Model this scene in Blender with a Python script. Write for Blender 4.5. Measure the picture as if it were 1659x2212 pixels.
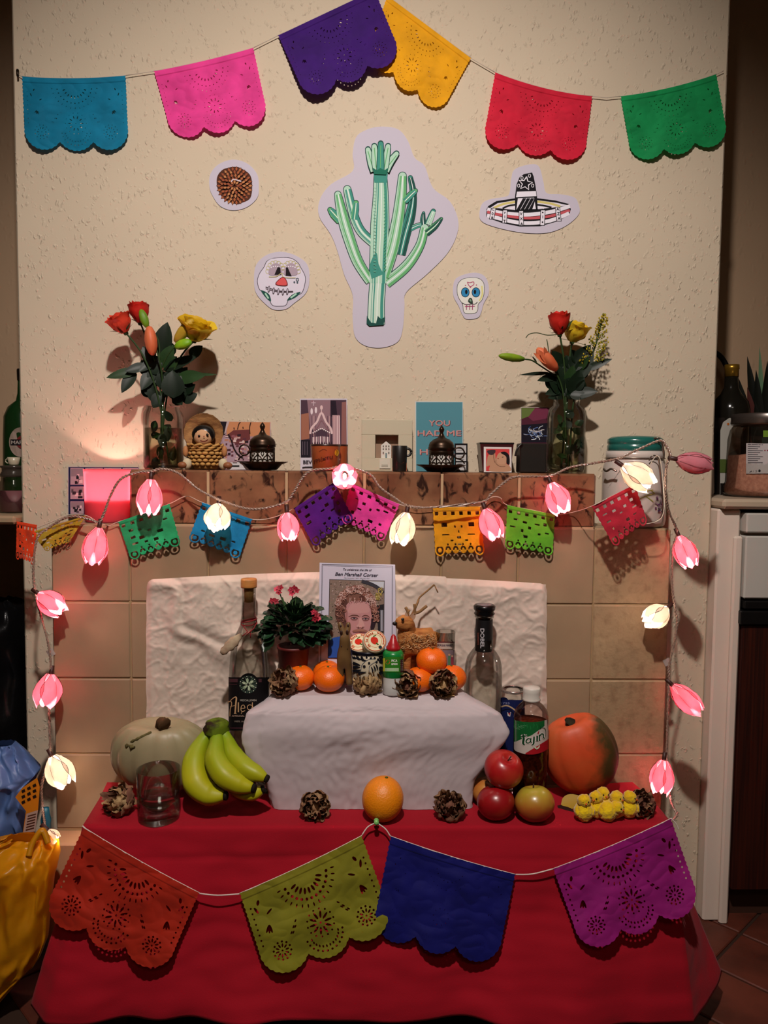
import bpy, bmesh, math, random
import numpy as np
from mathutils import Vector, Matrix, noise
for o in list(bpy.data.objects): bpy.data.objects.remove(o)
SC = bpy.context.scene
COL = SC.collection
R_ = math.radians
# ------------------------------------------------------------------ camera
F = 1650.0
PIT, YAW, ROL = R_(3.7), R_(1.4), R_(0.57)
CAM = Vector((0, 0, 1.0))
fwd = Vector((math.sin(YAW)*math.cos(PIT), math.cos(YAW)*math.cos(PIT), -math.sin(PIT)))
rt0 = Vector((math.cos(YAW), -math.sin(YAW), 0)); up0 = rt0.cross(fwd)
upv = up0*math.cos(ROL) - rt0*math.sin(ROL); rtv = rt0*math.cos(ROL) + up0*math.sin(ROL)
cd = bpy.data.cameras.new('camera'); cam = bpy.data.objects.new('camera', cd); COL.objects.link(cam)
M = Matrix((rtv, upv, -fwd)).transposed().to_4x4(); M.translation = CAM
cam.matrix_world = M
cd.sensor_fit = 'VERTICAL'; cd.sensor_height = 24.0; cd.lens = 24.0*F/2212.0; cd.clip_start = 0.02
SC.camera = cam
def ray(px, py):
    return fwd + rtv*((px-829.5)/F) - upv*((py-1106.0)/F)
def P(px, py, Y):                      # the point of a frontal plane at distance Y
    d = ray(px, py); return CAM + d*(Y/d.y)
def Pz(px, py, z):                     # the point of a horizontal plane at height z
    d = ray(px, py); return CAM + d*((z-CAM.z)/d.z)
def Sc(Y): return Y/F
# ------------------------------------------------------------------ world, lights, exposure
SC.view_settings.view_transform = 'Standard'; SC.view_settings.look = 'None'
SC.view_settings.gamma = 1.0; SC.view_settings.use_curve_mapping = False
SC.view_settings.exposure = 0.0
w = bpy.data.worlds.new('world'); SC.world = w; w.use_nodes = True
w.node_tree.nodes['Background'].inputs[0].default_value = (0.02, 0.017, 0.015, 1)
w.node_tree.nodes['Background'].inputs[1].default_value = 1.0
def spot(name, loc, target, power, colr, size, blend, rad):
    l = bpy.data.lights.new(name, 'SPOT'); l.energy = power; l.color = colr; l.spot_size = R_(size); l.spot_blend = blend
    l.shadow_soft_size = rad
    o = bpy.data.objects.new(name, l); COL.objects.link(o); o.location = loc
    d = Vector(target)-Vector(loc); o.rotation_euler = d.to_track_quat('-Z', 'Y').to_euler(); return o
spot('ceiling_spot', (-0.06, 0.12, 2.28), (-0.02, 1.63, .90), 142, (1, .90, .835), 92, 1.0, .035)
def area(name, loc, rot, sx, sy, power, colr):
    l = bpy.data.lights.new(name, 'AREA'); l.shape = 'RECTANGLE'; l.size = sx; l.size_y = sy; l.energy = power; l.color = colr
    o = bpy.data.objects.new(name, l); COL.objects.link(o); o.location = loc; o.rotation_euler = rot; return o
area('ceiling_fill_light', (0.2, -1.2, 2.42), (0, 0, 0), .5, .5, 7, (1, .88, .76))  # added dim fill under the ceiling, not a lamp of the room
# ------------------------------------------------------------------ helpers: colour, materials
def lin(h):
    h = h.lstrip('#'); v = [int(h[i:i+2], 16)/255 for i in (0, 2, 4)]
    return tuple(x/12.92 if x <= .04045 else ((x+.055)/1.055)**2.4 for x in v)
MATS = {}
def mat(name, color, rough=.6, spec=.4, metal=0, var=0, vscale=20, color2=None, c2=None, bump=0, bscale=80, trans=0, sss=0,
        emit=None, es=0, sheen=0, coat=0, detail=4, stretch=None, glasslike=None, transl=0, btype='noise', objvar=0):
    if name in MATS: return MATS[name]
    m = bpy.data.materials.new(name); m.use_nodes = True; MATS[name] = m
    nt = m.node_tree; N = nt.nodes; L = nt.links; b = N['Principled BSDF']; out = N['Material Output']
    col = lin(color) if isinstance(color, str) else color
    b.inputs['Base Color'].default_value = (*col, 1); b.inputs['Roughness'].default_value = rough
    b.inputs['Specular IOR Level'].default_value = spec; b.inputs['Metallic'].default_value = metal
    b.inputs['Transmission Weight'].default_value = trans
    b.inputs['Sheen Weight'].default_value = sheen; b.inputs['Coat Weight'].default_value = coat
    if sss: b.inputs['Subsurface Weight'].default_value = sss; b.inputs['Subsurface Scale'].default_value = .01
    if emit: b.inputs['Emission Color'].default_value = (*lin(emit), 1); b.inputs['Emission Strength'].default_value = es
    tc = N.new('ShaderNodeTexCoord'); src = tc.outputs['Object']
    if stretch:
        mp = N.new('ShaderNodeMapping'); mp.inputs['Scale'].default_value = stretch; L.new(src, mp.inputs[0]); src = mp.outputs[0]
    cur = None
    if var or color2:
        n = N.new('ShaderNodeTexNoise'); n.inputs['Scale'].default_value = vscale; n.inputs['Detail'].default_value = detail
        L.new(src, n.inputs['Vector']); r = N.new('ShaderNodeValToRGB'); L.new(n.outputs['Fac'], r.inputs[0])
        lo, hi = c2 or (.35, .65)
        r.color_ramp.elements[0].position = lo; r.color_ramp.elements[1].position = hi
        if color2: a2 = lin(color2)
        else: a2 = tuple(min(1, x*(1+var)) for x in col)
        a1 = col if color2 else tuple(x*(1-var) for x in col)
        r.color_ramp.elements[0].color = (*a1, 1); r.color_ramp.elements[1].color = (*a2, 1)
        cur = r.outputs[0]; L.new(cur, b.inputs['Base Color'])
    if objvar:
        oi = N.new('ShaderNodeObjectInfo'); mr = N.new('ShaderNodeMapRange'); L.new(oi.outputs['Random'], mr.inputs[0])
        mr.inputs[3].default_value = 1-objvar; mr.inputs[4].default_value = 1+objvar
        hv = N.new('ShaderNodeHueSaturation'); L.new(mr.outputs[0], hv.inputs['Value'])
        if cur: L.new(cur, hv.inputs['Color'])
        else: hv.inputs['Color'].default_value = (*col, 1)
        cur = hv.outputs[0]; L.new(cur, b.inputs['Base Color'])
    if bump:
        if btype == 'noise':
            n2 = N.new('ShaderNodeTexNoise'); n2.inputs['Scale'].default_value = bscale; n2.inputs['Detail'].default_value = 5; ho = n2.outputs['Fac']
        elif btype == 'chip':
            n2 = N.new('ShaderNodeTexVoronoi'); n2.inputs['Scale'].default_value = bscale
            rr = N.new('ShaderNodeValToRGB'); rr.color_ramp.elements[0].position = .0; rr.color_ramp.elements[1].position = .40
            rr.color_ramp.elements[0].color = (1, 1, 1, 1); rr.color_ramp.elements[1].color = (0, 0, 0, 1)
            L.new(n2.outputs['Distance'], rr.inputs[0])
            n3 = N.new('ShaderNodeTexNoise'); n3.inputs['Scale'].default_value = bscale*.45; n3.inputs['Detail'].default_value = 3
            r3 = N.new('ShaderNodeValToRGB'); r3.color_ramp.elements[0].position = .44; r3.color_ramp.elements[1].position = .56
            L.new(src, n3.inputs['Vector']); L.new(n3.outputs['Fac'], r3.inputs[0])
            mm = N.new('ShaderNodeMath'); mm.operation = 'MULTIPLY'; L.new(rr.outputs[0], mm.inputs[0]); L.new(r3.outputs[0], mm.inputs[1]); ho = mm.outputs[0]
        if btype == 'chip':
            nw = N.new('ShaderNodeTexNoise'); nw.inputs['Scale'].default_value = bscale*.9; L.new(src, nw.inputs['Vector'])
            vm = N.new('ShaderNodeVectorMath'); vm.operation = 'MULTIPLY_ADD'; vm.inputs[1].default_value = (.016, .016, .016); L.new(nw.outputs['Color'], vm.inputs[0]); L.new(src, vm.inputs[2])
            m2 = N.new('ShaderNodeMapping'); m2.inputs['Rotation'].default_value = (0, .5, 0); m2.inputs['Scale'].default_value = (1.35, 1, .62); L.new(vm.outputs[0], m2.inputs[0]); L.new(m2.outputs[0], n2.inputs['Vector'])
        else: L.new(src, n2.inputs['Vector'])
        bp = N.new('ShaderNodeBump'); bp.inputs['Strength'].default_value = 1; bp.inputs['Distance'].default_value = bump
        L.new(ho, bp.inputs['Height']); L.new(bp.outputs[0], b.inputs['Normal'])
    if transl:
        t = N.new('ShaderNodeBsdfTranslucent'); t.inputs[0].default_value = (*col, 1)
        if cur: L.new(cur, t.inputs[0])
        mx = N.new('ShaderNodeMixShader'); mx.inputs[0].default_value = transl
        L.new(b.outputs[0], mx.inputs[1]); L.new(t.outputs[0], mx.inputs[2]); L.new(mx.outputs[0], out.inputs[0])
    if glasslike:                        # thin-walled clear glass: tinted see-through plus Fresnel gloss
        t = N.new('ShaderNodeBsdfTransparent'); t.inputs[0].default_value = (*glasslike, 1)
        g = N.new('ShaderNodeBsdfGlossy'); g.inputs['Roughness'].default_value = .03
        lw = N.new('ShaderNodeLayerWeight'); lw.inputs[0].default_value = .28
        r = N.new('ShaderNodeMapRange'); r.inputs[3].default_value = .04; r.inputs[4].default_value = .75
        L.new(lw.outputs['Fresnel'], r.inputs[0])
        mx = N.new('ShaderNodeMixShader'); L.new(r.outputs[0], mx.inputs[0]); L.new(t.outputs[0], mx.inputs[1]); L.new(g.outputs[0], mx.inputs[2])
        L.new(mx.outputs[0], out.inputs[0])
    return m
def flat(h): return mat('print_'+h.lstrip('#'), h, .75, .15)
# ------------------------------------------------------------------ helpers: objects
ORG = {}
def thing(name, label, cat, loc=(0, 0, 0), group=None):
    o = bpy.data.objects.new(name, None); COL.objects.link(o); o.location = loc; ORG[o.name] = Vector(loc)
    o.empty_display_size = .02; o['label'] = label; o['category'] = cat
    if group: o['group'] = group
    return o
def tag(o, label=None, cat=None, group=None, kind=None):
    if label: o['label'] = label
    if cat: o['category'] = cat
    if group: o['group'] = group
    if kind: o['kind'] = kind
    return o
class MB:
    def __init__(s): s.v = []; s.f = []; s.m = []; s.mats = []; s.cur = 0; s.sm = True; s.sf = []
    def use(s, m, smooth=True):
        if m not in s.mats: s.mats.append(m)
        s.cur = s.mats.index(m); s.sm = smooth; return s
    def add(s, vs, fs):
        k = len(s.v); s.v += [tuple(v) for v in vs]
        for f in fs: s.f.append(tuple(k+i for i in f)); s.m.append(s.cur); s.sf.append(s.sm)
        return s
    def grid(s, fn, nu, nv, cu=False, cv=False):
        vs = [fn(i/nu, j/nv) for i in range(nu if cu else nu+1) for j in range(nv if cv else nv+1)]
        NU = nu if cu else nu+1; NV = nv if cv else nv+1; fs = []
        for i in range(nu):
            for j in range(nv):
                a = i*NV+j; b = ((i+1) % NU)*NV+j; c = ((i+1) % NU)*NV+(j+1) % NV; d = i*NV+(j+1) % NV
                fs.append((a, b, c, d))
        return s.add(vs, fs)
    def box(s, lo, hi, bev=0, mtx=None):
        s.sm = False
        lo = Vector(lo); hi = Vector(hi); c = (lo+hi)/2; h = (hi-lo)/2
        if not bev:
            vs = [Vector((x, y, z)) for x in (lo.x, hi.x) for y in (lo.y, hi.y) for z in (lo.z, hi.z)]
            fs = [(0, 1, 3, 2), (4, 6, 7, 5), (0, 4, 5, 1), (2, 3, 7, 6), (0, 2, 6, 4), (1, 5, 7, 3)]
        else:
            vs = []; idx = {}
            for sx in (-1, 1):
                for sy in (-1, 1):
                    for sz in (-1, 1):
                        for k in range(3):
                            q = [h.x, h.y, h.z]
                            for t in range(3):
                                if t != k: q[t] -= bev
                            idx[(sx, sy, sz, k)] = len(vs)
                            vs.append(c+Vector((sx*q[0], sy*q[1], sz*q[2])))
            fs = []
            I = lambda a, b, c_, k: idx[(a, b, c_, k)]
            for sgn in (-1, 1):
                q = [(-1, -1), (1, -1), (1, 1), (-1, 1)]
                if sgn < 0: q = q[::-1]
                fs.append([I(sgn, a, b, 0) for a, b in q]); fs.append([I(b, sgn, a, 1) for a, b in q]); fs.append([I(a, b, sgn, 2) for a, b in q])
            for a in (-1, 1):
                for b in (-1, 1):
                    e = [I(a, b, -1, 0), I(a, b, 1, 0), I(a, b, 1, 1), I(a, b, -1, 1)]; fs.append(e if a*b < 0 else e[::-1])
                    e = [I(-1, a, b, 1), I(1, a, b, 1), I(1, a, b, 2), I(-1, a, b, 2)]; fs.append(e if a*b < 0 else e[::-1])
                    e = [I(b, -1, a, 2), I(b, 1, a, 2), I(b, 1, a, 0), I(b, -1, a, 0)]; fs.append(e if a*b < 0 else e[::-1])
                    for d in (-1, 1):
                        e = [I(a, b, d, 0), I(a, b, d, 1), I(a, b, d, 2)]; fs.append(e if a*b*d > 0 else e[::-1])
        if mtx: vs = [mtx @ v for v in vs]
        return s.add(vs, fs)
    def lathe(s, c, prof, seg=28, ax=Vector((0, 0, 1)), rib=None):
        c = Vector(c); ax = Vector(ax).normalized(); e1 = ax.orthogonal().normalized()
        if abs(ax.z) > .999: e1 = Vector((1, 0, 0))
        e2 = ax.cross(e1); vs = []; n = len(prof)
        for r, z in prof:
            for k in range(seg):
                a = 2*math.pi*k/seg; rr = max(r, 1e-5)*(rib(a, z) if rib else 1)
                vs.append(c+ax*z+(e1*math.cos(a)+e2*math.sin(a))*rr)
        fs = [(i*seg+k, i*seg+(k+1) % seg, (i+1)*seg+(k+1) % seg, (i+1)*seg+k) for i in range(n-1) for k in range(seg)]
        return s.add(vs, fs)
    def tube(s, pts, r, seg=6, cap=True):
        pts = [Vector(p) for p in pts]; n = len(pts)
        rs = r if isinstance(r, (list, tuple)) else [r]*n
        vs = []; e1 = None
        for i, p in enumerate(pts):
            t = (pts[min(i+1, n-1)]-pts[max(i-1, 0)]); t = t.normalized() if t.length > 1e-9 else Vector((0, 0, 1))
            if e1 is None: e1 = t.orthogonal().normalized()
            else:
                e1 = e1-t*e1.dot(t); e1 = e1.normalized() if e1.length > 1e-6 else t.orthogonal().normalized()
            e2 = t.cross(e1)
            for k in range(seg):
                a = 2*math.pi*k/seg; vs.append(p+(e1*math.cos(a)+e2*math.sin(a))*rs[i])
        fs = [(i*seg+k, i*seg+(k+1) % seg, (i+1)*seg+(k+1) % seg, (i+1)*seg+k) for i in range(n-1) for k in range(seg)]
        if cap: fs += [tuple(range(seg))[::-1], tuple((n-1)*seg+k for k in range(seg))]
        return s.add(vs, fs)
    def ell(s, c, rad, nu=20, nv=12, mtx=None, fn=None):
        c = Vector(c)
        def g(u, v):
            a = 2*math.pi*u; b = math.pi*v
            p = Vector((math.cos(a)*math.sin(b)*rad[0], math.sin(a)*math.sin(b)*rad[1], -math.cos(b)*rad[2]))
            if fn: p = fn(p, a, b)
            if mtx: p = mtx @ p
            return c+p
        return s.grid(g, nu, nv, cu=True)
    def build(s, name, parent=None, mt=None):
        me = bpy.data.meshes.new(name); off = Vector((0, 0, 0))
        if parent is not None: off = ORG[parent.name]
        me.from_pydata([(v[0]-off.x, v[1]-off.y, v[2]-off.z) for v in s.v], [], s.f)
        if mt: me.materials.append(mt)
        for m in s.mats:
            if not mt: me.materials.append(m)
        if not mt and s.m: me.polygons.foreach_set('material_index', s.m)
        me.polygons.foreach_set('use_smooth', s.sf)
        me.update(); o = bpy.data.objects.new(name, me); COL.objects.link(o)
        if parent is not None: o.parent = parent
        ORG[o.name] = off.copy() if parent is not None else Vector((0, 0, 0))
        return o
def reloc(o, loc):                      # give a one-mesh thing an origin at its base
    loc = Vector(loc); o.data.transform(Matrix.Translation(-loc)); o.location = loc; ORG[o.name] = loc; return o
def mesh1(m, smooth=True): return MB().use(m, smooth)
def catmull(pts, n=6, closed=False):
    pts = [Vector(p) for p in pts]; N = len(pts); out = []
    for i in range(N if closed else N-1):
        g = (lambda k: pts[k % N]) if closed else (lambda k: pts[min(max(k, 0), N-1)])
        p0, p1, p2, p3 = g(i-1), g(i), g(i+1), g(i+2)
        for j in range(n):
            t = j/n
            out.append(.5*((2*p1)+(p2-p0)*t+(2*p0-5*p1+4*p2-p3)*t*t+(3*p1-3*p2+p3-p0)*t**3))
    if not closed: out.append(pts[-1])
    return out
def c2(pts, n=5, closed=False): return [(p.x, p.y) for p in catmull([Vector((x, y, 0)) for x, y in pts], n, closed)]
# plate outlined in pixels, with thickness, on a frontal plane
def plate(mb, pts, Y, th, mapper=None):
    mp = mapper or (lambda x, y, l: P(x, y, Y-l))
    f = [mp(x, y, th) for x, y in pts]; b = [mp(x, y, 0) for x, y in pts]; n = len(pts)
    mb.add(f+b, [tuple(range(n)), tuple(range(2*n-1, n-1, -1))]+[(i, (i+1) % n, n+(i+1) % n, n+i) for i in range(n)])
# ------------------------------------------------------------------ flat print: polygons, strokes and letters on a surface
TXT = {}
def text_mesh(s):
    if s in TXT: return TXT[s]
    cu = bpy.data.curves.new('t', 'FONT'); cu.body = s; cu.size = 1; cu.resolution_u = 3
    o = bpy.data.objects.new('t', cu); COL.objects.link(o)
    dg = bpy.context.evaluated_depsgraph_get(); me = bpy.data.meshes.new_from_object(o.evaluated_get(dg))
    vs = [(v.co.x, v.co.y) for v in me.vertices]; fs = [tuple(p.vertices) for p in me.polygons]
    bpy.data.objects.remove(o); bpy.data.curves.remove(cu); bpy.data.meshes.remove(me)
    x0 = min(v[0] for v in vs); x1 = max(v[0] for v in vs)
    TXT[s] = ([(x-x0, y) for x, y in vs], fs, x1-x0); return TXT[s]
class Draw:
    def __init__(s, mp, ox=0, oy=0, k=1, base=.0004, step=.00003):
        s.mb = MB(); s.mp = mp; s.ox = ox; s.oy = oy; s.k = k; s.l = base; s.st = step
    def q(s, x, y): return s.mp(s.ox+x/s.k, s.oy+y/s.k, s.l)
    def poly(s, pts, h, smooth=False):
        s.l += s.st
        if smooth: pts = c2(pts, 5, True)
        s.mb.use(flat(h), False); n = len(pts)
        vs = [s.q(x, y) for x, y in pts]
        s.mb.add(vs, [tuple(range(n))]); return s
    def quad(s, x0, y0, x1, y1, h, nx=1, ny=1):
        s.l += s.st; s.mb.use(flat(h), False)
        s.mb.grid(lambda u, v: s.q(x0+(x1-x0)*u, y0+(y1-y0)*v), nx, ny); return s
    def ring(s, cx, cy, r, wd, h, ry=None): 
        ry = ry or r; return s.stroke([(cx+r*math.cos(a*math.pi/10), cy+ry*math.sin(a*math.pi/10)) for a in range(21)], wd, h, 0)
    def disc(s, cx, cy, r, h, ry=None, rot=0, n=16):
        ry = ry or r; c, sn = math.cos(rot), math.sin(rot)
        return s.poly([(cx+r*math.cos(a)*c-ry*math.sin(a)*sn, cy+r*math.cos(a)*sn+ry*math.sin(a)*c) for a in [2*math.pi*i/n for i in range(n)]], h)
    def stroke(s, pts, wd, h, sm=5, capr=False):
        if sm and len(pts) > 2: 
            n0 = len(pts); pts = c2(pts, sm)
            if isinstance(wd, (list, tuple)):
                N = len(pts); wd = [wd[min(int(i/(N-1)*(n0-1)), n0-2)]*(1-((i/(N-1)*(n0-1))-min(int(i/(N-1)*(n0-1)), n0-2)))+wd[min(int(i/(N-1)*(n0-1)), n0-2)+1]*((i/(N-1)*(n0-1))-min(int(i/(N-1)*(n0-1)), n0-2)) for i in range(N)]
        s.l += s.st; s.mb.use(flat(h), False); n = len(pts)
        ws = wd if isinstance(wd, (list, tuple)) else [wd]*n
        if capr and isinstance(wd, (list, tuple)):
            (ax_, ay_), (bx_, by_) = pts[-2], pts[-1]; q_ = math.hypot(bx_-ax_, by_-ay_) or 1; ux, uy = (bx_-ax_)/q_, (by_-ay_)/q_; w0 = ws[-1]; pts = list(pts)+[(bx_+ux*w0*.5*math.sin(t), by_+uy*w0*.5*math.sin(t)) for t in (.5, .9, 1.25, 1.5)]; ws = list(ws)+[w0*math.cos(t) for t in (.5, .9, 1.25, 1.5)]; n = len(pts)
        vs = []
        for i, (x, y) in enumerate(pts):
            a = pts[max(i-1, 0)]; b = pts[min(i+1, n-1)]; dx, dy = b[0]-a[0], b[1]-a[1]; d = math.hypot(dx, dy) or 1
            w2 = ws[min(i, len(ws)-1)]/2; vs += [s.q(x-dy/d*w2, y+dx/d*w2), s.q(x+dy/d*w2, y-dx/d*w2)]
        s.mb.add(vs, [(2*i, 2*i+1, 2*i+3, 2*i+2) for i in range(n-1)]); return s
    def text(s, t, cx, cy, hgt, h, width=None, shear=0, rot=0, bold=0):
        vs, fs, tw = text_mesh(t); s.l += s.st; s.mb.use(flat(h), False)
        k = hgt/.7; kx = (width/tw) if width else k; c, sn = math.cos(rot), math.sin(rot)
        offs = [(0, 0)]+([(-bold, 0), (bold, 0), (0, bold), (0, -bold)] if bold else [])
        for ox, oy in offs:
            out = []
            for x, y in vs:
                X = (x-tw/2)*kx+shear*(y-.35)*k+ox; Y = -(y-.35)*k+oy
                out.append(s.q(cx+X*c-Y*sn, cy+X*sn+Y*c))
            s.mb.add(out, fs)
            s.l += 1e-6
        return s
    def done(s, name, parent): return s.mb.build(name, parent)
def cylmap(cx, Y, Rm, tilt=None):        # print wrapped on the front of an upright cylinder
    def f(px, py, l):
        yf = Y-Rm; X = P(cx, py, Y).x; x = P(px, py, yf).x
        for _ in range(3):
            dx = max(-.97*Rm, min(.97*Rm, x-X)); yf = Y-math.sqrt(Rm*Rm-dx*dx); x = P(px, py, yf).x
        dx = max(-.985*Rm, min(.985*Rm, x-X)); a = math.asin(dx/Rm); z = P(px, py, yf).z
        return Vector((X+(Rm+l)*math.sin(a), Y-(Rm+l)*math.cos(a), z))
    return f
def planemap(Y): return lambda x, y, l: P(x, y, Y-l)
def plathe(mb, cx, Y, prof, seg=28):     # lathe whose outline is read as (half width, row) in pixels at distance Y
    c = P(cx, prof[0][1], Y); pr = []
    for hw, py in prof:
        pr.append((hw*Sc(Y), P(cx, py, Y).z-c.z))
    return mb.lathe(c, pr, seg)
# petals and leaves
def leaf(mb, base, tip, wd, up=None, bend=.12, nu=6, fold=.15):
    base = Vector(base); tip = Vector(tip); d = tip-base; L = d.length; up = Vector(up or (0, -1, .3))
    side = d.cross(up)
    side = side.normalized() if side.length > 1e-6 else Vector((1, 0, 0)); nrm = side.cross(d).normalized()
    def g(u, v):
        w_ = wd/2*(math.sin(math.pi*min(1, u**.8*1.0))**.75 if 0 < u < 1 else 0.02); s_ = (v-.5)*2
        return base+d*u+side*(s_*w_)+nrm*(-bend*L*(u*u)+fold*abs(s_)*w_)
    return mb.grid(g, nu, 4)
def petal(mb, c, ax, e1, e2, L, Rr, phi, span, prof, ruffle=0, seed=0, nu=8, nv=6, wfn=None, bendout=0):
    def g(u, v):
        wv = wfn(u) if wfn else (math.sin(math.pi*min(.97, .12+.8*u)))**.5
        a = phi+span*(v-.5)*wv; r = prof(u)*Rr
        if ruffle:
            nz = noise.noise(Vector((math.cos(a)*3+seed, math.sin(a)*3+seed*1.7, u*4+seed))); r += ruffle*Rr*nz
        top = L*(u-.12*abs(v-.5)*2*u)
        if ruffle: top += L*ruffle*.6*noise.noise(Vector((a*3+seed, u*3, seed*2)))*u
        return c+ax*top+(e1*math.cos(a)+e2*math.sin(a))*r
    return mb.grid(g, nu, nv)
def frame(ax):
    ax = Vector(ax).normalized(); e1 = ax.orthogonal().normalized(); return ax, e1, ax.cross(e1)
# ------------------------------------------------------------------ the room
YT, YW, YA = 1.49, 1.63, 2.05
ZT = 0.370; ZB = 0.574
wallm = mat('woodchip_wallpaper', '#c6b69f', .75, .25, var=.03, vscale=3, bump=.0017, bscale=95, btype='chip')
alcm = mat('alcove_paint', '#a88d72', .8, .2, var=.05, vscale=3, bump=.0010, bscale=50, btype='chip')
roomm = mat('room_paint', '#b9a58a', .85, .2, var=.03, vscale=2)
def struct(name, mb): return tag(mb.build(name), kind='structure')
m = mesh1(wallm, False).box((-.727, YW, 0), (.748, YA, 2.45), .004); 
wb = struct('wall_chimney', m); wb['label'] = 'cream woodchip papered chimney breast behind the altar'
m = mesh1(alcm, False).box((-1.9, YA, 0), (1.9, YA+.1, 2.45)); struct('wall_back', m)
m = mesh1(alcm, False).box((-2.0, -2.2, 0), (-1.9, YA+.1, 2.45)); struct('wall_left', m)
m = mesh1(roomm, False).box((1.9, -2.2, 0), (2.0, YA+.1, 2.45)); struct('wall_right', m)
m = mesh1(roomm, False).box((-2.0, -2.3, 0), (2.0, -2.2, 2.45)); struct('wall_front', m)
m = mesh1(mat('ceiling_paint', '#c8bfae', .9, .2), False).box((-2.0, -2.3, 2.45), (2.0, YA+.1, 2.5)); struct('ceiling', m)
# terracotta floor, each tile its own piece
m = mesh1(mat('floor_grout', '#3a2a22', .95, .1), False).box((-2.0, -2.3, -.05), (2.0, YA+.1, -.004)); fl = struct('floor', m)
tm = mat('terracotta', '#5a2a1c', .55, .4, var=.35, vscale=9, bump=.001, bscale=40, objvar=.25)
A0 = Vector((.811, 1.558)); dA = Vector((.851-.758, 1.519-1.62)); ang = math.atan2(dA.y, dA.x); T = .150
cs, sn = math.cos(ang), math.sin(ang)
for i in range(-12, 6):
    for j in range(-8, 6):
        c = Vector((A0.x+cs*(i+.5)*T-sn*(j+.5)*T, A0.y+sn*(i+.5)*T+cs*(j+.5)*T))
        if not (1.15 < c.y < 1.8 and (.45 < c.x < 1.15 or -1.1 < c.x < -.40)): continue
        mt = Matrix.Translation((c.x, c.y, -.004)) @ Matrix.Rotation(ang, 4, 'Z')
        m = mesh1(tm, False).box((-T/2+.003, -T/2+.003, -.004), (T/2-.003, T/2-.003, .004+.0006*((i*7+j*3) % 3)), .002, mt)
        m.build('floor_tile', fl)
# ------------------------------------------------------------------ tiled fireplace surround
fs = thing('fireplace_surround', 'beige tiled fireplace surround with a mottled brown marble-look mantel', 'fireplace', (0, YT, 0))
tile1 = mat('beige_tile', '#967d62', .45, .45, var=.09, vscale=7, bump=.0008, bscale=25, objvar=.05)
tile2 = mat('mottled_tile', '#a08666', .5, .4, color2='#7a5e44', vscale=55, c2=(.48, .85), detail=6, bump=.001, bscale=120, objvar=.04)
mant = mat('marbled_tile', '#6a422e', .3, .5, color2='#8c6246', vscale=14, c2=(.35, .62), detail=7, bump=.0005, bscale=30, objvar=.05)
# dark veins in the mantel tiles
def veins(m):
    nt = m.node_tree; N = nt.nodes; L = nt.links; b = N['Principled BSDF']; old = b.inputs['Base Color'].links[0].from_socket
    tc = N.new('ShaderNodeTexCoord'); mp = N.new('ShaderNodeMapping'); mp.inputs['Rotation'].default_value = (0, .7, 0); mp.inputs['Scale'].default_value = (1.3, 1, .8)
    n = N.new('ShaderNodeTexNoise'); n.inputs['Scale'].default_value = 44; n.inputs['Detail'].default_value = 5; n.inputs['Distortion'].default_value = .8
    r = N.new('ShaderNodeValToRGB'); r.color_ramp.elements[0].position = .55; r.color_ramp.elements[1].position = .64
    mx = N.new('ShaderNodeMix'); mx.data_type = 'RGBA'; mx.inputs['B'].default_value = (*lin('#2e1710'), 1)
    L.new(tc.outputs['Object'], mp.inputs[0]); L.new(mp.outputs[0], n.inputs['Vector']); L.new(n.outputs['Fac'], r.inputs[0]); L.new(r.outputs[0], mx.inputs['Factor'])
    L.new(old, mx.inputs['A']); L.new(mx.outputs['Result'], b.inputs['Base Color'])
veins(mant)
grout = mat('tile_grout', '#a08462', .9, .1)
T = .152; X0 = P(280, 1200, YT).x-T; ZL = .875; ZM = P(783, 1019, YT).z
m = mesh1(grout, False).box((X0+.002, YT+.0026, .262), (X0+8*T-.002, YW-.0005, ZL-.004)); m.build('core', fs)
m = mesh1(mat('mantel_grout', '#b89a78', .9, .1), False).box((X0+T+.003, YT+.0035, ZL-.004), (X0+7*T-.003, YW-.0005, ZM-.003)); m.build('mantel_core', fs)
m = mesh1(mat('hearth_paint', '#b98a66', .6, .3, bump=.001, bscale=20), False).box((X0, YT-.05, 0), (X0+8*T, YW-.0005, .262), .004); m.build('hearth', fs)
rng = random.Random(3)
for r in range(4):
    for c in range(8):
        if 2 <= c <= 5 and r >= 1: continue
        z1 = ZL-r*T; d = rng.uniform(-.0006, .0006)
        o = mesh1(tile2 if c == 7 else tile1, True).box((X0+c*T+.0012, YT+d, z1-T+.0012), (X0+(c+1)*T-.0012, YT+.008, z1-.0012), .0022).build('tile', fs)
        if c == 7: o['label'] = 'speckled tile of the right hand column'
for c in range(8):
    mesh1(tile2 if c == 7 else tile1, True).box((X0+c*T+.0012, YT+.0085, ZL-.009), (X0+(c+1)*T-.0012, YW-.0006, ZL-.0005), .002).build('ledge_tile', fs)
for c in range(1, 7):
    mesh1(mant, True).box((X0+c*T+.0010, YT+.001, ZL+.0005), (X0+(c+1)*T-.0010, YT+.012, ZM), .004).build('mantel_tile', fs)
    mesh1(mant, True).box((X0+c*T+.0010, YT+.0125, ZM-.008), (X0+(c+1)*T-.0010, YW-.0006, ZM), .001).build('mantel_top_tile', fs)
mesh1(mat('opening_black', '#120d0a', .9), False).box((X0+2*T+.002, YT+.0018, .264), (X0+6*T-.002, YT+.0024, ZL-T-.002)).build('opening_shade_sheet', fs)  # near-black sheet painted in for the darkness of the fireplace opening
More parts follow.
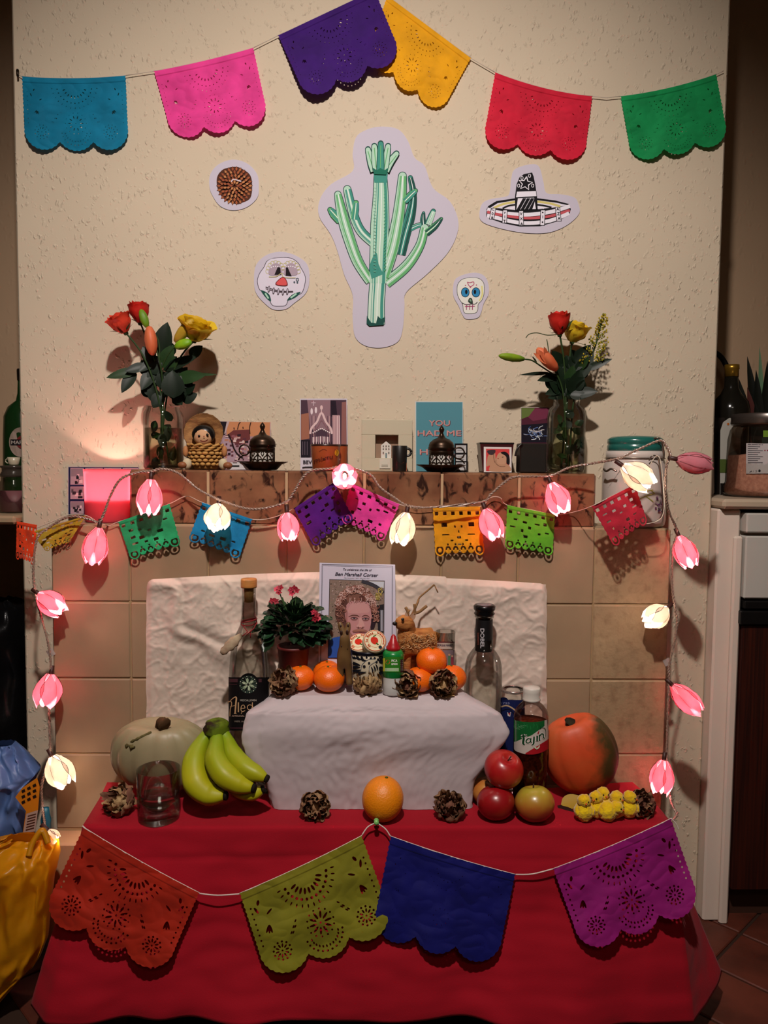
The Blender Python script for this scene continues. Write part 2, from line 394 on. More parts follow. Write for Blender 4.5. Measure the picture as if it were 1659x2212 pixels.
# lit strip of paper beside the tiles, on the left
# ------------------------------------------------------------------ right: kitchen unit
YC = 1.60
white = mat('cabinet_white', '#d8c8ba', .45, .4, var=.02, vscale=4)
whitef = mat('drawer_white', '#bab6ae', .4, .4)
black = mat('handle_black', '#0b0909', .45, .3)
wood = mat('door_wood', '#3d1408', .5, .35, color2='#1f0905', vscale=14, detail=8, stretch=(14, 2, .35), c2=(.3, .7))
kc = thing('kitchen_cabinet', 'white kitchen base cabinet with dark wood door at the right edge', 'cabinet', (.9, YC, 0))
xl = .749; xd = P(1594, 1400, YC).x
zt = P(1600, 1100, YC).z; z = lambda y: P(1640, y, YC).z
mesh1(white, False).box((xl, YC+.001, 0), (xd-.004, YC+.4, zt), .004).build('side_panel', kc)
mesh1(white, False).box((xd-.004, YC+.02, .09), (1.45, YC+.4, zt-.012)).build('body', kc)
mesh1(white, False).box((xd-.022, YC-.012, .0), (xd-.003, YC+.0, z(1158)), .004).build('edge_strip', kc)
mesh1(whitef, False).box((xd, YC-.016, z(1150)), (1.45, YC+.018, z(1108)), .003).build('rail', kc)
dr = mesh1(whitef, False).box((xd, YC-.016, z(1291)), (1.45, YC+.018, z(1157)), .003).build('drawer', kc)
mesh1(black, False).box((xd, YC-.022, z(1312)), (1.45, YC+.018, z(1295)), .002).build('handle', dr)
do = mesh1(wood, False).box((xd, YC-.014, z(1915)), (1.45, YC+.018, z(1347)), .002).build('door', kc)
mesh1(black, False).box((xd-.008, YC-.024, z(1345)), (1.45, YC+.018, z(1316)), .002).build('handle', do)
mesh1(mat('plinth_brown', '#3c241b', .7, .2), False).box((xd-.02, YC+.03, 0), (1.45, YC+.05, .088)).build('plinth', kc)
wt = mesh1(mat('worktop_cream', '#b5a28c', .4, .4), False).box((.7495, YC-.02, zt+.001), (1.5, YA-.001, zt+.022), .006).build('worktop')
tag(wt, 'pale cream worktop edge holding the pink salt jar and dark bottle', 'worktop')
ZWR = zt+.022
ZWL = P(30, 1113, 1.62).z
# ------------------------------------------------------------------ left: shelf
sh = mesh1(mat('shelf_paint', '#9a8468', .6, .3), False).box((-1.5, 1.60, ZWL-.018), (-.7275, YA-.001, ZWL), .005).build('shelf')
tag(sh, 'thin painted shelf in the left alcove carrying a green bottle and candle jar', 'shelf')
# ------------------------------------------------------------------ low table and its red cloth
tb = thing('low_table', 'low wooden table hidden beneath the red tablecloth', 'table', (0.02, 1.38, 0))
tw = mat('table_wood', '#4a2c18', .6, .3, var=.2, vscale=10)
mesh1(tw, False).box((-.455, 1.30, .342), (.50, 1.468, .3665), .003).build('table_top', tb)
for x in (-.44, .465):
    for y in (1.305, 1.40): mesh1(tw, False).box((x, y, 0), (x+.025, y+.025, .3418), .002).build('leg', tb)
redm = mat('red_cotton', '#a01022', .85, .15, var=.06, vscale=6, sheen=.04, bump=.0003, bscale=500, transl=.04)
TOPC = [(-.50, 1.472), (-.49, 1.40), (-.482, 1.295), (-.46, 1.287), (0, 1.287), (.525, 1.287), (.545, 1.295), (.545, 1.40), (.535, 1.472)]
def pb(px, py, Y): p = P(px, py, Y); return (p.x, Y, p.z)
BOTC = [(-.565, 1.47, .10), (-.565, 1.33, .10), pb(66, 2172, 1.235), pb(100, 2206, 1.205), pb(740, 2203, 1.19), pb(1400, 2222, 1.20), pb(1500, 2215, 1.215), pb(1557, 2096, 1.345), (.60, 1.47, .13)]
tt = [0, .1, .2, .225, .5, .775, .8, .9, 1]
def interp(t, arr):
    for i in range(len(tt)-1):
        if t <= tt[i+1]+1e-9:
            k = (t-tt[i])/(tt[i+1]-tt[i]); return [a*(1-k)+b*k for a, b in zip(arr[i], arr[i+1])]
    return arr[-1]
def clothpt(t, v):                       # v: 0 table edge .. 1 hem
    a = interp(t, TOPC); b = interp(t, BOTC)
    x = a[0]*(1-v)+b[0]*v; y = a[1]*(1-v**1.15)+b[1]*v**1.15; z_ = (ZT)*(1-v)+b[2]*v
    wv = math.sin(t*62+1.8*math.sin(t*19))*.006*v+math.sin(t*27+v*2)*.007*v-.0016*math.exp(-((v-.17)/.012)**2)+.011*noise.noise(Vector((t*9, v*3, 0)))*min(1, v*4)
    y -= wv+.003*noise.noise(Vector((t*30, v*14, 5)))*min(1, v*5)
    if v > .86: y -= .0025*math.sin((v-.86)/.14*math.pi)
    z_ += .004*noise.noise(Vector((t*12, 3, 3)))*v
    return Vector((x, y, z_))
def clothfull(u, v):
    if v < .12:                          # the flat top, from the middle outwards
        k = v/.12; a = interp(u, TOPC); x = .02+(a[0]-.02)*k; y = 1.38+(a[1]-1.38)*k
        if u < .1 or u > .9: pass
        return Vector((x, y, ZT+.0006*noise.noise(Vector((x*20, y*20, 0)))))
    if v < .16: 
        k = (v-.12)/.04; p = clothpt(u, .0); q = clothpt(u, .03); return Vector((p.x*(1-k)+q.x*k, p.y*(1-k)+q.y*k-.003*math.sin(k*math.pi/2), ZT-(ZT-q.z)*k*k))
    return clothpt(u, .03+.97*(v-.16)/.84)+Vector((0, -.003*(1-(v-.16)/.84), 0))
m = mesh1(redm).grid(clothfull, 260, 70)
tc_ = m.build('tablecloth'); tag(tc_, 'red cotton tablecloth hanging to the floor over the low altar table', 'tablecloth')
so = tc_.modifiers.new('s', 'SOLIDIFY'); so.thickness = .0008; so.offset = -1
# white cloth over the raised box
BX = {
 0: [(600, 1.458), (596, 1.372), (1008, 1.372), (985, 1.458)],
 1: [(595, 1.462), (566, 1.352), (1052, 1.352), (992, 1.462)],
 2: [(590, 1.463), (524, 1.343), (1097, 1.343), (1000, 1.463)],
 3: [(592, 1.463), (510, 1.338), (1112, 1.338), (1003, 1.463)],
 4: [(592, 1.463), (524, 1.340), (1080, 1.342), (1003, 1.463)],
 5: [(594, 1.463), (566, 1.345), (1036, 1.346), (1003, 1.463)],
 6: [(594, 1.463), (583, 1.349), (1030, 1.349), (1003, 1.463)]}
BZ = [ZB, ZB-.012, P(700, 1545, 1.343).z, P(700, 1590, 1.338).z, P(700, 1640, 1.34).z, P(700, 1690, 1.345).z, ZT+.0015]
def ringpt(lv, t):
    c = [(P(a, 1500, b).x, b) for a, b in BX[lv]]
    segs = [(c[0], c[1]), (c[1], c[2]), (c[2], c[3]), (c[3], c[0])]; ws = [0, .15, .80, .95, 1.0001]
    for i in range(4):
        if t < ws[i+1]:
            k = (t-ws[i])/(ws[i+1]-ws[i]); (x0, y0), (x1, y1) = segs[i]; return Vector((x0+(x1-x0)*k, y0+(y1-y0)*k, 0))
def sring(lv, t):                       # rounded corners by averaging
    s_ = Vector((0, 0, 0)); n = 9
    for k in range(n): s_ += ringpt(lv, (t+(k-4)*.008) % 1)
    return s_/n
def boxcloth(u, v):
    if v < .2:
        k = v/.2; p = sring(0, u); c = Vector(((P(600, 1500, 1.372).x+P(1000, 1500, 1.372).x)/2, 1.415, 0)); q = c+(p-c)*k
        return Vector((q.x, q.y, ZB+.0008*noise.noise(Vector((q.x*30, q.y*30, 0)))))
    k = (v-.2)/.8*6; i = min(int(k), 5); f = k-i; f2 = f
    c_ = [sring(max(0, min(6, i+j)), u) for j in (-1, 0, 1, 2)]
    p = .5*((2*c_[1])+(c_[2]-c_[0])*f+(2*c_[0]-5*c_[1]+4*c_[2]-c_[3])*f*f+(3*c_[1]-3*c_[2]+c_[3]-c_[0])*f**3); z_ = BZ[i]*(1-f)+BZ[i+1]*f
    d = (p-Vector((-.01, 1.41, 0))); d.z = 0; d.normalize()
    a = min(1, k/1.5)
    amp = (.0035*noise.noise(Vector((u*16, v*2.5, 2)))+.005*noise.noise(Vector((u*7+v*4, v*6, 9)))+.0018*noise.noise(Vector((u*60+v*10, v*25, 2))))*a
    if .15 < u < .80 or True: p = p+d*amp
    if 1.3 < k: z_ += 0
    if k > 1: p.y -= .004*math.exp(-((k-2.6)/.9)**2)*(1 if .2 < u < .75 else 0)
    p.y = min(p.y, 1.464)
    p.z = max(z_, ZT+.0012); return p
m = mesh1(mat('white_cotton', '#cdbfc2', .85, .15, sheen=.2, bump=.0005, bscale=30, transl=.15)).grid(boxcloth, 220, 80, cu=True)
bc = m.build('cloth_covered_box'); tag(bc, 'box under a draped white cotton cloth in the middle of the red table', 'covered box')
# crumpled backdrop
def bd(u, v):
    px = 316+(1181-316)*u; tl = 1252-20*math.sin(u*math.pi*.9)*(1 if u < .75 else .8)+ (14*u if u > .6 else 6*u)
    rd = 16; e = min(u, 1-u)*865
    if e < rd: tl += rd-math.sqrt(max(0, rd*rd-(rd-e)**2))
    py = tl+(1705-tl)*v
    wx, wy = px+18*noise.noise(Vector((px*.02, py*.02, 8))), py+18*noise.noise(Vector((px*.02, py*.02, 18)))
    cr_ = lambda k, s_: (1-min(1, 7*abs(noise.noise(Vector((wx*k, wy*k*.9+wx*k*.4, s_))))))
    n = noise.noise(Vector((px*.012, py*.016, 1)))*.5+.22*cr_(.016, 4)+.16*cr_(.035, 7)+.08*cr_(.07, 9)+.05*noise.noise(Vector((px*.1, py*.1, 2)))
    dg = abs(((px-316)*.8-(py-1240)*1.0)/60+1.5*noise.noise(Vector((px*.01, py*.01, 3))))
    big = .008*math.exp(-(dg-.5)**2*6)*(1 if u < .5 else .0)
    Y = 1.4765-.0085*n-big
    if v < .03: Y += .008*(1-v/.03)
    if e < 10: Y += .006*(1-e/10)
    px += 3*noise.noise(Vector((0, py*.02, 5)))
    p = P(px, py, Y); p.z = max(p.z, ZT+.003); p.y = Y-.0015*0; return p
papr = mat('crumpled_paper', '#cfbdaf', .7, .3, bump=.0006, bscale=70, transl=.05)
m = mesh1(papr).grid(bd, 300, 170)
def bdb(u, v):
    px = 318+(1179-318)*u; p = P(px, 1262+(1705-1262)*v, 1.487); p.z = max(p.z, ZT+.003); return p
m.grid(bdb, 1, 1)
b = m.build('crumpled_backdrop'); tag(b, 'board wrapped in crumpled off-white paper leaning against the beige tiles', 'backdrop')
# ------------------------------------------------------------------ paper cut-outs on the wall
paper = mat('drawing_paper', '#bdb6c4', .8, .15)
def cutout(name, label, cat, outline, sc, Yoff=.002):
    ox, oy, k = sc; pts = [(ox+x/k, oy+y/k) for x, y in c2(outline, 5, True)]
    m = mesh1(paper, False); plate(m, pts, YW-.0006, .0012)
    cx = sum(p[0] for p in pts)/len(pts); cy = max(p[1] for p in pts)
    t = thing(name, label, cat, P(cx, cy, YW-.001)); m.build('paper', t); return t
C3 = (400, 250, 2.765); C4 = (950, 330, 3.687)
def DW(sc): return Draw(planemap(YW-.0018), sc[0], sc[1], sc[2], base=.0002)
# cactus
t = cutout('cactus_drawing', 'large white paper cut-out with a drawing of a branching green cactus', 'drawing',
 [(1165,65),(1270,80),(1330,150),(1370,250),(1430,300),(1480,430),(1580,510),(1630,620),(1620,720),(1560,830),(1440,950),(1320,1055),(1310,1140),(1300,1270),(1270,1350),(1180,1385),(1080,1375),(1015,1320),(1000,1200),(1000,1070),(950,950),(910,810),(870,710),(800,600),(805,500),(870,410),(1000,330),(1000,230),(1020,130),(1080,85)], C3)
d = DW(C3)
G = dict(dk='#1d4a43', te='#3f8a7c', lt='#a9cbb6', gr='#5fa56a', pl='#bcd2c2')
arms = [ # points, widths, body colour, stripe colour
 ([(1345,675),(1390,655),(1425,650)], [26,22,26], 'lt', 'te'), ([(1425,670),(1420,620),(1424,580)], [28,26,10], 'te', 'dk'),
 ([(1285,830),(1310,720),(1345,590),(1362,470),(1345,370)], [55,60,55,34,22], 'te', 'dk'),
 ([(1200,1000),(1320,900),(1400,780),(1430,670)], [62,58,48,44], 'lt', 'gr'), ([(1440,700),(1490,660),(1530,615)], [40,34,12], 'gr', 'dk'), ([(1450,650),(1470,600),(1482,570)], [34,30,22], 'te', 'lt'),
 ([(1130,765),(1050,690),(1005,590),(968,440)], [50,50,50,42], 'lt', 'te'), ([(1008,620),(1016,560),(1020,520)], [34,38,26], 'gr', 'te'),
 ([(925,630),(890,590),(866,562)], [42,46,26], 'gr', 'te'),
 ([(1105,990),(1030,870),(975,720),(940,600),(912,470)], [52,60,64,62,36], 'lt', 'gr'),
 ([(1180,960),(1235,790),(1270,620),(1290,470),(1298,360)], [78,76,66,58,44], 'lt', 'gr'), ([(1310,510),(1350,470),(1375,448)], [36,34,22], 'gr', 'te'),
 ([(1140,1245),(1142,1120),(1150,990),(1150,900)], [100,92,92,92], 'pl', 'te'),
 ([(1150,1000),(1155,850),(1163,650),(1168,480),(1166,360)], [100,100,106,86,72], 'lt', 'te'), ]
for wx in (0, 1):
    for pts, ws, b, s_ in arms:
        if wx == 0: d.stroke(pts, [w_+9 for w_ in ws], G['dk'], 6, True)
for pts, ws, b, s_ in arms:
    d.stroke(pts, ws, G[b], 6, True)
    for k, f_ in enumerate((-.32, -.18, .05, .3, .38)):
        off = []
        for i, (x, y) in enumerate(pts):
            a_ = pts[max(i-1, 0)]; c_ = pts[min(i+1, len(pts)-1)]; dx, dy = c_[0]-a_[0], c_[1]-a_[1]; L_ = math.hypot(dx, dy); off.append((x-dy/L_*ws[i]*f_, y+dx/L_*ws[i]*f_))
        d.stroke(off, [3, 7, 4, 9, 12][k], G[s_] if k != 2 else '#e2e6e4', 6)
d.stroke([(1150,960),(1130,900),(1140,820)], [80,60,10], G['te'], 5); d.poly([(1125,340),(1130,400),(1205,400),(1210,340)], G['te'])
d.poly([(1085,1195),(1083,1240),(1100,1256),(1185,1250),(1195,1200),(1170,1215),(1150,1195),(1140,1240),(1110,1235)], G['dk'])
for i in range(26):
    y = 430+i*20; d.stroke([(1188, y), (1200, y-14)], 4, '#4d9c6b', 0); d.stroke([(1125, y), (1140, y+4)], 2.5, '#7fae93', 0)
for x, y, bx in ((1092,200,1120),(1262,225,1205),(1130,180,1140),(1212,180,1190),(1168,165,1166)):
    d.stroke([(1165+(bx-1165)*.8, 330), (bx+(x-bx)*.3, 280), (x, y)], [50,48,36], G['dk'], 5, True); d.stroke([(1165+(bx-1165)*.8, 330), (bx+(x-bx)*.3, 280), (x, y+3)], [41,40,27], G['te'] if x == 1168 else G['lt'], 5, True); d.stroke([(bx, 310), (x, y+12)], 5, G['gr'], 0)
d.poly([(1120,310),(1130,350),(1200,352),(1215,310),(1190,325),(1165,312),(1145,326)], '#1f6a55')
d.done('drawing', t)
# marigold
t = cutout('marigold_drawing', 'small round paper cut-out with an orange-brown petalled flower drawing', 'drawing',
 [(285,262),(370,285),(430,350),(440,430),(430,490),(370,545),(285,565),(210,540),(165,480),(145,425),(150,350),(200,290)], C3)
d = DW(C3); d.poly([(295,305),(330,312),(385,350),(400,410),(390,490),(340,520),(305,528),(235,500),(195,440),(190,370),(220,325),(260,310)], '#4d2a1c', True)
rg = random.Random(5)
for ring_, n, rr in ((0, 26, 98), (1, 22, 80), (2, 17, 60), (3, 12, 40), (4, 8, 22)):
    for i in range(n):
        a_ = 2*math.pi*(i+.5*(ring_ % 2))/n; cx, cy = 295, 418
        px, py = cx+math.cos(a_)*rr*.95, cy+math.sin(a_)*rr*1.03; s_ = 13
        ux, uy = math.cos(a_), math.sin(a_)
        P3 = lambda m_: [(px-uy*s_*.62*m_, py+ux*s_*.62*m_), (px+ux*s_*1.15*m_, py+uy*s_*1.15*m_), (px+uy*s_*.62*m_, py-ux*s_*.62*m_), (px-ux*s_*1.1*m_, py-uy*s_*1.1*m_)]
        d.poly(P3(1.15), '#5a3020'); d.poly(P3(.85), rg.choice(['#a8673f', '#9c5534', '#b77b4d', '#8f4a30']))
d.stroke([(275,395),(290,380),(335,392)], 7, '#cdbfc6'); d.done('drawing', t)
# large skull
t = cutout('large_skull_drawing', 'larger paper cut-out of a painted skull with a red nose and stitched mouth', 'drawing',
 [(570,812),(660,835),(730,890),(742,985),(720,1060),(650,1120),(600,1155),(530,1158),(480,1125),(430,1070),(412,1010),(420,900),(480,835)], C3)
d = DW(C3)
sk = [(530,852),(620,850),(668,875),(690,910),(715,960),(712,1010),(692,1060),(640,1075),(615,1100),(600,1130),(570,1136),(525,1132),(505,1100),(485,1055),(448,1040),(433,990),(445,945),(472,905),(490,870)]
d.stroke(sk+[sk[0]], 7, '#3a2f38', 4); d.poly(sk, '#cfc8d6', True)
d.poly([(452,1042),(500,1065),(512,1110),(480,1085)], '#1d4a43', True); d.poly([(690,1052),(640,1068),(608,1105),(660,1085)], '#1d4a43', True)
d.stroke([(478,1060),(498,1092)], 10, '#9ec7b0', 0); d.stroke([(665,1062),(630,1088)], 10, '#9ec7b0', 0)
for i in range(9):
    for cx in (540, 630):
        a_ = math.pi*(1.0+i/8.*1.0); x = cx+46*math.cos(a_); y = 930+52*math.sin(a_); d.ring(x, y, 13, 3, '#b8b07a')
for cx, s_ in ((540, 1), (630, -1)):
    d.poly([(cx-38, 950), (cx-34, 905), (cx-8, 882), (cx+20, 885), (cx+36, 910), (cx+36, 950)], '#a593a0', True)
    for k in range(5): d.disc(cx-26+13*k, 905-6*math.sin(k/4*math.pi), 4, '#e0dbe2')
d.poly([(552,905),(568,905),(572,950),(533,950)], '#1c1418'); d.poly([(602,905),(612,905),(636,958),(600,955)], '#1c1418')
d.stroke([(500,962),(545,960),(575,940),(590,965),(660,968)], 4, '#b8b07a')
d.poly([(575,965),(598,970),(613,1005),(600,1017),(550,1013),(540,998)], '#7a2e30', True); d.poly([(576,970),(595,974),(607,1002),(596,1012),(554,1009),(546,997)], '#cf5252', True)
d.stroke([(480,1022),(560,1045),(645,1048)], 4, '#4a3d44'); d.stroke([(480,1032),(560,1052),(645,1052)], 3, '#4a3d44')
for x, y in ((500,1035),(528,1045),(556,1050),(584,1052),(610,1050)): d.disc(x, y, 7, '#4a3d44', 20, .1); d.disc(x, y, 3.5, '#b9b1c0', 15, .1)
d.ring(670, 978, 8, 3, '#44525c'); d.disc(652, 993, 5, '#44525c'); d.disc(670, 995, 5, '#44525c'); d.done('drawing', t)
# sombrero
t = cutout('sombrero_drawing', 'paper cut-out with a black and white sombrero with red brim bands', 'drawing',
 [(720,92),(790,110),(825,230),(850,320),(960,330),(1070,355),(1105,410),(1112,480),(1050,550),(960,605),(850,638),(700,640),(560,620),(420,585),(340,550),(315,500),(335,410),(400,370),(520,350),(555,320),(570,200),(600,130)], C4)
d = DW(C4)
brim = [(385,425),(450,385),(600,362),(780,362),(920,380),(1030,408),(1044,450),(1030,495),(940,545),(800,585),(640,588),(500,560),(400,525),(370,510),(372,450)]
d.poly(brim, '#141217'); d.poly([(400,440),(460,402),(600,378),(780,378),(930,398),(1020,418),(940,432),(800,448),(600,456),(470,442)], '#d5cfdb')
d.stroke([(430,440),(520,405),(690,385),(860,400),(960,428)], 18, '#c9bb74'); d.stroke([(500,444),(560,420),(690,408),(820,420),(890,436)], 14, '#141217'); d.stroke([(560,445),(620,430),(700,422),(780,430),(830,442)], 12, '#e0dbe6')
d.stroke([(378,450),(470,475),(600,490),(720,492),(860,475),(960,450),(1036,425)], 30, '#ddd8e2'); d.stroke([(378,470),(470,492),(600,512),(720,520),(860,508),(960,482),(1036,458)], 22, '#b9525a'); d.stroke([(376,500),(470,522),(600,552),(720,560),(860,545),(960,512),(1030,482)], 30, '#ddd8e2')
for x0, y0, x1, y1 in ((428,440,415,530), (520,455,517,560), (648,460,652,582), (822,455,818,580), (937,432,952,545)):
    d.poly([(x0-20, y0), (x0+20, y0), (x1+18, y1), (x1-22, y1)], '#141217'); d.poly([(x0-15, y0+4), (x0+15, y0+4), (x1+13, y1-4), (x1-17, y1-4)], '#ddd8e2')
for s_, x, y in (('C', 424, 448), ('0', 420, 485), ('8', 417, 518), ('r', 520, 475), ('I', 518, 510), ('T', 515, 545), ('V', 648, 485), ('X', 650, 525), ('A', 652, 566), ('I', 820, 510), ('A', 940, 448), ('Z', 945, 485), ('A', 950, 522)):
    d.text(s_, x, y, 22, '#141217', bold=1)
d.disc(820, 475, 6, '#141217'); d.disc(818, 552, 6, '#141217')
d.poly([(598,355),(612,250),(635,195),(670,170),(735,157),(748,190),(762,260),(775,350),(780,450),(600,458)], '#141217')
d.poly([(607,355),(615,310),(765,305),(770,345)], '#ddd8e2'); d.poly([(622,362),(610,452),(765,448),(752,358)], '#ddd8e2')
for i in range(4): d.poly([(612+i*32, 452), (640+i*32, 452), (min(756, 690+i*32), 362+max(0, i*32-66)), (min(756, 662+i*32), 362)], '#141217')
star = []
for i in range(10): a_ = -math.pi/2+.15+i*math.pi/5; r_ = 56 if i % 2 == 0 else 26; star.append((683+r_*math.cos(a_), 245+r_*math.sin(a_)))
d.stroke(star+star[:1], 8, '#e6e1ea', 0); d.disc(683, 245, 22, '#141217')
for x, y in ((655,200),(715,183),(628,262),(740,262)): d.ring(x, y, 9, 4, '#e6e1ea', 13)
d.done('drawing', t)
# small skull
t = cutout('small_skull_drawing', 'small paper cut-out of a skull with bright blue eyes', 'drawing',
 [(240,958),(330,965),(380,1020),(390,1120),(350,1200),(330,1270),(300,1315),(215,1325),(180,1290),(150,1220),(112,1150),(105,1080),(130,1000)], C4)
d = DW(C4); sk = [(240,997),(310,1003),(348,1040),(352,1110),(335,1170),(305,1205),(300,1250),(280,1275),(210,1278),(190,1255),(183,1205),(155,1160),(140,1110),(145,1050),(180,1010)]
d.stroke(sk+[sk[0]], 8, '#3c3f2e', 4); d.poly(sk, '#d6d4cc', True); d.stroke([(335,1060),(338,1130),(315,1180)], 12, '#cfc77e')
for x, s_ in ((203, 1), (288, -1)): d.disc(x, 1112, 34, '#14202a', 40); d.disc(x, 1112, 29, '#2f7fae', 35); d.disc(x+8*s_, 1108, 10, '#0c0d12', 18)
d.stroke([(220,1035),(240,1065),(270,1050),(268,1028),(240,1035),(218,1030)], 6, '#a94a6a'); d.disc(205, 1056, 5, '#a94a6a'); d.disc(292, 1053, 5, '#a94a6a'); d.disc(244, 1070, 6, '#a94a6a')
d.poly([(228,1170),(240,1155),(258,1165),(262,1205),(228,1190)], '#2c3a30', True); d.poly([(234,1175),(243,1165),(252,1172),(250,1188)], '#7a9a82')
d.stroke([(178,1195),(210,1210),(245,1205),(280,1205),(300,1188)], 5, '#2c2a30'); d.stroke([(200,1225),(280,1222)], 6, '#a94a6a')
for x in (215, 240, 262): d.stroke([(x,1205),(x-3,1250)], 6, '#8c3a62', 0)
d.done('drawing', t)
# ------------------------------------------------------------------ cut-paper flags
def holes_big(A):
    H = []
    def ros(cx, cy, n, r0, a, b, ph=0, a0=0, a1=2*math.pi):
        for i in range(n):
            t_ = a0+(a1-a0)*(i+ph)/n; H.append((cx+r0*math.cos(t_), cy+r0*math.sin(t_), a, b, t_))
    ros(A/2, .62, 10, .085, .030, .009); H.append((A/2, .62, .009, .009, 0)); ros(A/2, .62, 14, .145, .008, .008)
    for s_ in (.17, .83):
        ros(A*s_, .74, 10, .055, .016, .007); H.append((A*s_, .74, .008, .008, 0)); ros(A*s_, .74, 12, .095, .009, .009, .5)
    ros(A/2, .10, 9, .16, .026, .010, .5, .25, math.pi-.25); ros(A/2, .10, 13, .245, .012, .012, .5, .1, math.pi-.1); ros(A/2, .10, 15, .315, .016, .006, .5, .05, math.pi-.05)
    for sx in (-1, 1):
        for k in range(3): a_ = .9+.35*k; H.append((A/2+sx*(A*.36+.05*math.cos(a_)), .42+.06*math.sin(a_), .034, .009, a_ if sx > 0 else math.pi-a_))
        H.append((A/2+sx*A*.39, .17, .022, .012, 1.1*sx)); H.append((A/2+sx*A*.42, .24, .030, .010, -1.2*sx)); H.append((A/2+sx*A*.33, .30, .03, .008, .5*sx))
        for k in range(8): H.append((A/2+sx*A*.455, .20+.06*k, .008, .008, 0))
        for k in range(5): H.append((A/2+sx*(A*.17+.02*k), .50+.03*(k % 2)+.025*k, .014, .006, .8*sx))
    rg = random.Random(8)
    for k in range(12): t_ = math.pi*(k+.5)/12; H.append((A/2+.2*math.cos(t_), .73+.19*math.sin(t_), .009, .009, 0)); H.append((A/2+.15*math.cos(t_), .74+.13*math.sin(t_), .007, .011, 0))
    return H
def sdf_big(A, hs=1.0):
    H = holes_big(A)
    def f(U, V):
        rx = A/6*1.03
        box = np.maximum(np.maximum(-U, U-A), np.maximum(-V, V-.76))
        sc = .010*np.abs(np.sin(V*60)); box = np.maximum(np.maximum(-U+sc, U-A+sc)*1.0, np.maximum(-V, V-.76))
        d_ = box
        for cx, dy in ((.275, -.015), (A/2, .0), (A-.275, -.015)):
            dx, dz = U-cx, V-(.725+dy); r = np.hypot(dx, dz); an = np.arctan2(dz, dx)
            d_ = np.minimum(d_, r-(.265+.010*np.abs(np.sin(an*12))))
        d_ = np.maximum(d_, -V); d_ = np.maximum(d_, np.maximum(-U, U-A))
        for cx, cy, a, b, t_ in H:
            c, s_ = math.cos(t_), math.sin(t_); a *= hs; b *= hs
            x = (U-cx)*c+(V-cy)*s_; y = -(U-cx)*s_+(V-cy)*c
            q = np.sqrt((x/a)**2+(y/b)**2); d_ = np.maximum(d_, -(q-1)*min(a, b))
        return d_
    return f
def sdf_small(kind):
    A = 1.25; R = []
    n = 6
    for i in range(n): R.append((.10+i*(A-.2)/(n-1), .13, .062, .05))
    rg = random.Random(kind)
    if kind == 7:
        R += [(.28, .36, .1, .06), (A-.28, .36, .1, .06), (.55, .40, .03, .03), (.72, .40, .03, .03), (.635, .50, .02, .03), (.3, .56, .13, .015), (A-.3, .56, .13, .015), (.635, .62, .07, .03), (.45, .68, .05, .02), (.82, .68, .05, .02), (.635, .76, .06, .02)]
    else:
        for (x, y) in ((.22, .30), (.45, .33), (.8, .33), (1.03, .30), (.2, .47), (.62, .42), (1.05, .47), (.4, .52), (.85, .52), (.25, .64), (.5, .66), (.72, .66), (1.0, .64)):
            if rg.random() < .8: R.append((x+rg.uniform(-.03, .03), y+rg.uniform(-.02, .02), rg.uniform(.03, .10), rg.uniform(.02, .05)))
    def f(U, V):
        sc = .018*np.abs(np.sin(V*28))
        d_ = np.maximum(np.maximum(-U+sc, U-A+sc), np.maximum(-V, V-.88))
        for cx in (.13, A-.13): d_ = np.minimum(d_, np.hypot(U-cx, V-.87)-.125)
        for cx in np.linspace(.34, A-.34, 4): d_ = np.minimum(d_, np.hypot(U-cx, V-.86)-.085)
        d_ = np.maximum(np.maximum(d_, -V), np.maximum(-U, U-A))
        for x, y, a, b in R: d_ = np.maximum(d_, -np.maximum(np.abs(U-x)-a*.72, np.abs(V-y)-b*.72))
        for cx in (.13, A-.13):
            r = np.hypot(U-cx, V-.87); d_ = np.maximum(d_, -np.maximum(np.abs(r-.07)-.022, -(V-.80)))
        for cx in np.linspace(.34, A-.34, 4):
            r = np.hypot(U-cx, V-.86); d_ = np.maximum(d_, -np.maximum(np.abs(r-.05)-.018, (V-.87)))
            d_ = np.maximum(d_, -(np.hypot(U-cx, V-.76)-.022))
        return d_
    return f, A
def sheet(name, fn, A, pos, nu, nv, mt, parent, sub=True, thick=0):
    us = np.linspace(0, A, nu+1); vs = np.linspace(0, 1.0, nv+1); U, V = np.meshgrid(us, vs, indexing='ij'); D = fn(U, V)
    uc = (us[1:]+us[:-1])/2; vc = (vs[1:]+vs[:-1])/2; UC, VC = np.meshgrid(uc, vc, indexing='ij'); K = fn(UC, VC) < 0
    used = np.zeros((nu+1, nv+1), int); 
    for a, b in ((0, 0), (1, 0), (0, 1), (1, 1)): used[a:nu+a, b:nv+b] += K
    bd_ = (used > 0) & (used < 4); e = 1e-3
    gu = (fn(U+e, V)-fn(U-e, V))/(2*e); gv = (fn(U, V+e)-fn(U, V-e))/(2*e); g2 = gu**2+gv**2+1e-6; h = A/nu*.6
    su = np.clip(-D*gu/g2, -h, h)*bd_; sv = np.clip(-D*gv/g2, -h, h)*bd_
    U2 = np.clip(U+su, 0, A); V2 = np.clip(V+sv, 0, 1)
    idx = -np.ones((nu+1, nv+1), int); ii, jj = np.nonzero(used); idx[ii, jj] = np.arange(len(ii))
    pts = [pos(float(U2[i, j])/A, float(V2[i, j])) for i, j in zip(ii, jj)]
    ci, cj = np.nonzero(K); fs_ = [(int(idx[i, j]), int(idx[i+1, j]), int(idx[i+1, j+1]), int(idx[i, j+1])) for i, j in zip(ci, cj)]
    m = mesh1(mt); m.add(pts, fs_); o = m.build(name, parent)
    if thick: q = o.modifiers.new('s', 'SOLIDIFY'); q.thickness = thick; q.offset = 0
    return o
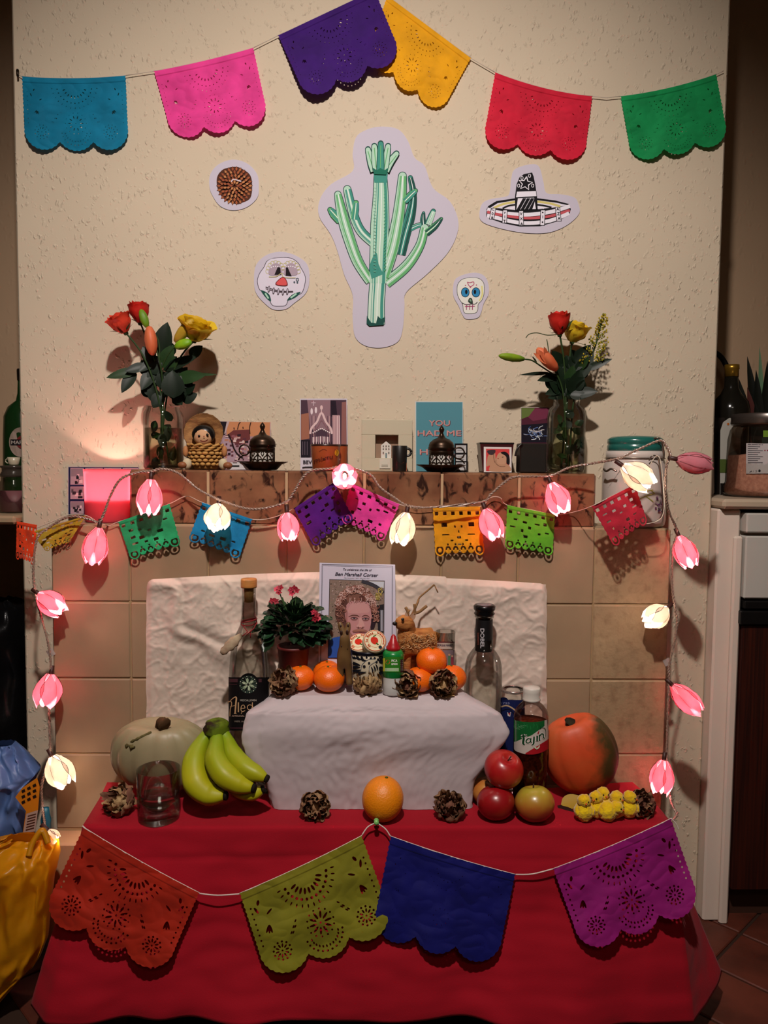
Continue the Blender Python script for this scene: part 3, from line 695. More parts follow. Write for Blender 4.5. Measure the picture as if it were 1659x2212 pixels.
def flagpos(cor, base, amp, seed, sag=0, crease=1.0, hang=.0, off=None):
    TL, TR, BR, BL = [Vector((x, y, 0)) for x, y in cor]
    def f(u, v):
        p = (TL*(1-u)+TR*u)*(1-v)+(BL*(1-u)+BR*u)*v
        p.y += sag*4*u*(1-u)*(1-v)
        n = amp*(math.sin(u*9+seed+v*1.5)*.5*v+noise.noise(Vector((u*3+seed, v*3, seed)))*1.1*min(1, v*3)+crease*.35*abs(noise.noise(Vector((u*8, v*8+seed, 2)))))
        l = (hang*v+n+(.0016 if v < .07 else 0))
        return base(p.x, p.y, l)
    return f
def fmat(n, c, tr=.3): return mat('tissue_'+n, c, .75, .2, var=.12, vscale=25, transl=tr, sheen=.1, bump=.0006, bscale=60)
string_m = mat('white_string', '#bfb2a2', .9, .1)
bt = thing('wall_bunting', 'string of six large cut-paper flags, teal to green, across the top of the wall', 'bunting', P(829, 160, YW))
wbase = lambda x, y, l: P(x, y, YW-.006-l)
top = [('teal', '#0b7fa6', [(47,165),(272,163),(279,327),(54,326)], 5, .45), ('pink', '#f0459c', [(332,154),(548,103),(583,268),(374,306)], 3, .45), ('purple', '#3d1470', [(600,77),(810,-22),(872,130),(664,220)], 0, .5),
 ('yellow', '#efaa12', [(836,-10),(1018,126),(949,250),(788,132)], 0, .5), ('red', '#d4203c', [(1069,156),(1280,208),(1262,354),(1040,318)], 8, .5), ('green', '#129452', [(1340,208),(1548,160),(1576,312),(1366,354)], 6, .5)]
mid = [ # extra hang away from wall for the purple one which overlaps the yellow
 0, 0, .012, 0, 0, 0]
for i, (n, c, cor, sag, hs) in enumerate(top):
    o = sheet('flag', sdf_big(1.45, .75), 1.45, flagpos(cor, wbase, .006, i*3.1, sag, hang=.004+mid[i]), 170, 117, fmat(n, c, .25), bt)
    o['label'] = n+' cut-paper flag with scalloped lower edge'
m = mesh1(string_m)
for seg in ([(36,158),(47,165)], [(272,163),(332,154)], [(548,103),(600,77)], [(1018,126),(1069,156)], [(1280,208),(1310,211),(1340,208)], [(1548,160),(1563,153)]):
    m.tube([P(x, y, YW-.0065) for x, y in seg], .0008, 5)
for n, c, cor, sag, hs in top:
    (x0, y0), (x1, y1) = cor[0], cor[1]; m.tube([P(x0+(x1-x0)*k/8, y0+(y1-y0)*k/8+sag*4*(k/8)*(1-k/8), YW-.0065) for k in range(9)], .0009, 5)
m.build('string', bt)
mesh1(mat('nail_steel', '#4a4038', .4, .5, 1)).tube([P(38,152,YW+.0), P(38,152,YW-.012)], .003, 6).tube([P(38,150,YW-.011), P(39,166,YW-.011)], .002, 6).build('hook', bt)
# small felt flags in front of the tiles
bt = thing('small_flag_garland', 'garland of small pierced felt flags hanging in front of the mantel', 'bunting', P(829, 1110, 1.465))
sm = [('orange', '#d8401c', [(36,1126),(80,1134),(74,1222),(34,1208)], 1, .0), ('yellow', '#b5922a', [(66,1150),(186,1114),(150,1172),(100,1192)], 2, .0), ('green', '#1f9a60', [(254,1128),(367,1088),(392,1178),(283,1212)], 3, 0), ('blue', '#1679ad', [(436,1085),(546,1122),(516,1210),(405,1168)], 4, 0),
 ('purple', '#4a1878', [(634,1099),(722,1041),(766,1122),(679,1184)], 5, .006), ('pink', '#d8429c', [(757,1043),(864,1090),(828,1172),(736,1128)], 6, 0), ('amber', '#d8961a', [(934,1096),(1038,1094),(1048,1200),(940,1203)], 7, 0), ('lime green', '#5cae2a', [(1095,1091),(1200,1112),(1194,1202),(1090,1186)], 8, 0), ('red', '#b8283a', [(1277,1094),(1372,1046),(1400,1130),(1328,1184)], 9, 0)]
def gbase(x, y, l): return P(x, y, 1.480-l)
for n, c, cor, kd, hg in sm:
    f_, A = sdf_small(kd); th = .0012
    Yb = 1.480-(.06 if n == 'red' else 0)
    o = sheet('flag', f_, A, flagpos(cor, lambda x, y, l, Yb=Yb: P(x, y, Yb-l), .004, kd*1.9, 0, .3, hang=.005+hg*.7), 90, 72, mat('felt_'+n.replace(' ', '_'), c, .9, .1, var=.08, vscale=60, bump=.0004, bscale=300, transl=.12, sheen=.2), bt, thick=th)
    o['label'] = n+' pierced flag'+(' with a skull face' if kd == 7 else '')
m = mesh1(string_m)
def gs(pts, Y=1.4672):
    m.tube([P(p.x, p.y, 1.4802-p.z*1.2) for p in catmull([Vector((a[0], a[1], a[2] if len(a) > 2 else 0)) for a in pts], 5)], .0009, 5)
gs([(60,1148),(110,1128),(150,1112),(187,1114),(212,1128),(235,1135),(254,1128),(310,1110),(367,1088),(395,1074),(410,1073),(436,1085),(490,1104),(546,1122),(590,1118),(634,1099),(680,1070),(722,1041),(740,1034),(757,1043),(810,1067),(864,1090),(900,1098),(934,1096),(990,1095),(1038,1094),(1060,1075),(1080,1075),(1095,1091),(1150,1102),(1200,1112),(1240,1106),(1277,1094,.05),(1325,1070,.05),(1372,1046,.05),(1400,1010,.055),(1418,985,.055),(1428,1000,.06),(1434,1060,.06),(1434,1105,.055),(1420,1126,.05),(1380,1134,.045)])
m.build('string', bt)
# large flags pinned to the cloth
def cb(x, y, l):
    # the cloth front, leaning towards the room at its foot
    Y = 1.285
    for _ in range(4):
        p = P(x, y, Y); v = max(0, min(1.1, (ZT-p.z)/(ZT-.1))); Y = 1.287-.095*v**1.15*1.0
    return P(x, y, Y-.016-l)
bt = thing('altar_bunting', 'string of four large cut-paper flags, orange, olive, navy and magenta, pinned along the red tablecloth', 'bunting', P(815, 1790, 1.27))
big = [('orange', '#a8240f', [(180,1787),(431,1929),(352,2112),(84,1985)], 1), ('olive green', '#7f7c1c', [(517,1930),(782,1805),(858,2012),(580,2122)], 2), ('navy blue', '#06085c', [(843,1806),(1114,1889),(1072,2092),(800,2028)], 3), ('magenta', '#921472', [(1194,1877),(1450,1768),(1520,1968),(1262,2064)], 4)]
for n, c, cor, sd in big:
    tr = .05 if sd == 3 else .18
    o = sheet('flag', sdf_big(1.45, 1.35 if sd != 3 else .35), 1.45, flagpos(cor, cb, .009, sd*2.7, 4, .8, hang=.0), 230, 158, fmat(n.replace(' ', '_'), c, tr), bt)
    o['label'] = n+' cut-paper flag with scalloped lower edge'
m = mesh1(mat('white_cord', '#d6c4bc', .9, .1))
for seg in ([(178,1784),(184,1789)], [(431,1930),(470,1934),(517,1931)], [(782,1804),(795,1786),(813,1777)], [(813,1777),(832,1790),(843,1806)], [(1114,1889),(1150,1888),(1194,1877)], [(1450,1768),(1462,1782),(1466,1792)]):
    m.tube([cb(p.x, p.y, .0005) for p in catmull([Vector((x, y, 0)) for x, y in seg], 5)], .0012, 5)
for n, c, cor, sd in big:
    (x0, y0), (x1, y1) = cor[0], cor[1]; m.tube([cb(x0+(x1-x0)*k/12, y0+(y1-y0)*k/12+4*4*(k/12)*(1-k/12), .001) for k in range(13)], .0010, 5)
m.build('string', bt)
c = cb(813, 1776, 0); pin = thing('green_pushpin', 'small green push pin holding the flag string at the front of the table', 'pushpin', c)
gm = mat('green_plastic', '#7fc06a', .3, .5)
m = mesh1(gm).lathe(c+Vector((0, .006, 0)), [(0, .0), (.0045, .0005), (.0045, .002), (.0025, .004), (.0025, .010), (.0042, .011), (.0042, .014), (.001, .0145), (0, .0145)], 14, Vector((0, -1, .2))); m.build('head', pin)
mesh1(mat('pin_steel', '#b0aaa0', .3, .5, 1)).tube([c+Vector((0, .018, 0)), c+Vector((0, .006, 0))], .0006, 5).build('needle', pin)
# ------------------------------------------------------------------ tulip string lights
sl = thing('string_lights', 'twisted wire string of pink and white fabric tulip lights framing the altar', 'string lights', P(745, 1040, 1.45))
def petm(n, c, tr): return mat('petal_'+n, c, .6, .2, transl=tr, var=.06, vscale=60)
pkm = petm('pink', '#f2a6b4', .6); whm = petm('white', '#eaded2', .5)
wirem = mat('petal_wire', '#4a2a20', .7, .2); sockm = mat('socket_brown', '#3a1a14', .5, .4)
bulbp = mat('bulb_glow_pink', '#fff0e8', .4, emit='#ffc8b8', es=22); bulbw = mat('bulb_glow_white', '#fff0e8', .4, emit='#fff0e0', es=10)
# socket pixel, tip pixel, half width, colour, tilt towards the viewer, power
TU = [(326,1036,322,1116,27,'p',.15,1.0),(214,1140,200,1222,27,'p',.1,.55),(472,1090,472,1150,29,'w',.8,1.0),(620,1108,626,1170,25,'p',.25,.6),(745,1006,745,1042,27,'p',2.6,1.2),
 (878,1108,862,1180,27,'w',.3,1.1),(1048,1100,1072,1168,26,'p',.3,.6),(1190,1044,1216,1112,27,'p',.3,1.2),(1345,1006,1408,1052,30,'w',.3,1.2),(1462,992,1538,1008,24,'p',.1,.12),
 (1466,1158,1490,1228,25,'p',.3,1.0),(1440,1314,1386,1346,27,'w',.5,1.2),(1452,1480,1510,1540,25,'p',.2,.4),(1434,1642,1422,1714,26,'p',.15,1.0),(84,1283,142,1322,26,'p',.2,1.0),
 (110,1456,104,1528,29,'p',.4,.5),(112,1634,150,1698,30,'w',.2,1.2),(103,1794,128,1812,13,'w',.3,1.2)]
def tprof(u): return .14+.86*math.sin(math.pi*min(.93, .04+.80*u))**.85
def tulip(i, sx, sy, tx, ty, hw, c, tilt, pw):
    Y0 = 1.447
    if i in (8, 9): Y0 = 1.40
    if i == 17: Y0 = 1.36
    s_ = P(sx, sy, Y0); e_ = P(tx, ty, Y0); d_ = e_-s_; L = d_.length*(1+.0); d_.y = -tilt*d_.length*.6; ax, e1, e2 = frame(d_)
    if tilt > 2: L = .045; ax, e1, e2 = frame((0, -1, -.1))
    if tilt > 2: s_ = P(745, 1026, 1.452)
    Rr = hw*Sc(Y0)*1.0
    so = mesh1(sockm).tube([s_-ax*.016, s_-ax*.002, s_+ax*.003], [.0042, .0042, .0035], 8).build('tulip_lamp', sl)
    so['label'] = ('pink' if c == 'p' else 'white')+' fabric tulip lamp'
    m = pkm if c == 'p' else whm
    for ring_ in (0, 1):
        for k in range(3):
            ph = 2*math.pi*(k+.5*ring_)/3+i; r = Rr*(1.0-.16*ring_); mb = mesh1(m)
            sd = i*7+k+ring_*3.3
            petal(mb, s_, ax, e1, e2, L*(.98-.05*ring_), r, ph, 2.35, tprof, .10, sd, 9, 8, wfn=lambda u: .30+.70*math.sin(math.pi*min(.86, .1+.78*u)))
            mb.use(wirem)
            g = lambda u, v: (lambda a, rr: s_+ax*(L*(.98-.05*ring_)*(u-.12*abs(v-.5)*2*u))+(e1*math.cos(a)+e2*math.sin(a))*rr)(ph+2.35*(v-.5)*(.30+.70*math.sin(math.pi*min(.86, .1+.78*u))), tprof(u)*r*1.03)
            if ring_ == 0:
                mb.tube([g(q/8, .0) for q in range(9)], .00042, 4); mb.tube([g(q/8, 1) for q in range(9)], .00042, 4)
                mb.tube([g(.05+q/8*.7, .5) for q in range(9)], .0003, 4)
            mb.build('petal', so)
    if pw > .2:
        bc_ = s_+ax*L*.42
        mesh1(bulbp if c == 'p' else bulbw).ell(bc_, (.0035, .0035, .006), 8, 6).build('bulb', so)
        l = bpy.data.lights.new('tulip_glow', 'POINT'); l.energy = (.34 if c == 'p' else .20)*pw; l.color = (1, .56, .54) if c == 'p' else (1, .86, .72); l.shadow_soft_size = .006
        o = bpy.data.objects.new('tulip_glow', l); COL.objects.link(o); o.location = bc_+ax*.011+Vector((0, -.003, 0))
for i, a in enumerate(TU): tulip(i, *a)
cp = [(1432,1790,1.35),(1462,1762,1.38),(1455,1745,1.40),(1448,1720,1.44),(1440,1640),(1442,1560),(1445,1470),(1445,1440),(1462,1355),(1458,1310),(1452,1270),(1452,1190),(1463,1150),(1445,1105,1.43),(1437,1060,1.41),(1440,1005,1.405),(1448,985,1.40),(1438,962,1.40),(1425,952,1.40),(1385,968,1.40),(1335,990,1.40),(1285,1000,1.43),(1230,1010),(1187,1028),(1115,1030),(1090,1042),(1060,1068),(1040,1084),(930,1096),(880,1092),(850,1074),(820,1052),(798,1024),(745,1008),(710,1013),(675,1016),(655,1030),(635,1062),(618,1084),(570,1098),(530,1098),(480,1082),(430,1058),(385,1022),(350,1013),(326,1018),(300,1020),(262,1034),(240,1068),(225,1108),(213,1128),(195,1122,1.455),(150,1116,1.458),(105,1140,1.458),(80,1165),(72,1230),(76,1278),(88,1330),(105,1395),(110,1452),(106,1530),(108,1625),(98,1665),(90,1700),(92,1745),(98,1785,1.40),(102,1796,1.37)]
pts = []
for q in cp: Y = q[2] if len(q) > 2 else 1.447; p = P(q[0], q[1], Y); pts.append(p)
path = catmull(pts, 10); 
acc = 0; A_, B_ = [], []; prev = path[0]
for i, p in enumerate(path):
    acc += (p-prev).length; prev = p; t = (path[min(i+1, len(path)-1)]-path[max(i-1, 0)]).normalized(); s1 = t.cross(Vector((0, 1, 0)))
    s1 = s1.normalized() if s1.length > 1e-4 else Vector((1, 0, 0)); s2 = t.cross(s1); a_ = acc*2*math.pi/.013; off = (s1*math.cos(a_)+s2*math.sin(a_))*.0015; A_.append(p+off); B_.append(p-off)
m = mesh1(mat('clear_cable', '#94786a', .2, .9, var=.3, vscale=400)).tube(A_, .0016, 6).tube(B_, .0016, 6)
cbl = m.build('cable', sl)
for nm, (x, y), lb in (('adhesive_tape', (110, 1410), 'small square of clear tape holding the light cable on the left tiles'), ('adhesive_tape', (1441, 1430), 'small square of clear tape holding the light cable on the right tiles')):
    c = P(x, y, YT-.0015); m = mesh1(mat('tape', '#b8b2ac', .2, .6, transl=.3), False)
    a_ = .5; m.grid(lambda u, v: c+Vector(((u-.5)*.014*math.cos(a_)-(v-.5)*.014*math.sin(a_), -.0012*math.sin(u*3), (u-.5)*.014*math.sin(a_)+(v-.5)*.014*math.cos(a_))), 4, 2)
    tag(m.build(nm), lb, 'tape')
# ------------------------------------------------------------------ on the altar
glass = mat('clear_glass', '#ffffff', .05, glasslike=(.93, .93, .90)); 
def seat(px, py, z, Y=None): p = Pz(px, py, z); return p
rgb = random.Random(11)
# --- fruit
def mandarin(px, py, rpx, Y, zc, lb, seed):
    R = rpx*Sc(Y); c = Vector((P(px, py, Y).x, Y, zc if zc else ZB+R*.86+.001)); 
    om = mat('mandarin_skin', '#f06a0c', .35, .5, var=.08, vscale=12, bump=.0006, bscale=420, sss=.15)
    t = thing('mandarin', lb, 'mandarin', c-Vector((0, 0, R*.86)), 'mandarins on the white cloth')
    rot = Matrix.Rotation(seed, 4, 'Z') @ Matrix.Rotation(.35*math.sin(seed*3), 4, 'X')
    def fn(p, a, b):
        k = 1+.012*noise.noise(p*60+Vector((seed, 0, 0))); p = p*k
        p.z -= R*.10*math.exp(-((math.pi-b)/.28)**2)*(1-.3*math.cos(5*a)); return p
    m = mesh1(om).ell(c, (R, R, R*.86), 36, 22, rot, fn); m.build('skin', t)
    top = rot @ Vector((0, 0, R*.79)); ax = (rot @ Vector((0, 0, 1))).normalized()
    mesh1(mat('stalk_green', '#4a5a1c', .8, .2)).lathe(c+top-ax*.001, [(0, 0), (.0028, .0003), (.0022, .0018), (0, .002)], 6, ax).build('stalk', t)
mandarin(648, 1466, 32, 1.405, None, 'mandarin at the left end, between the dried rose and the doubled mandarin', 1)
mandarin(711, 1467, 34, 1.395, None, 'mandarin in the front left, right of the leftmost mandarin', 2)
mandarin(706, 1452, 31, 1.440, None, 'mandarin half hidden behind the front left one', 3.2)
mandarin(932, 1426, 34, 1.405, P(932, 1426, 1.405).z, 'mandarin resting on top of the right hand pile', 4.1)
mandarin(905, 1474, 32, 1.395, None, 'mandarin low in the right pile, behind the open dried rose', 5.3)
mandarin(975, 1476, 33, 1.405, None, 'mandarin at the right end, behind the dried rose beside the clear bottle', 6.2)
mandarin(890, 1458, 24, 1.445, None, 'small mandarin peeping out at the left back of the right pile', 7.2)
# orange
t_o = Pz(826, 1776, ZT); Ro = 46*Sc(1.309); c = Vector((P(827, 1720, 1.309).x, 1.309, ZT+Ro*1.08)); t = thing('orange', 'large single orange at the front centre of the red cloth', 'orange', (c.x, c.y, ZT))
mesh1(mat('orange_skin', '#e8860e', .4, .5, var=.06, vscale=10, bump=.0008, bscale=330)).ell(c, (Ro, Ro, Ro*1.08), 40, 26, Matrix.Rotation(.15, 4, 'Y')).build('skin', t)
mesh1(mat('stalk_green', '#4a5a1c', .8, .2)).lathe(c+Vector((.006, -.002, Ro*1.07)), [(0, 0), (.003, 0), (.002, .0015), (0, .0018)], 6).build('stalk', t)
# apples
def apple(px, py, rpx, Y, zc, lb, ca, cb_, thr, seed, lean):
    R = rpx*Sc(Y); c = Vector((P(px, py, Y).x, Y, zc or ZT+R*.93)); t = thing('apple', lb, 'apple', (c.x, c.y, c.z-R*.93), 'apples piled on the red cloth')
    am = mat('apple_skin_%d' % int(seed*10), ca, .3, .55, color2=cb_, vscale=9, c2=thr, detail=5, coat=.15)
    rot = Matrix.Rotation(lean[0], 4, 'X') @ Matrix.Rotation(lean[1], 4, 'Y')
    def fn(p, a, b):
        k = .92+.10*math.sin(b)**.6+.012*math.cos(5*a)*(1 if b < 1 else .3); p = Vector((p.x*k*(1+.04*math.cos(b*1.0+math.pi)), p.y*k*(1+.04*math.cos(b+math.pi)), p.z))
        p.z -= R*.26*math.exp(-((math.pi-b)/.28)**2); p.z += R*.16*math.exp(-(b/.30)**2); return p
    mesh1(am).ell(c, (R, R, R*.95), 40, 28, rot, fn).build('skin', t)
    q = [c+rot @ Vector((0, 0, R*.60)), c+rot @ Vector((.001, 0, R*.80)), c+rot @ Vector((.003, .001, R*.98))]
    mesh1(mat('apple_stem', '#3a2414', .8, .2)).tube(q, [.0012, .001, .0014], 6).build('stem', t)
apple(1088, 1662, 43, 1.325, P(1088, 1662, 1.325).z, 'red apple on top of the apple pile, leaning on the seasoning bottle', '#a01418', '#c04a2a', (.45, .75), 1, (.5, .2))
apple(1071, 1733, 41, 1.313, None, 'dark red apple with its stem showing, front left of the pile', '#8e1016', '#b8401e', (.5, .8), 2, (-.25, -.1))
apple(1155, 1731, 43, 1.306, None, 'yellow-green apple with a red blush, front right of the pile', '#b8782e', '#a02c1c', (.30, .62), 3, (-.25, -.1))
apple(1052, 1703, 33, 1.370, None, 'yellow-streaked apple tucked behind the dark red one', '#c88a3a', '#8e1818', (.4, .6), 4, (.1, .1))
# bananas
def blush(m, lo, hi, c_top):             # the fruit's own two colours: pale crown, red flanks
    nt = m.node_tree; N = nt.nodes; L = nt.links; b = N['Principled BSDF']; old = b.inputs['Base Color'].links[0].from_socket
    tc = N.new('ShaderNodeTexCoord'); sx = N.new('ShaderNodeSeparateXYZ'); L.new(tc.outputs['Object'], sx.inputs[0]); n = N.new('ShaderNodeTexNoise'); n.inputs['Scale'].default_value = 30; L.new(tc.outputs['Object'], n.inputs['Vector'])
    w_ = N.new('ShaderNodeMath'); w_.operation = 'MULTIPLY_ADD'; w_.inputs[1].default_value = .03; L.new(n.outputs['Fac'], w_.inputs[0]); L.new(sx.outputs['Z'], w_.inputs[2])
    r = N.new('ShaderNodeMapRange'); r.inputs[1].default_value = lo; r.inputs[2].default_value = hi; L.new(w_.outputs[0], r.inputs[0])
    mx = N.new('ShaderNodeMix'); mx.data_type = 'RGBA'; L.new(r.outputs[0], mx.inputs['Factor']); L.new(old, mx.inputs['A']); mx.inputs['B'].default_value = (*lin(c_top), 1); L.new(mx.outputs['Result'], b.inputs['Base Color'])
blush(MATS['apple_skin_30'], .045, .078, '#a89a30')
bt_ = thing('banana_bunch', 'bunch of green-yellow bananas standing against the white covered box', 'bananas', Pz(490, 1745, ZT))
bn = mat('banana_skin', '#8f9a10', .45, .4, var=.10, vscale=14)
def bang(m):                              # greener at the neck: the fruit's own ripening
    nt = m.node_tree; N = nt.nodes; L = nt.links; b = N['Principled BSDF']; ge = N.new('ShaderNodeTexCoord'); sx = N.new('ShaderNodeSeparateXYZ'); L.new(ge.outputs['Object'], sx.inputs[0])
    r = N.new('ShaderNodeMapRange'); r.inputs[1].default_value = .08; r.inputs[2].default_value = .17; L.new(sx.outputs['Z'], r.inputs[0])
    mx = N.new('ShaderNodeMix'); mx.data_type = 'RGBA'; L.new(r.outputs[0], mx.inputs['Factor']); mx.inputs['A'].default_value = (*lin('#a8a512'), 1); mx.inputs['B'].default_value = (*lin('#4d8a10'), 1)
    L.new(mx.outputs['Result'], b.inputs['Base Color'])
bang(bn)
tipm = mat('banana_tip', '#171008', .8, .2)
def banana(pix, Ys, rp):
    cpts = [P(x, y, Y) for (x, y), Y in zip(pix, Ys)]; path = catmull(cpts, 7); n = len(path); rs = []
    for i in range(n):
        f = i/(n-1)*(len(rp)-1); k = min(int(f), len(rp)-2); rs.append((rp[k]*(1-(f-k))+rp[k+1]*(f-k))*Sc(1.36))
    m = MB().use(bn); seg = 15; vs = []; e1 = None
    for i, p in enumerate(path):
        t = (path[min(i+1, n-1)]-path[max(i-1, 0)]).normalized()
        e1 = Vector((0, -1, 0))-t*(-t.y) if e1 is None else e1-t*e1.dot(t); e1.normalize(); e2 = t.cross(e1)
        for k in range(seg):
            a = 2*math.pi*k/seg; rr = rs[i]*(1+.045*math.cos(5*a)); vs.append(p+(e1*math.cos(a)+e2*math.sin(a))*rr)
    m.add(vs, [(i*seg+k, i*seg+(k+1) % seg, (i+1)*seg+(k+1) % seg, (i+1)*seg+k) for i in range(n-1) for k in range(seg)]+[tuple((n-1)*seg+k for k in range(seg)), tuple(range(seg))[::-1]])
    o = m.build('banana', bt_)
    d_ = (path[-1]-path[-2]).normalized(); mesh1(tipm).lathe(path[-1]-d_*.0005, [(0, 0), (rs[-1]*1.08, 0), (rs[-1]*1.1, .004), (rs[-1]*.85, .006), (0, .005)], 10, d_).build('tip', o)
banana([(455,1578),(436,1605),(420,1645),(424,1690),(452,1716),(485,1719)], [1.382,1.367,1.342,1.317,1.307,1.302], [11,17,26,29,24,9])
banana([(466,1578),(468,1605),(466,1640),(486,1674),(520,1694),(546,1702)], [1.377,1.357,1.327,1.307,1.302,1.297], [11,16,23,25,21,9])
banana([(480,1576),(492,1602),(505,1632),(530,1658),(556,1672),(574,1681)], [1.382,1.37,1.342,1.317,1.307,1.302], [10,15,21,21,17,8])
banana([(472,1580),(480,1620),(490,1660),(515,1700),(545,1712),(566,1706)], [1.387,1.387,1.377,1.327,1.312,1.312], [10,13,17,21,18,8])
q = P(466, 1570, 1.40); m = mesh1(mat('banana_crown', '#5e7014', .7, .2, color2='#2a1a0c', vscale=30, c2=(.45, .6))).lathe(P(467, 1580, 1.380), [(.018, 0), (.019, .006), (.016, .012), (.0165, .017), (.012, .021), (0, .020)], 14, Vector((.15, -.1, 1)), rib=lambda a, z: 1+.35*abs(math.cos(a))); m.build('crown', bt_)
# pumpkins
def pumpkin(name, lb, cx, cy, rpx, hpx, Y, ribs, dep, mt, lean, stem, smt, depth=1):
    R = rpx*Sc(Y); Hh = hpx*Sc(Y); c = Vector((P(cx, cy, Y).x, Y, ZT+Hh+.0025)); t = thing(name, lb, 'pumpkin', (c.x, c.y, ZT))
    rot = Matrix.Rotation(lean[0], 4, 'X') @ Matrix.Rotation(lean[1], 4, 'Y')
    def fn(p, a, b):
        k = 1-dep*(1-abs(math.cos(ribs*a/2+.4)))**1.5*math.sin(b)**.3; r_ = math.sin(b)**.15
        p = Vector((p.x*k, p.y*k*depth, p.z*(1)))
        p.z -= Hh*.30*math.exp(-((math.pi-b)/.45)**2); p.z += Hh*.15*math.exp(-(b/.5)**2); p *= 1+.012*noise.noise(p*18); return p
    mesh1(mt).ell(c, (R, R, Hh), 80, 40, rot, fn).build('rind', t)
    s0 = c+rot @ Vector((0, 0, Hh*.68)); pts = [s0+Vector(q) for q in stem]
    path = catmull(pts, 4); n = len(path)
    mesh1(smt).tube(path, [.013*(1-.35*math.sin(math.pi*i/(n-1)))*(1+.12*(i % 2)) for i in range(n)], 9).build('stem', t); return t
pw_ = mat('pumpkin_white', '#a09070', .45, .45, color2='#87805e', vscale=9, detail=6, c2=(.3, .7), bump=.001, bscale=14)
tW = pumpkin('white_pumpkin', 'pale grey-green ribbed pumpkin at the left behind the water glass', 350, 1640, 112, 92, 1.409, 14, .07, pw_, (.18, .04), [(0, 0, -.004), (0, -.004, .010), (.004, -.014, .016), (.012, -.022, .014)], mat('pumpkin_stem', '#4a321c', .85, .2, var=.3, vscale=60, bump=.002, bscale=90), .56)
sc_ = mat('rind_scar', '#4a4224', .8, .2, color2='#6a6038', vscale=120)
def onrind(x, y):
    R = 112*Sc(1.409); Hh = 92*Sc(1.409); X = P(350, 1640, 1.409).x; Y = 1.37
    for _ in range(4):
        p = P(x, y, Y); q = 1-((p.x-X)/R)**2-((p.z-ZT-Hh)/Hh)**2; Y = 1.409-R*.56*math.sqrt(max(.02, q))-.0045
    return P(x, y, Y)
m = mesh1(sc_); m.tube([onrind(282+k*5, 1603-k*2.4) for k in range(10)], [.0012+.0022*abs(math.sin(k*1.7)) for k in range(10)], 5); m.build('scar', tW)
m = mesh1(sc_); m.tube([onrind(272+k*3.2, 1612-2*math.sin(k)) for k in range(7)], [.003+.002*math.sin(k*2) for k in range(7)], 5); m.build('scar', tW)
oj = mat('pumpkin_orange', '#cc4a24', .5, .4, color2='#b8552a', vscale=12, detail=7, c2=(.35, .65), bump=.001, bscale=30)
def streak(m, x0, wd, colr):             # the dark green flush the rind has grown on one flank
    nt = m.node_tree; N = nt.nodes; L = nt.links; b = N['Principled BSDF']; old = b.inputs['Base Color'].links[0].from_socket
    tc = N.new('ShaderNodeTexCoord'); sx = N.new('ShaderNodeSeparateXYZ'); L.new(tc.outputs['Object'], sx.inputs[0]); n = N.new('ShaderNodeTexNoise'); n.inputs['Scale'].default_value = 38; n.inputs['Detail'].default_value = 6; L.new(tc.outputs['Object'], n.inputs['Vector'])
    w_ = N.new('ShaderNodeMath'); w_.operation = 'MULTIPLY_ADD'; w_.inputs[1].default_value = .07; L.new(n.outputs['Fac'], w_.inputs[0]); L.new(sx.outputs['X'], w_.inputs[2])
    r = N.new('ShaderNodeValToRGB'); e = r.color_ramp.elements; e[0].position = x0+.035; e[1].position = x0+.035+wd; e[0].color = (0, 0, 0, 1); e[1].color = (1, 1, 1, 1); L.new(w_.outputs[0], r.inputs[0])
    mx = N.new('ShaderNodeMix'); mx.data_type = 'RGBA'; L.new(r.outputs[0], mx.inputs['Factor']); L.new(old, mx.inputs['A']); mx.inputs['B'].default_value = (*lin(colr), 1); L.new(mx.outputs['Result'], b.inputs['Base Color'])
streak(oj, .004, .035, '#4a3a1c')
tO = pumpkin('orange_pumpkin', 'tall orange pumpkin with a dark green flank at the right behind the chicks', 1252, 1638, 84, 99, 1.402, 10, .035, oj, (.05, -.36), [(0, 0, -.006), (0, -.001, .002), (.001, -.003, .008)], mat('pumpkin_scar', '#2a2414', .85, .2), .72)
# water glass
gx, gy = 343, 1746; c = Vector((P(343, 1740, 1.317).x, 1.317, ZT+.001)); Rg = 46*Sc(1.318)
wg = thing('water_glass', 'clear tumbler half full of water beside the bananas', 'glass', c)
tg = mat('tumbler_glass', '#ffffff', .02, .5, trans=1.0); tg.node_tree.nodes['Principled BSDF'].inputs['IOR'].default_value = 1.45
hg = 112*Sc(1.318)
mesh1(mat('thin_tumbler', '#ffffff', .03, glasslike=(.98, .98, .97))).lathe(c, [(0, 0), (Rg*.93, 0), (Rg*.96, .003), (Rg, hg*.5), (Rg*1.02, hg), (Rg*.985, hg+.0008), (Rg*.955, hg), (Rg*.93, hg*.4), (Rg*.90, .014), (0, .012)], 48).build('tumbler', wg)
wm = mat('water', '#ffffff', .0, .5, trans=1.0); wm.node_tree.nodes['Principled BSDF'].inputs['IOR'].default_value = 1.33
mesh1(wm).lathe(c, [(0, .0123), (Rg*.897, .0143), (Rg*.93, hg*.4), (Rg*.938, hg*.55), (0, hg*.55)], 48).build('water', wg)
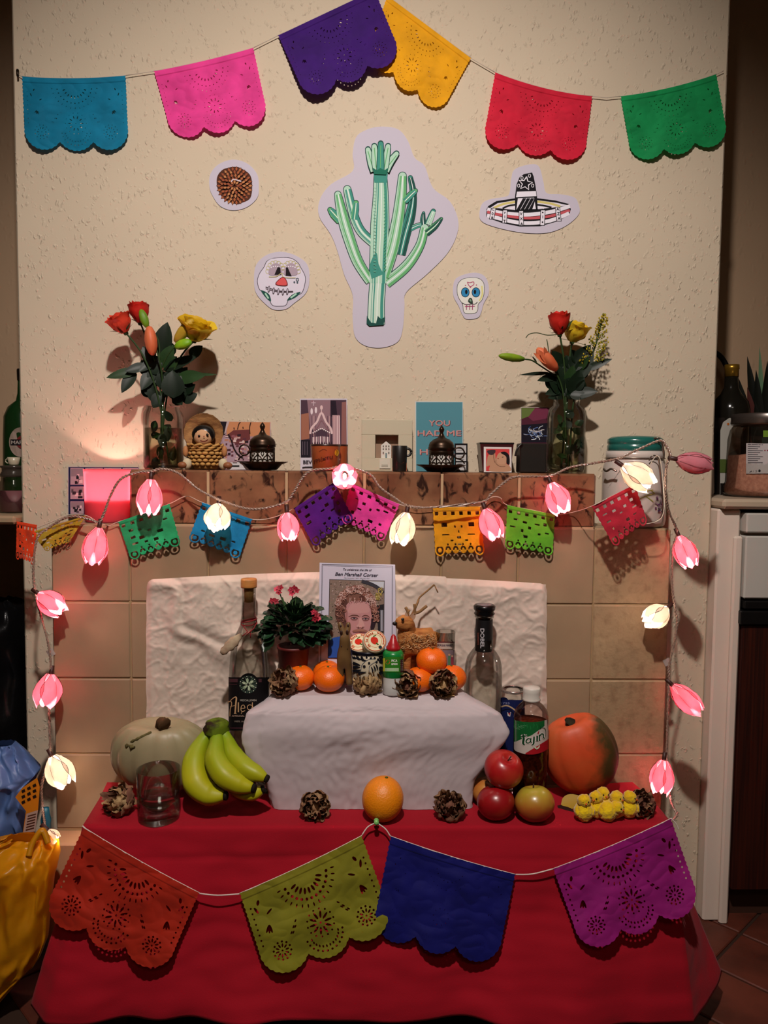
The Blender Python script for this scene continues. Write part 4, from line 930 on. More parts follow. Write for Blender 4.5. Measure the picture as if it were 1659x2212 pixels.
# --- dried rose heads
brown = [mat('dried_petal_a', '#9a7656', .85, .15, color2='#6e4233', vscale=60, c2=(.4, .7)), mat('dried_petal_b', '#a98a66', .85, .15, color2='#6b4230', vscale=50, c2=(.4, .7)), mat('dried_petal_c', '#6a4034', .85, .15, color2='#85604a', vscale=60)]
tanm = [mat('dried_petal_d', '#c0a074', .85, .15, color2='#86603f', vscale=50, c2=(.4, .7)), mat('dried_petal_e', '#b49066', .85, .15, color2='#6b4230', vscale=50, c2=(.5, .75))]
def dried(px, py, rpx, Y, z0, ax, lb, pal, seed, n=(7, 6, 5, 4), Hf=1.35):
    R = rpx*Sc(Y); A0_, e1, e2 = frame(ax); cz = z0+R*.86; cc = Vector((P(px, py, Y).x, Y, cz)); c = cc-A0_*R*.95
    t = thing('dried_rose', lb, 'dried rose', (cc.x, cc.y, z0), 'dried rose heads on the altar'); rg = random.Random(seed)
    for ring_, k_ in enumerate(n):
        for k in range(k_):
            ph = 2*math.pi*(k+rg.random()*.5)/k_+ring_; f = 1-.22*ring_; op = .25 if ring_ == 0 else .05
            def pf(u, f=f, op=op): return .12+f*.80*math.sin(math.pi*min(.62, .06+.6*u))+op*max(0, u-.7)
            mb = mesh1(rg.choice(pal)); petal(mb, c, A0_, e1, e2, R*Hf*(1.0+.12*ring_)*rg.uniform(.82, 1.05), R, ph, 2*math.pi/k_*1.5, pf, .30, seed*3+ring_*5+k*1.3, 7, 8)
            mb.v = [(v[0], v[1], max(v[2], z0+.0008)) for v in mb.v]
            mb.build('petal', t)
    q_ = mesh1(pal[-1]); q_.ell(c+A0_*R*.55, (R*.50,)*3, 14, 10, None, lambda p, a, b: p*(1+.35*noise.noise(p*140+Vector((seed, 0, 0))))); q_.v = [(v[0], v[1], max(v[2], z0+.001)) for v in q_.v]; q_.build('heart', t)
    for k in range(4):
        a = 2*math.pi*k/4+seed; b_ = c+(e1*math.cos(a)+e2*math.sin(a))*R*.1; tp = c+(e1*math.cos(a)+e2*math.sin(a))*R*.9+A0_*R*rg.uniform(.0, .5)
        mb = leaf(mesh1(pal[0]), b_, tp, R*.3, A0_, .1); mb.v = [(v[0], v[1], max(v[2], z0+.0006)) for v in mb.v]; mb.build('sepal', t)
dried(255, 1728, 37, 1.335, ZT, (-.5, -.6, .5), 'dried rose head at the far left corner, beside the water glass', [brown[0], brown[2], tanm[0]], 1)
dried(681, 1742, 34, 1.315, ZT, (.1, -1, .35), 'dried rose head facing forward in front of the box, left of the orange', [brown[1], brown[0]], 2)
dried(972, 1743, 35, 1.315, ZT, (0, -.7, .7), 'dried rose head in front of the box, right of the orange', [brown[0], brown[2]], 3)
dried(1387, 1735, 32, 1.325, ZT, (.15, -.8, .6), 'dried rose head at the far right corner, beside the yellow chicks', [brown[0], brown[2]], 4)
dried(612, 1484, 33, 1.378, ZB, (-.3, -.7, .5), 'brown dried rose head at the left front edge of the white cloth', [brown[1], brown[0], brown[2]], 5)
dried(614, 1446, 27, 1.418, ZB, (-.2, -.3, 1), 'reddish dried rose head behind the leftmost one on the white cloth', [brown[0], brown[2]], 6)
dried(793, 1478, 33, 1.385, ZB, (-.2, -.35, .9), 'tan papery dried rose head in front of the patterned cup', tanm, 7)
dried(880, 1484, 31, 1.372, ZB, (-.1, -1, .3), 'open cream dried rose head below the green bottle, left of its neighbour', [tanm[0], brown[1], brown[2]], 8)
dried(958, 1487, 32, 1.372, ZB, (.1, -1, .35), 'dark-edged dried rose head at the right end of the white cloth', [brown[0], brown[2], tanm[0]], 9)
# --- memorial card with portrait
YK = 1.452; K4 = (680, 1200, 7.9)
card = thing('memorial_card', 'white memorial card with a framed portrait photo of a curly-haired man', 'card', P(770, 1455, YK))
m = mesh1(mat('card_white', '#d2cbdc', .55, .3), False); plate(m, [(680+x/7.9, 1200+y/7.9) for x, y in ((82,122),(1370,155),(1395,2150),(60,2150))], YK, .003); m.v = [(a, b, max(c_, ZB+.002)) for a, b, c_ in m.v]; m.build('card', card)
d = Draw(planemap(YK-.0032), *K4, base=.0001, step=.00005)
for o_ in (0, 22): 
    d.stroke([(125+o_*.4, 150+o_), (1330-o_*.5, 182+o_), (1322-o_*.5, 2100)], 7 if o_ == 0 else 4, '#3a3848', 0); d.stroke([(125+o_*.5, 150+o_), (90+o_*.5, 2100)], 7 if o_ == 0 else 4, '#3a3848', 0)
d.text('To celebrate the life of', 725, 243, 36, '#4a4452', 490, .3, .03, 1); d.text('Ben Marshall Corser', 718, 325, 56, '#4a4452', 725, .3, .03, 2.5); d.text('19th November 1983 - 28th May 2023', 718, 388, 15, '#5a5462', 440, .3, .03)
PH = [(248,405),(1192,430),(1180,1760),(222,1755)]
d.poly(PH, '#2a2836'); inner = [(256,414),(1184,438),(1172,1750),(232,1745)]; d.poly(inner, '#8a7468')
rg = random.Random(4)
def inside(x, y, mg=14):
    x0 = 250-(y-405)*.02+mg; x1 = 1190-(y-430)*.01-mg; return x0 < x < x1 and 418+mg < y < 1745-mg
for i in range(520):                       # dense twigs and blossom behind the head
    x, y = rg.uniform(250, 1185), rg.uniform(430, 1440)
    if not inside(x, y, 26): continue
    a_ = rg.random()*3.1; L_ = rg.uniform(10, 26)
    cl = rg.choice(['#b79a95', '#9c7f7c', '#6d5550', '#c9aeab', '#4a3a38'] if y < 800 else ['#5a4c3a', '#a2937a', '#2c2620', '#776a52', '#c0b49a'])
    d.l -= d.st*.98; d.stroke([(x-math.cos(a_)*L_/2, y-math.sin(a_)*L_/2), (x+math.cos(a_)*L_/2, y+math.sin(a_)*L_/2)], rg.uniform(5, 14), cl, 0)
d.poly([(900,440),(1182,446),(1176,560),(1100,540)], '#c9cbd6'); d.stroke([(800,437),(940,480),(1075,550),(1170,640)], 60, '#3d3a42')
for i in range(26):
    x, y, a_ = rg.uniform(1040,1150), rg.uniform(560,760), rg.random()*3; d.stroke([(x-24*math.cos(a_),y-24*math.sin(a_)),(x+24*math.cos(a_),y+24*math.sin(a_))], 14, rg.choice(['#c4ab5e','#d7c27c','#8f7d44']), 0)
d.poly([(1060,850),(1178,830),(1172,1300),(1080,1330)], '#2a262c'); d.quad(1120, 930, 1168, 1290, '#8b8994'); d.quad(1135, 940, 1142, 1280, '#c2c0ca')
d.disc(705, 860, 335, '#7d5448', 350); d.poly([(470,760),(380,860),(345,1000),(420,1150),(560,1220),(560,800)], '#5d3b35', True); d.poly([(940,760),(1040,850),(1075,980),(1010,1240),(960,1300),(940,900)], '#33222a', True)
d.poly([(236,1440),(330,1400),(430,1380),(620,1380),(620,1744),(232,1743)], '#2f55a8'); d.poly([(560,1390),(960,1340),(1040,1390),(1165,1420),(1170,1745),(540,1745)], '#2f55a8')
d.poly([(620,1240),(600,1420),(700,1480),(880,1440),(900,1280)], '#9c6a5e', True)
face = [(600,790),(700,770),(830,768),(920,810),(958,900),(965,1050),(955,1180),(925,1290),(850,1380),(750,1400),(660,1370),(590,1280),(545,1160),(515,1020),(520,880)]
d.poly(face, '#c0898a', True); d.poly([(620,830),(720,800),(840,805),(915,860),(930,960),(800,985),(640,985),(560,960)], '#cb9593', True)
d.poly([(520,920),(560,960),(560,1120),(600,1280),(560,1230),(528,1080)], '#a8706e', True); d.poly([(765,1060),(800,1075),(850,1200),(825,1235),(770,1245),(715,1225),(712,1200),(745,1160)], '#cf9c98', True)
d.stroke([(575,1050),(640,1022),(720,1025),(760,1048)], [10,20,22,10], '#6b443c'); d.stroke([(805,1050),(845,1025),(900,1030),(935,1060)], [10,20,18,8], '#6b443c')
for cx, cy in ((672,1072),(868,1080)): d.disc(cx, cy, 66, '#8c5a58', 27); d.disc(cx, cy+2, 50, '#b7989c', 11); d.disc(cx, cy, 17, '#32303a', 13); d.stroke([(cx-58, cy+2), (cx-10, cy-14), (cx+58, cy+4)], 9, '#3d2a2e'); d.stroke([(cx-45, cy+26), (cx, cy+34), (cx+45, cy+26)], 5, '#a06c6a')
d.stroke([(715,1215),(740,1238),(775,1230),(815,1240),(840,1212)], 11, '#8c5650'); d.disc(745, 1222, 10, '#5a3434', 6); d.disc(812, 1222, 9, '#5a3434', 6)
d.stroke([(770,1000),(772,1050)], 6, '#a6706e', 0)
d.poly([(640,1290),(700,1262),(790,1255),(870,1270),(920,1310),(840,1300),(760,1296),(680,1302)], '#a06c5c', True); d.stroke([(650,1312),(740,1303),(790,1310),(900,1312)], [5,10,10,5], '#7a3f42'); d.stroke([(700,1332),(780,1340),(850,1328)], 12, '#b97674')
d.poly([(840,690),(900,700),(950,770),(975,860),(940,830),(900,780),(780,765),(760,700)], '#5a3630', True)
hc = ['#c99c92', '#b88578', '#9a6658', '#dcb8b0', '#7c4c42', '#c9a59e']
for i in range(330):
    a_ = rg.uniform(math.pi*.98, math.pi*2.04); rr = rg.uniform(.78, 1.08); x = 705+330*rr*math.cos(a_)*rg.uniform(.93, 1.03); y = 890+365*rr*math.sin(a_)+20
    if rg.random() < .22: x = rg.choice([rg.uniform(360, 520), rg.uniform(975, 1080)]); y = rg.uniform(850, 1120)
    if 560 < x < 910 and y > 770: continue
    r_ = rg.uniform(13, 30); s0 = rg.random()*6
    if not inside(x, y, 34): continue
    cl = rg.choice(hc if y < 850 else hc[1:3]+hc[4:5]*2)
    d.l -= d.st*.97; d.stroke([(x+r_*math.cos(s0+k*.9), y+r_*math.sin(s0+k*.9)) for k in range(5)], rg.uniform(7, 13), cl, 2)
for i in range(14):
    x = 600+i*24; d.l -= d.st*.5; d.stroke([(x, 720), (x+rg.uniform(-15, 15), 755), (x+rg.uniform(-22, 22), 790+rg.uniform(-20, 15))], 9, rg.choice(hc), 3)
d.quad(460, 1900, 545, 1910, '#4a4452'); d.text('Sm', 505, 1935, 26, '#4a4452'); d.quad(470, 1955, 545, 1962, '#3a3848'); d.done('portrait_print', card)
# ------------------------------------------------------------------ bottles, cup and small figures on the altar
def drum(name, parent, mt, cx, Y, prof, seg=36): return plathe(mesh1(mt), cx, Y, prof, seg).build(name, parent)
def cylstrip(cx, Y, R, px0, px1, py0, py1, h, name, parent, nx=20, ny=1, base=.0003):
    d = Draw(cylmap(cx, Y, R), base=base); d.quad(px0, py0, px1, py1, h, nx, ny); return d
# mezcal bottle
Yb = 1.424; cx = 538; S = Sc(Yb)
t = thing('mezcal_bottle', 'tall clear bottle with a wooden stopper and black label, left of the potted plant', 'bottle', (P(cx, 1500, Yb).x, Yb, ZT))
zb = ZT+.0035
m = mesh1(glass); c0 = P(cx, 1500, Yb); c0.z = zb
def zz(py): return P(cx, py, Yb).z-zb
prof = [(0, .0), (40*S, 0), (43*S, .004), (44*S, zz(1560)), (43*S, zz(1450)), (39*S, zz(1400)), (30*S, zz(1372)), (19*S, zz(1350)), (15.5*S, zz(1325)), (15*S, zz(1290)), (15*S, zz(1268)), (16.5*S, zz(1266)), (16.5*S, zz(1258)), (12*S, zz(1257))]
m.lathe(c0, prof, 40); m.build('glass', t)
mesh1(mat('punt_glass', '#ffffff', .03, glasslike=(.80, .80, .77))).lathe(c0, [(0, .03), (22*S, .02), (36*S, .006), (41*S, .004)], 30).build('base', t)
mesh1(mat('cork', '#b58a52', .8, .2, var=.15, vscale=200)).lathe(c0, [(0, zz(1300)), (10*S, zz(1300)), (11*S, zz(1262)), (0, zz(1262))], 20).build('cork', t)
mesh1(mat('stopper_wood', '#b87a3e', .5, .4, var=.15, vscale=30, stretch=(1, 1, 8))).lathe(c0, [(0, zz(1269)), (17*S, zz(1269)), (17.5*S, zz(1266)), (17.5*S, zz(1253)), (16.5*S, zz(1250)), (0, zz(1250))], 28).build('stopper', t)
R_b = 44.3*S; mp = cylmap(cx, Yb, R_b)
d = Draw(mp, base=.0004); K = (480, 1380, 8.507)
d.quad(494, 1463, 582, 1578, '#0d0a0c', 24, 2); d.disc(537, 1478, 22, '#0d0a0c', 24, n=28)
dk = Draw(mp, *K, base=.0009)
dk.quad(130, 735, 290, 795, '#4a2a30', 6); dk.quad(665, 735, 720, 795, '#4a2a30', 3); dk.quad(130, 828, 280, 840, '#4a2a30', 6); dk.quad(110, 1622, 760, 1650, '#3d2028', 16)
dk.disc(478, 835, 160, '#23302a', 165, n=28)
for i in range(12):
    a_ = i*math.pi/6+.1; u, v = math.cos(a_), math.sin(a_)
    dk.stroke([(478+40*u, 835+40*v), (478+150*u, 835+155*v)], [22, 3] if i % 3 else [10, 2], '#66785f', 0)
    b_ = a_+.26; u, v = math.cos(b_), math.sin(b_)
    if i % 2 == 0: dk.disc(478+68*u, 835+70*v, 50, '#b6c2a4', 19, b_)
    dk.disc(478+145*u, 835+148*v, 9, '#c8c8b4')
for i in range(3): a_ = .4+i*2.1; dk.disc(478+95*math.cos(a_), 835+98*math.sin(a_), 30, '#8ea084', 10, a_)
dk.disc(478, 835, 12, '#2a2420')
cr = '#c8a078'
dk.stroke([(120,1190),(140,1150),(180,1150),(190,1200),(165,1300),(160,1420)], 14, cr); dk.stroke([(150,1160),(210,1090),(270,1070),(262,1200),(250,1365)], [8,14,26,26,24], cr); dk.stroke([(165,1240),(250,1220)], 8, cr, 0); dk.stroke([(230,1365),(275,1365)], 9, cr, 0)
dk.stroke([(308,1160),(308,1340)], 20, cr, 0); dk.stroke([(355,1270),(420,1262),(400,1210),(365,1225),(352,1290),(375,1330),(425,1310)], 12, cr); dk.stroke([(372,1330),(358,1370)], 9, cr, 0)
dk.stroke([(540,1215),(495,1205),(465,1240),(480,1290),(530,1290),(548,1240),(552,1160)], 12, cr); dk.stroke([(548,1190),(560,1290),(510,1360),(470,1340)], 10, cr)
dk.text('MEZCAL JOVEN', 480+0, 1122, 34, '#c9c2b6', 280); dk.text('ARTESANAL', 305, 1410, 28, '#c9a896', 220); dk.text('100% AGAVE', 380, 1510, 30, '#9a8a80', 280)
d.mb.build('label_paper', t)['label'] = 'black bottle label'; dk.done('label_print', t)
# red cord and fabric bag hanging at the neck
rc = mat('red_cord', '#7a1218', .7, .3)
m = mesh1(rc)
for z0 in (1340, 1345): m.tube([c0+Vector((math.cos(a)*17*S, math.sin(a)*17*S, zz(z0)+.003*math.sin(a+z0))) for a in [2*math.pi*k/20 for k in range(21)]], .0013, 5)
m.tube([c0+Vector((-14*S, -14*S, zz(1345))), P(535, 1365, Yb-.03), P(520, 1377, Yb-.035)], .0011, 5); m.tube([P(555, 1345, Yb-.02), P(548, 1358, Yb-.028), P(532, 1372, Yb-.034)], .0011, 5); m.tube([P(541, 1362, Yb-.028), P(541, 1378, Yb-.030)], .001, 5)
m.build('neck_cord', t)
bag = mat('bag_cloth', '#b8a488', .85, .1, color2='#8f6a58', vscale=35, c2=(.5, .75))
m = mesh1(bag); ax_ = (P(478, 1412, Yb-.04)-P(522, 1370, Yb-.036))
e2_ = Vector((0, -1, 0)); e1_ = ax_.normalized().cross(e2_)
path = [P(522, 1370, Yb-.036)+ax_*k/8 for k in range(9)]
vs = []; hw = [3, 6, 9, 11, 12, 11, 9, 8, 5]
for i, p in enumerate(path):
    for k in range(10): a = 2*math.pi*k/10; vs.append(p+e1_*math.cos(a)*hw[i]*S*(1+.15*math.sin(i*3+k))+e2_*math.sin(a)*hw[i]*S*.4)
m.add(vs, [(i*10+k, i*10+(k+1) % 10, (i+1)*10+(k+1) % 10, (i+1)*10+k) for i in range(8) for k in range(10)]+[tuple(range(10)), tuple(80+k for k in range(10))])
o = m.build('charm_pouch', t); o['label'] = 'small cloth charm tied at the neck'
# clear square-shouldered tequila bottle
Yd = 1.424; cx = 1043; S = Sc(Yd); c0 = P(cx, 1500, Yd); c0.z = zb
t = thing('tequila_bottle', 'clear bottle with a black stopper and black neck label, behind the white cloth', 'bottle', (c0.x, Yd, ZT))
z2 = lambda py: P(cx, py, Yd).z-zb
mesh1(glass).lathe(c0, [(0, 0), (39*S, 0), (42*S, .005), (42*S, z2(1500)), (41*S, z2(1450)), (40*S, z2(1436)), (36*S, z2(1420)), (28*S, z2(1408)), (20*S, z2(1398)), (18.5*S, z2(1370)), (18*S, z2(1334)), (21*S, z2(1333)), (21*S, z2(1328)), (16*S, z2(1326))], 40).build('glass', t)
mesh1(mat('black_gloss', '#0c0b0d', .25, .5)).lathe(c0, [(0, z2(1330)), (19*S, z2(1330)), (23*S, z2(1325)), (20*S, z2(1320)), (23.5*S, z2(1316)), (24*S, z2(1309)), (21*S, z2(1306)), (0, z2(1306))], 32).build('stopper', t)
mesh1(mat('stopper_top', '#6a6466', .4, .5)).lathe(c0, [(0, z2(1305.5)), (16*S, z2(1305.7)), (16.5*S, z2(1306.2)), (0, z2(1306.2))], 28).build('stopper_disc', t)
mesh1(mat('neck_label_black', '#0e0c0f', .5, .4)).lathe(c0, [(18.6*S, z2(1405)), (19.2*S, z2(1395)), (19*S, z2(1370)), (18.6*S, z2(1337))], 32).build('neck_label', t)
d = Draw(cylmap(cx, Yd, 19.4*S), base=.0003); d.text('DOBEL', 1042, 1379, 8, '#b8b2b6', 42, 0, math.pi/2, .3); d.text('DIAMANTE', 1033, 1380, 3.4, '#8c4a3c', 26, 0, math.pi/2); d.text('TEQUILA', 1026, 1372, 2.6, '#75707a', 30, 0, math.pi/2)
d.done('neck_print', t)
em = mat('embossed_glass', '#ffffff', .1, glasslike=(.99, .99, .99)); d = Draw(cylmap(cx, Yd, 42.4*S), base=.0004)
for i, (s_, y, wd) in enumerate((('MAESTRO', 1474, 46), ('DOBEL', 1494, 40))):
    v_, f_, tw = text_mesh(s_); d.mb.use(em, False); d.mb.add([d.q(1046+(x-tw/2)*wd/tw, y-(yy-.35)*12) for x, yy in v_], f_)
d.done('embossed_letters', t)
# jar with blue label
Yj = 1.425; cx = 1107; S = Sc(Yj); c0 = P(cx, 1550, Yj); c0.z = zb; z3 = lambda py: P(cx, py, Yj).z-zb
t = thing('blue_label_jar', 'glass jar with a dark blue label behind the seasoning bottle', 'jar', (c0.x, Yj, ZT))
mesh1(glass).lathe(c0, [(0, 0), (24*S, 0), (27*S, .005), (27*S, z3(1515)), (27*S, z3(1506)), (25*S, z3(1498)), (25*S, z3(1489)), (23*S, z3(1488))], 32).build('glass', t)
mesh1(mat('rim_steel', '#b5a9a0', .25, .5, .8)).lathe(c0, [(25.5*S, z3(1493)), (26*S, z3(1489)), (25*S, z3(1487)), (24*S, z3(1489))], 32).build('rim', t)
d = Draw(cylmap(cx, Yj, 27.3*S), base=.0004); d.quad(1081, 1512, 1133, 1660, '#141c4a', 16, 2); d.disc(1088, 1513, 10, '#141c4a', 7); d.stroke([(1082, 1527), (1095, 1524), (1110, 1532), (1122, 1545)], 3, '#b59a7a'); d.text('1795', 1092, 1519, 4, '#8a90b8', 18)
d.poly([(1096,1538),(1104,1538),(1102,1548),(1097,1546)], '#cfc6c0'); d.poly([(1098,1540),(1103,1540),(1101,1546)], '#a02a30'); d.stroke([(1083, 1536), (1100, 1532), (1112, 1545)], 1.6, '#05060c')
d.done('label', t)
# chili seasoning bottle
Yt = 1.372; cx = 1146; S = Sc(Yt); c0 = P(cx, 1600, Yt); c0.z = ZT+.002; z4 = lambda py: P(cx, py, Yt).z-c0.z
t = thing('seasoning_bottle', 'plastic chili seasoning bottle with a white flip cap and green, white and red label', 'bottle', (c0.x, Yt, ZT))
pet = mat('clear_plastic', '#ffffff', .1, glasslike=(.88, .78, .74))
mesh1(pet).lathe(c0, [(0, 0), (34*S, 0), (37*S, .003), (37.5*S, z4(1640)), (36*S, z4(1632)), (38*S, z4(1624)), (38*S, z4(1545)), (35*S, z4(1533)), (26*S, z4(1522)), (19*S, z4(1517)), (18.5*S, z4(1508))], 36).build('bottle', t)
mesh1(mat('chili_powder', '#6e2a14', .9, .1, color2='#3a130a', vscale=180, c2=(.35, .65))).lathe(c0, [(0, .001), (33*S, .001), (36*S, .004), (36.5*S, z4(1642)), (35*S, z4(1632)), (36.8*S, z4(1622)), (36.8*S, z4(1556)), (0, z4(1554))], 36).build('powder', t)
mesh1(mat('cap_white', '#c9c2b8', .4, .5)).lathe(c0, [(0, z4(1513)), (18*S, z4(1513)), (20*S, z4(1511)), (19*S, z4(1508)), (18.5*S, z4(1507)), (19*S, z4(1495)), (19*S, z4(1487)), (17.5*S, z4(1484)), (0, z4(1482))], 32).build('cap', t)
d = Draw(cylmap(cx, Yt, 38.3*S), 1060, 1460, 8.506, base=.0004)
d.poly([(400,790),(500,815),(640,835),(760,845),(880,848),(985,845),(960,1000),(700,1080),(500,1180),(400,1240)], '#12602c')
base_l = d.l
def fillgrid(x0, x1, f0, f1, h, n=26):
    d.l += d.st; d.mb.use(flat(h), False); d.mb.grid(lambda u, v: d.q(x0+(x1-x0)*u, f0(x0+(x1-x0)*u)*(1-v)+f1(x0+(x1-x0)*u)*v), n, 2)
top_ = lambda x: 795+55*(1-((x-730)/330)**2)*1.0+0*x; bot_ = lambda x: 1330+115*(1-((x-730)/340)**2)
d.mb = MB(); fillgrid(402, 1058, top_, bot_, '#bfb4ac'); 
fillgrid(402, 985, top_, lambda x: max(top_(x), 1225-.38*max(0, x-400)*(1 if x < 750 else 1.0)-(.35*(x-750) if x > 750 else 0)), '#125c2a')
fillgrid(640, 1058, lambda x: min(bot_(x), 1420-.62*(x-640)), bot_, '#a31420')
for i, y in enumerate((890, 915, 935, 955)): d.stroke([(425, y), (560-(i*14), y+14), (660-i*40, y+28)], 5, '#7fae8a', 3)
for k in range(9):
    x = 430+k*58; d.stroke([(x, 860+(k % 3)*20), (x+18, 900+(k % 3)*30), (x+8, 960+(k % 2)*30)], [4, 14, 3], '#1c7a3a' if k < 8 else '#0c4a20')
W_ = '#d5ccc6'; gk = '#0c3d1e'
T_ = [([(600,1070),(610,1150),(600,1230),(625,1265)], [30,42,38,22]), ([(560,1110),(610,1105),(670,1095)], [14,26,14]), ([(735,1160),(690,1150),(655,1190),(665,1225),(705,1225),(735,1190)], [16,22,24,20,18,18]), ([(738,1140),(735,1200),(752,1225)], [22,22,12]),
 ([(795,1110),(790,1190),(785,1240),(755,1268)], [26,32,28,16]), ([(850,1095),(848,1195)], [30,28]), ([(888,1075),(890,1185)], [24,26]), ([(890,1110),(920,1065),(955,1070),(960,1130),(985,1138)], [16,20,22,20,10])]
for pts_, w_ in T_: d.stroke(pts_, [q_+26 for q_ in w_], W_, 5)
for pts_, w_ in T_: d.stroke(pts_, w_, gk, 5)
d.stroke([(862,1055),(885,995)], [22,5], '#a31420', 0); d.stroke([(890,975),(940,945),(990,970),(1000,1040),(995,1110)], [5,9,10,8,5], gk); d.stroke([(790,1290),(840,1330),(880,1300),(885,1265)], [16,30,24,8], '#cfd3b8'); d.stroke([(795,1300),(840,1335)], 7, '#4a6a30', 0)
d.done('label', t)
# patterned cup with sweets
Yc_ = 1.412; cx = 794; S = Sc(Yc_); c0 = P(cx, 1450, Yc_); c0.z = ZB+.0012; z5 = lambda py: P(cx, py, Yc_).z-c0.z
t = thing('patterned_cup', 'cream ceramic cup with black painted leaf pattern holding round sweets', 'cup', (c0.x, Yc_, ZB))
rimz = z5(1403); cer = mat('cream_ceramic', '#b5a890', .3, .5); kb = mat('cobalt_black', '#0c0d18', .3, .5)
mesh1(cer).lathe(c0, [(0, 0), (30*S, 0), (32*S, .002), (36.5*S, rimz), (34.5*S, rimz+.0008), (30*S, .004), (0, .004)], 40).build('body', t)
mesh1(kb).lathe(c0, [(36.4*S, rimz-.0050), (37.4*S, rimz-.0045), (38.2*S, rimz+.001), (36.5*S, rimz+.0022), (34.6*S, rimz+.001)], 40).build('rim', t)
d = Draw(cylmap(cx, Yc_, 35.2*S), 680, 1200, 7.9, base=.0006)
d.stroke([(600,1640),(760,1690),(900,1710),(1050,1712),(1165,1700)], 8, '#14161f')
cxx, cyy = 845, 1890
for x, y in ((650,1680),(725,1700),(800,1720)): d.stroke([(x, y), (x+20, y+60), (x+80, y+75)], [34, 46, 14], '#12131c')
for x, y in ((885,1740),(955,1750),(1020,1750),(1075,1775),(1050,1815),(925,1835)): d.disc(x, y, 19, '#12131c', 22)
for y, e in ((1830,(780,1870)),(1905,(780,1900)),(1975,(790,1950)),(2020,(830,1985)),(2030,(880,1985))): d.stroke([(655 if y < 1990 else y-1300, y), ((655+e[0])/2, (y+e[1])/2), e], [42, 40, 8], '#12131c')
d.disc(cxx, cyy, 24, '#12131c'); d.stroke([(790,1960),(810,1860),(900,1780),(1020,1760)], 7, '#5a6474'); d.stroke([(930,1990),(930,1890),(1000,1830),(1050,1810)], 7, '#5a6474')
for x, y in ((960,1895),(1000,1875),(1035,1850)): d.stroke([(x, y), (x+25, y+60), (x+15, y+95)], [10, 26, 6], '#12131c')
for y in (1740, 1800, 1920, 2000): d.disc(1120, y, 36, '#12131c', 30)
d.done('pattern', t)
def sweet(lb, px, py, Y, ax, hw, seed):
    S = Sc(Y); c = P(px, py, Y); ax, e1, e2 = frame(ax); R = hw*S; t = thing('wrapped_sweet', lb, 'sweet', c, 'round sweets in the patterned cup')
    mesh1(mat('wrapper_cream', '#c4b494', .35, .5, bump=.001, bscale=90)).lathe(c-ax*.012, [(0, 0), (R*.9, 0), (R, .002), (R, .014), (R*.94, .0165), (0, .017)], 30, ax).build('wrapper', t)
    ux = Vector((1, 0, 0)); ux = (ux-ax*ux.dot(ax)).normalized(); uy = ax.cross(ux); uy = -uy if uy.z > 0 else uy
    d = Draw(lambda x, y, l: c+ax*(.005+l)+ux*x*R+uy*y*R, base=.0002, step=.00008)
    d.disc(0, 0, .9, '#d8cfae', n=26); d.ring(0, 0, .88, .05, '#c4502a'); d.ring(0, 0, .58, .035, '#c77a3a')
    d.poly([(-.30,-.25),(-.05,-.32),(.2,-.22),(.28,.05),(.1,.3),(-.15,.28),(-.35,.05)], '#c22a18', True); d.stroke([(.1,.2),(.3,.35)], .12, '#3a5a1c', 0); d.stroke([(-.15,-.35),(.1,-.5)], .1, '#4a6a2c', 0); d.disc(.45, .55, .15, '#1c2a2c')
    for i, ch in enumerate('de la Rosa'):
        if ch == ' ': continue
        a_ = math.pi*(.72+.075*i); d.text(ch, .72*math.cos(a_), .72*math.sin(a_), .2, '#b8401c', None, 0, a_+math.pi/2, .01)
    for i in range(6): a_ = -1.2+.3*i; d.disc(.73*math.cos(a_), .73*math.sin(a_), .05, '#b8401c', .1, a_)
    d.done('print', t)
sweet('round cream sweet with a rose print, leaning at the front of the patterned cup', 809, 1386, 1.392, (.12, -.80, .50), 26, 1)
sweet('round cream sweet half hidden at the left of the patterned cup', 776, 1390, 1.425, (-.15, -.62, .75), 25, 2)
# green sauce bottle
Yg = 1.385; cx = 849; S = Sc(Yg); c0 = P(cx, 1450, Yg); c0.z = ZB+.0012; z6 = lambda py: P(cx, py, Yg).z-c0.z
t = thing('green_bottle', 'small green plastic bottle with a red nozzle cap and white foot', 'bottle', (c0.x, Yg, ZB))
gm = mat('bottle_green', '#0f7a34', .3, .5); 
zl_ = z6(1460)
mesh1(mat('bottle_white', '#c9c6c2', .35, .5)).lathe(c0, [(0, 0), (21*S, 0), (23*S, .002), (21.5*S, zl_*.6), (22*S, zl_)], 32).build('foot', t)
mesh1(gm).lathe(c0, [(22*S, zl_), (23*S, zl_+.001), (23*S, z6(1415)), (22.5*S, z6(1410)), (18*S, z6(1404)), (0, z6(1403))], 32).build('body', t)
mesh1(mat('nozzle_red', '#a0141c', .35, .5)).lathe(c0, [(0, z6(1405)), (15*S, z6(1405)), (15.5*S, z6(1397)), (12.5*S, z6(1394)), (12*S, z6(1390)), (9.5*S, z6(1387)), (5*S, z6(1374)), (3.5*S, z6(1373)), (3*S, z6(1371)), (0, z6(1370.5))], 28).build('nozzle', t)
d = Draw(cylmap(cx, Yg, 23.2*S), base=.0004); d.quad(830, 1419, 870, 1452, '#2f7a1e', 10); d.quad(828, 1422, 832, 1450, '#c9c23a', 2); d.disc(838, 1430, 5, '#c4562c'); d.text('PICA', 852, 1427, 5, '#d5d8c8', 12, 0, 0, .3); d.text('LIMON', 852, 1434, 4, '#d5d8c8', 12, 0, 0, .3); d.quad(832, 1443, 861, 1450, '#a8c49a', 6); d.quad(864, 1424, 870, 1452, '#3a1c1c', 2); 
for i in range(6): d.quad(865, 1426+i*4, 869.5, 1428+i*4, '#8a7a78')
d.done('label', t)
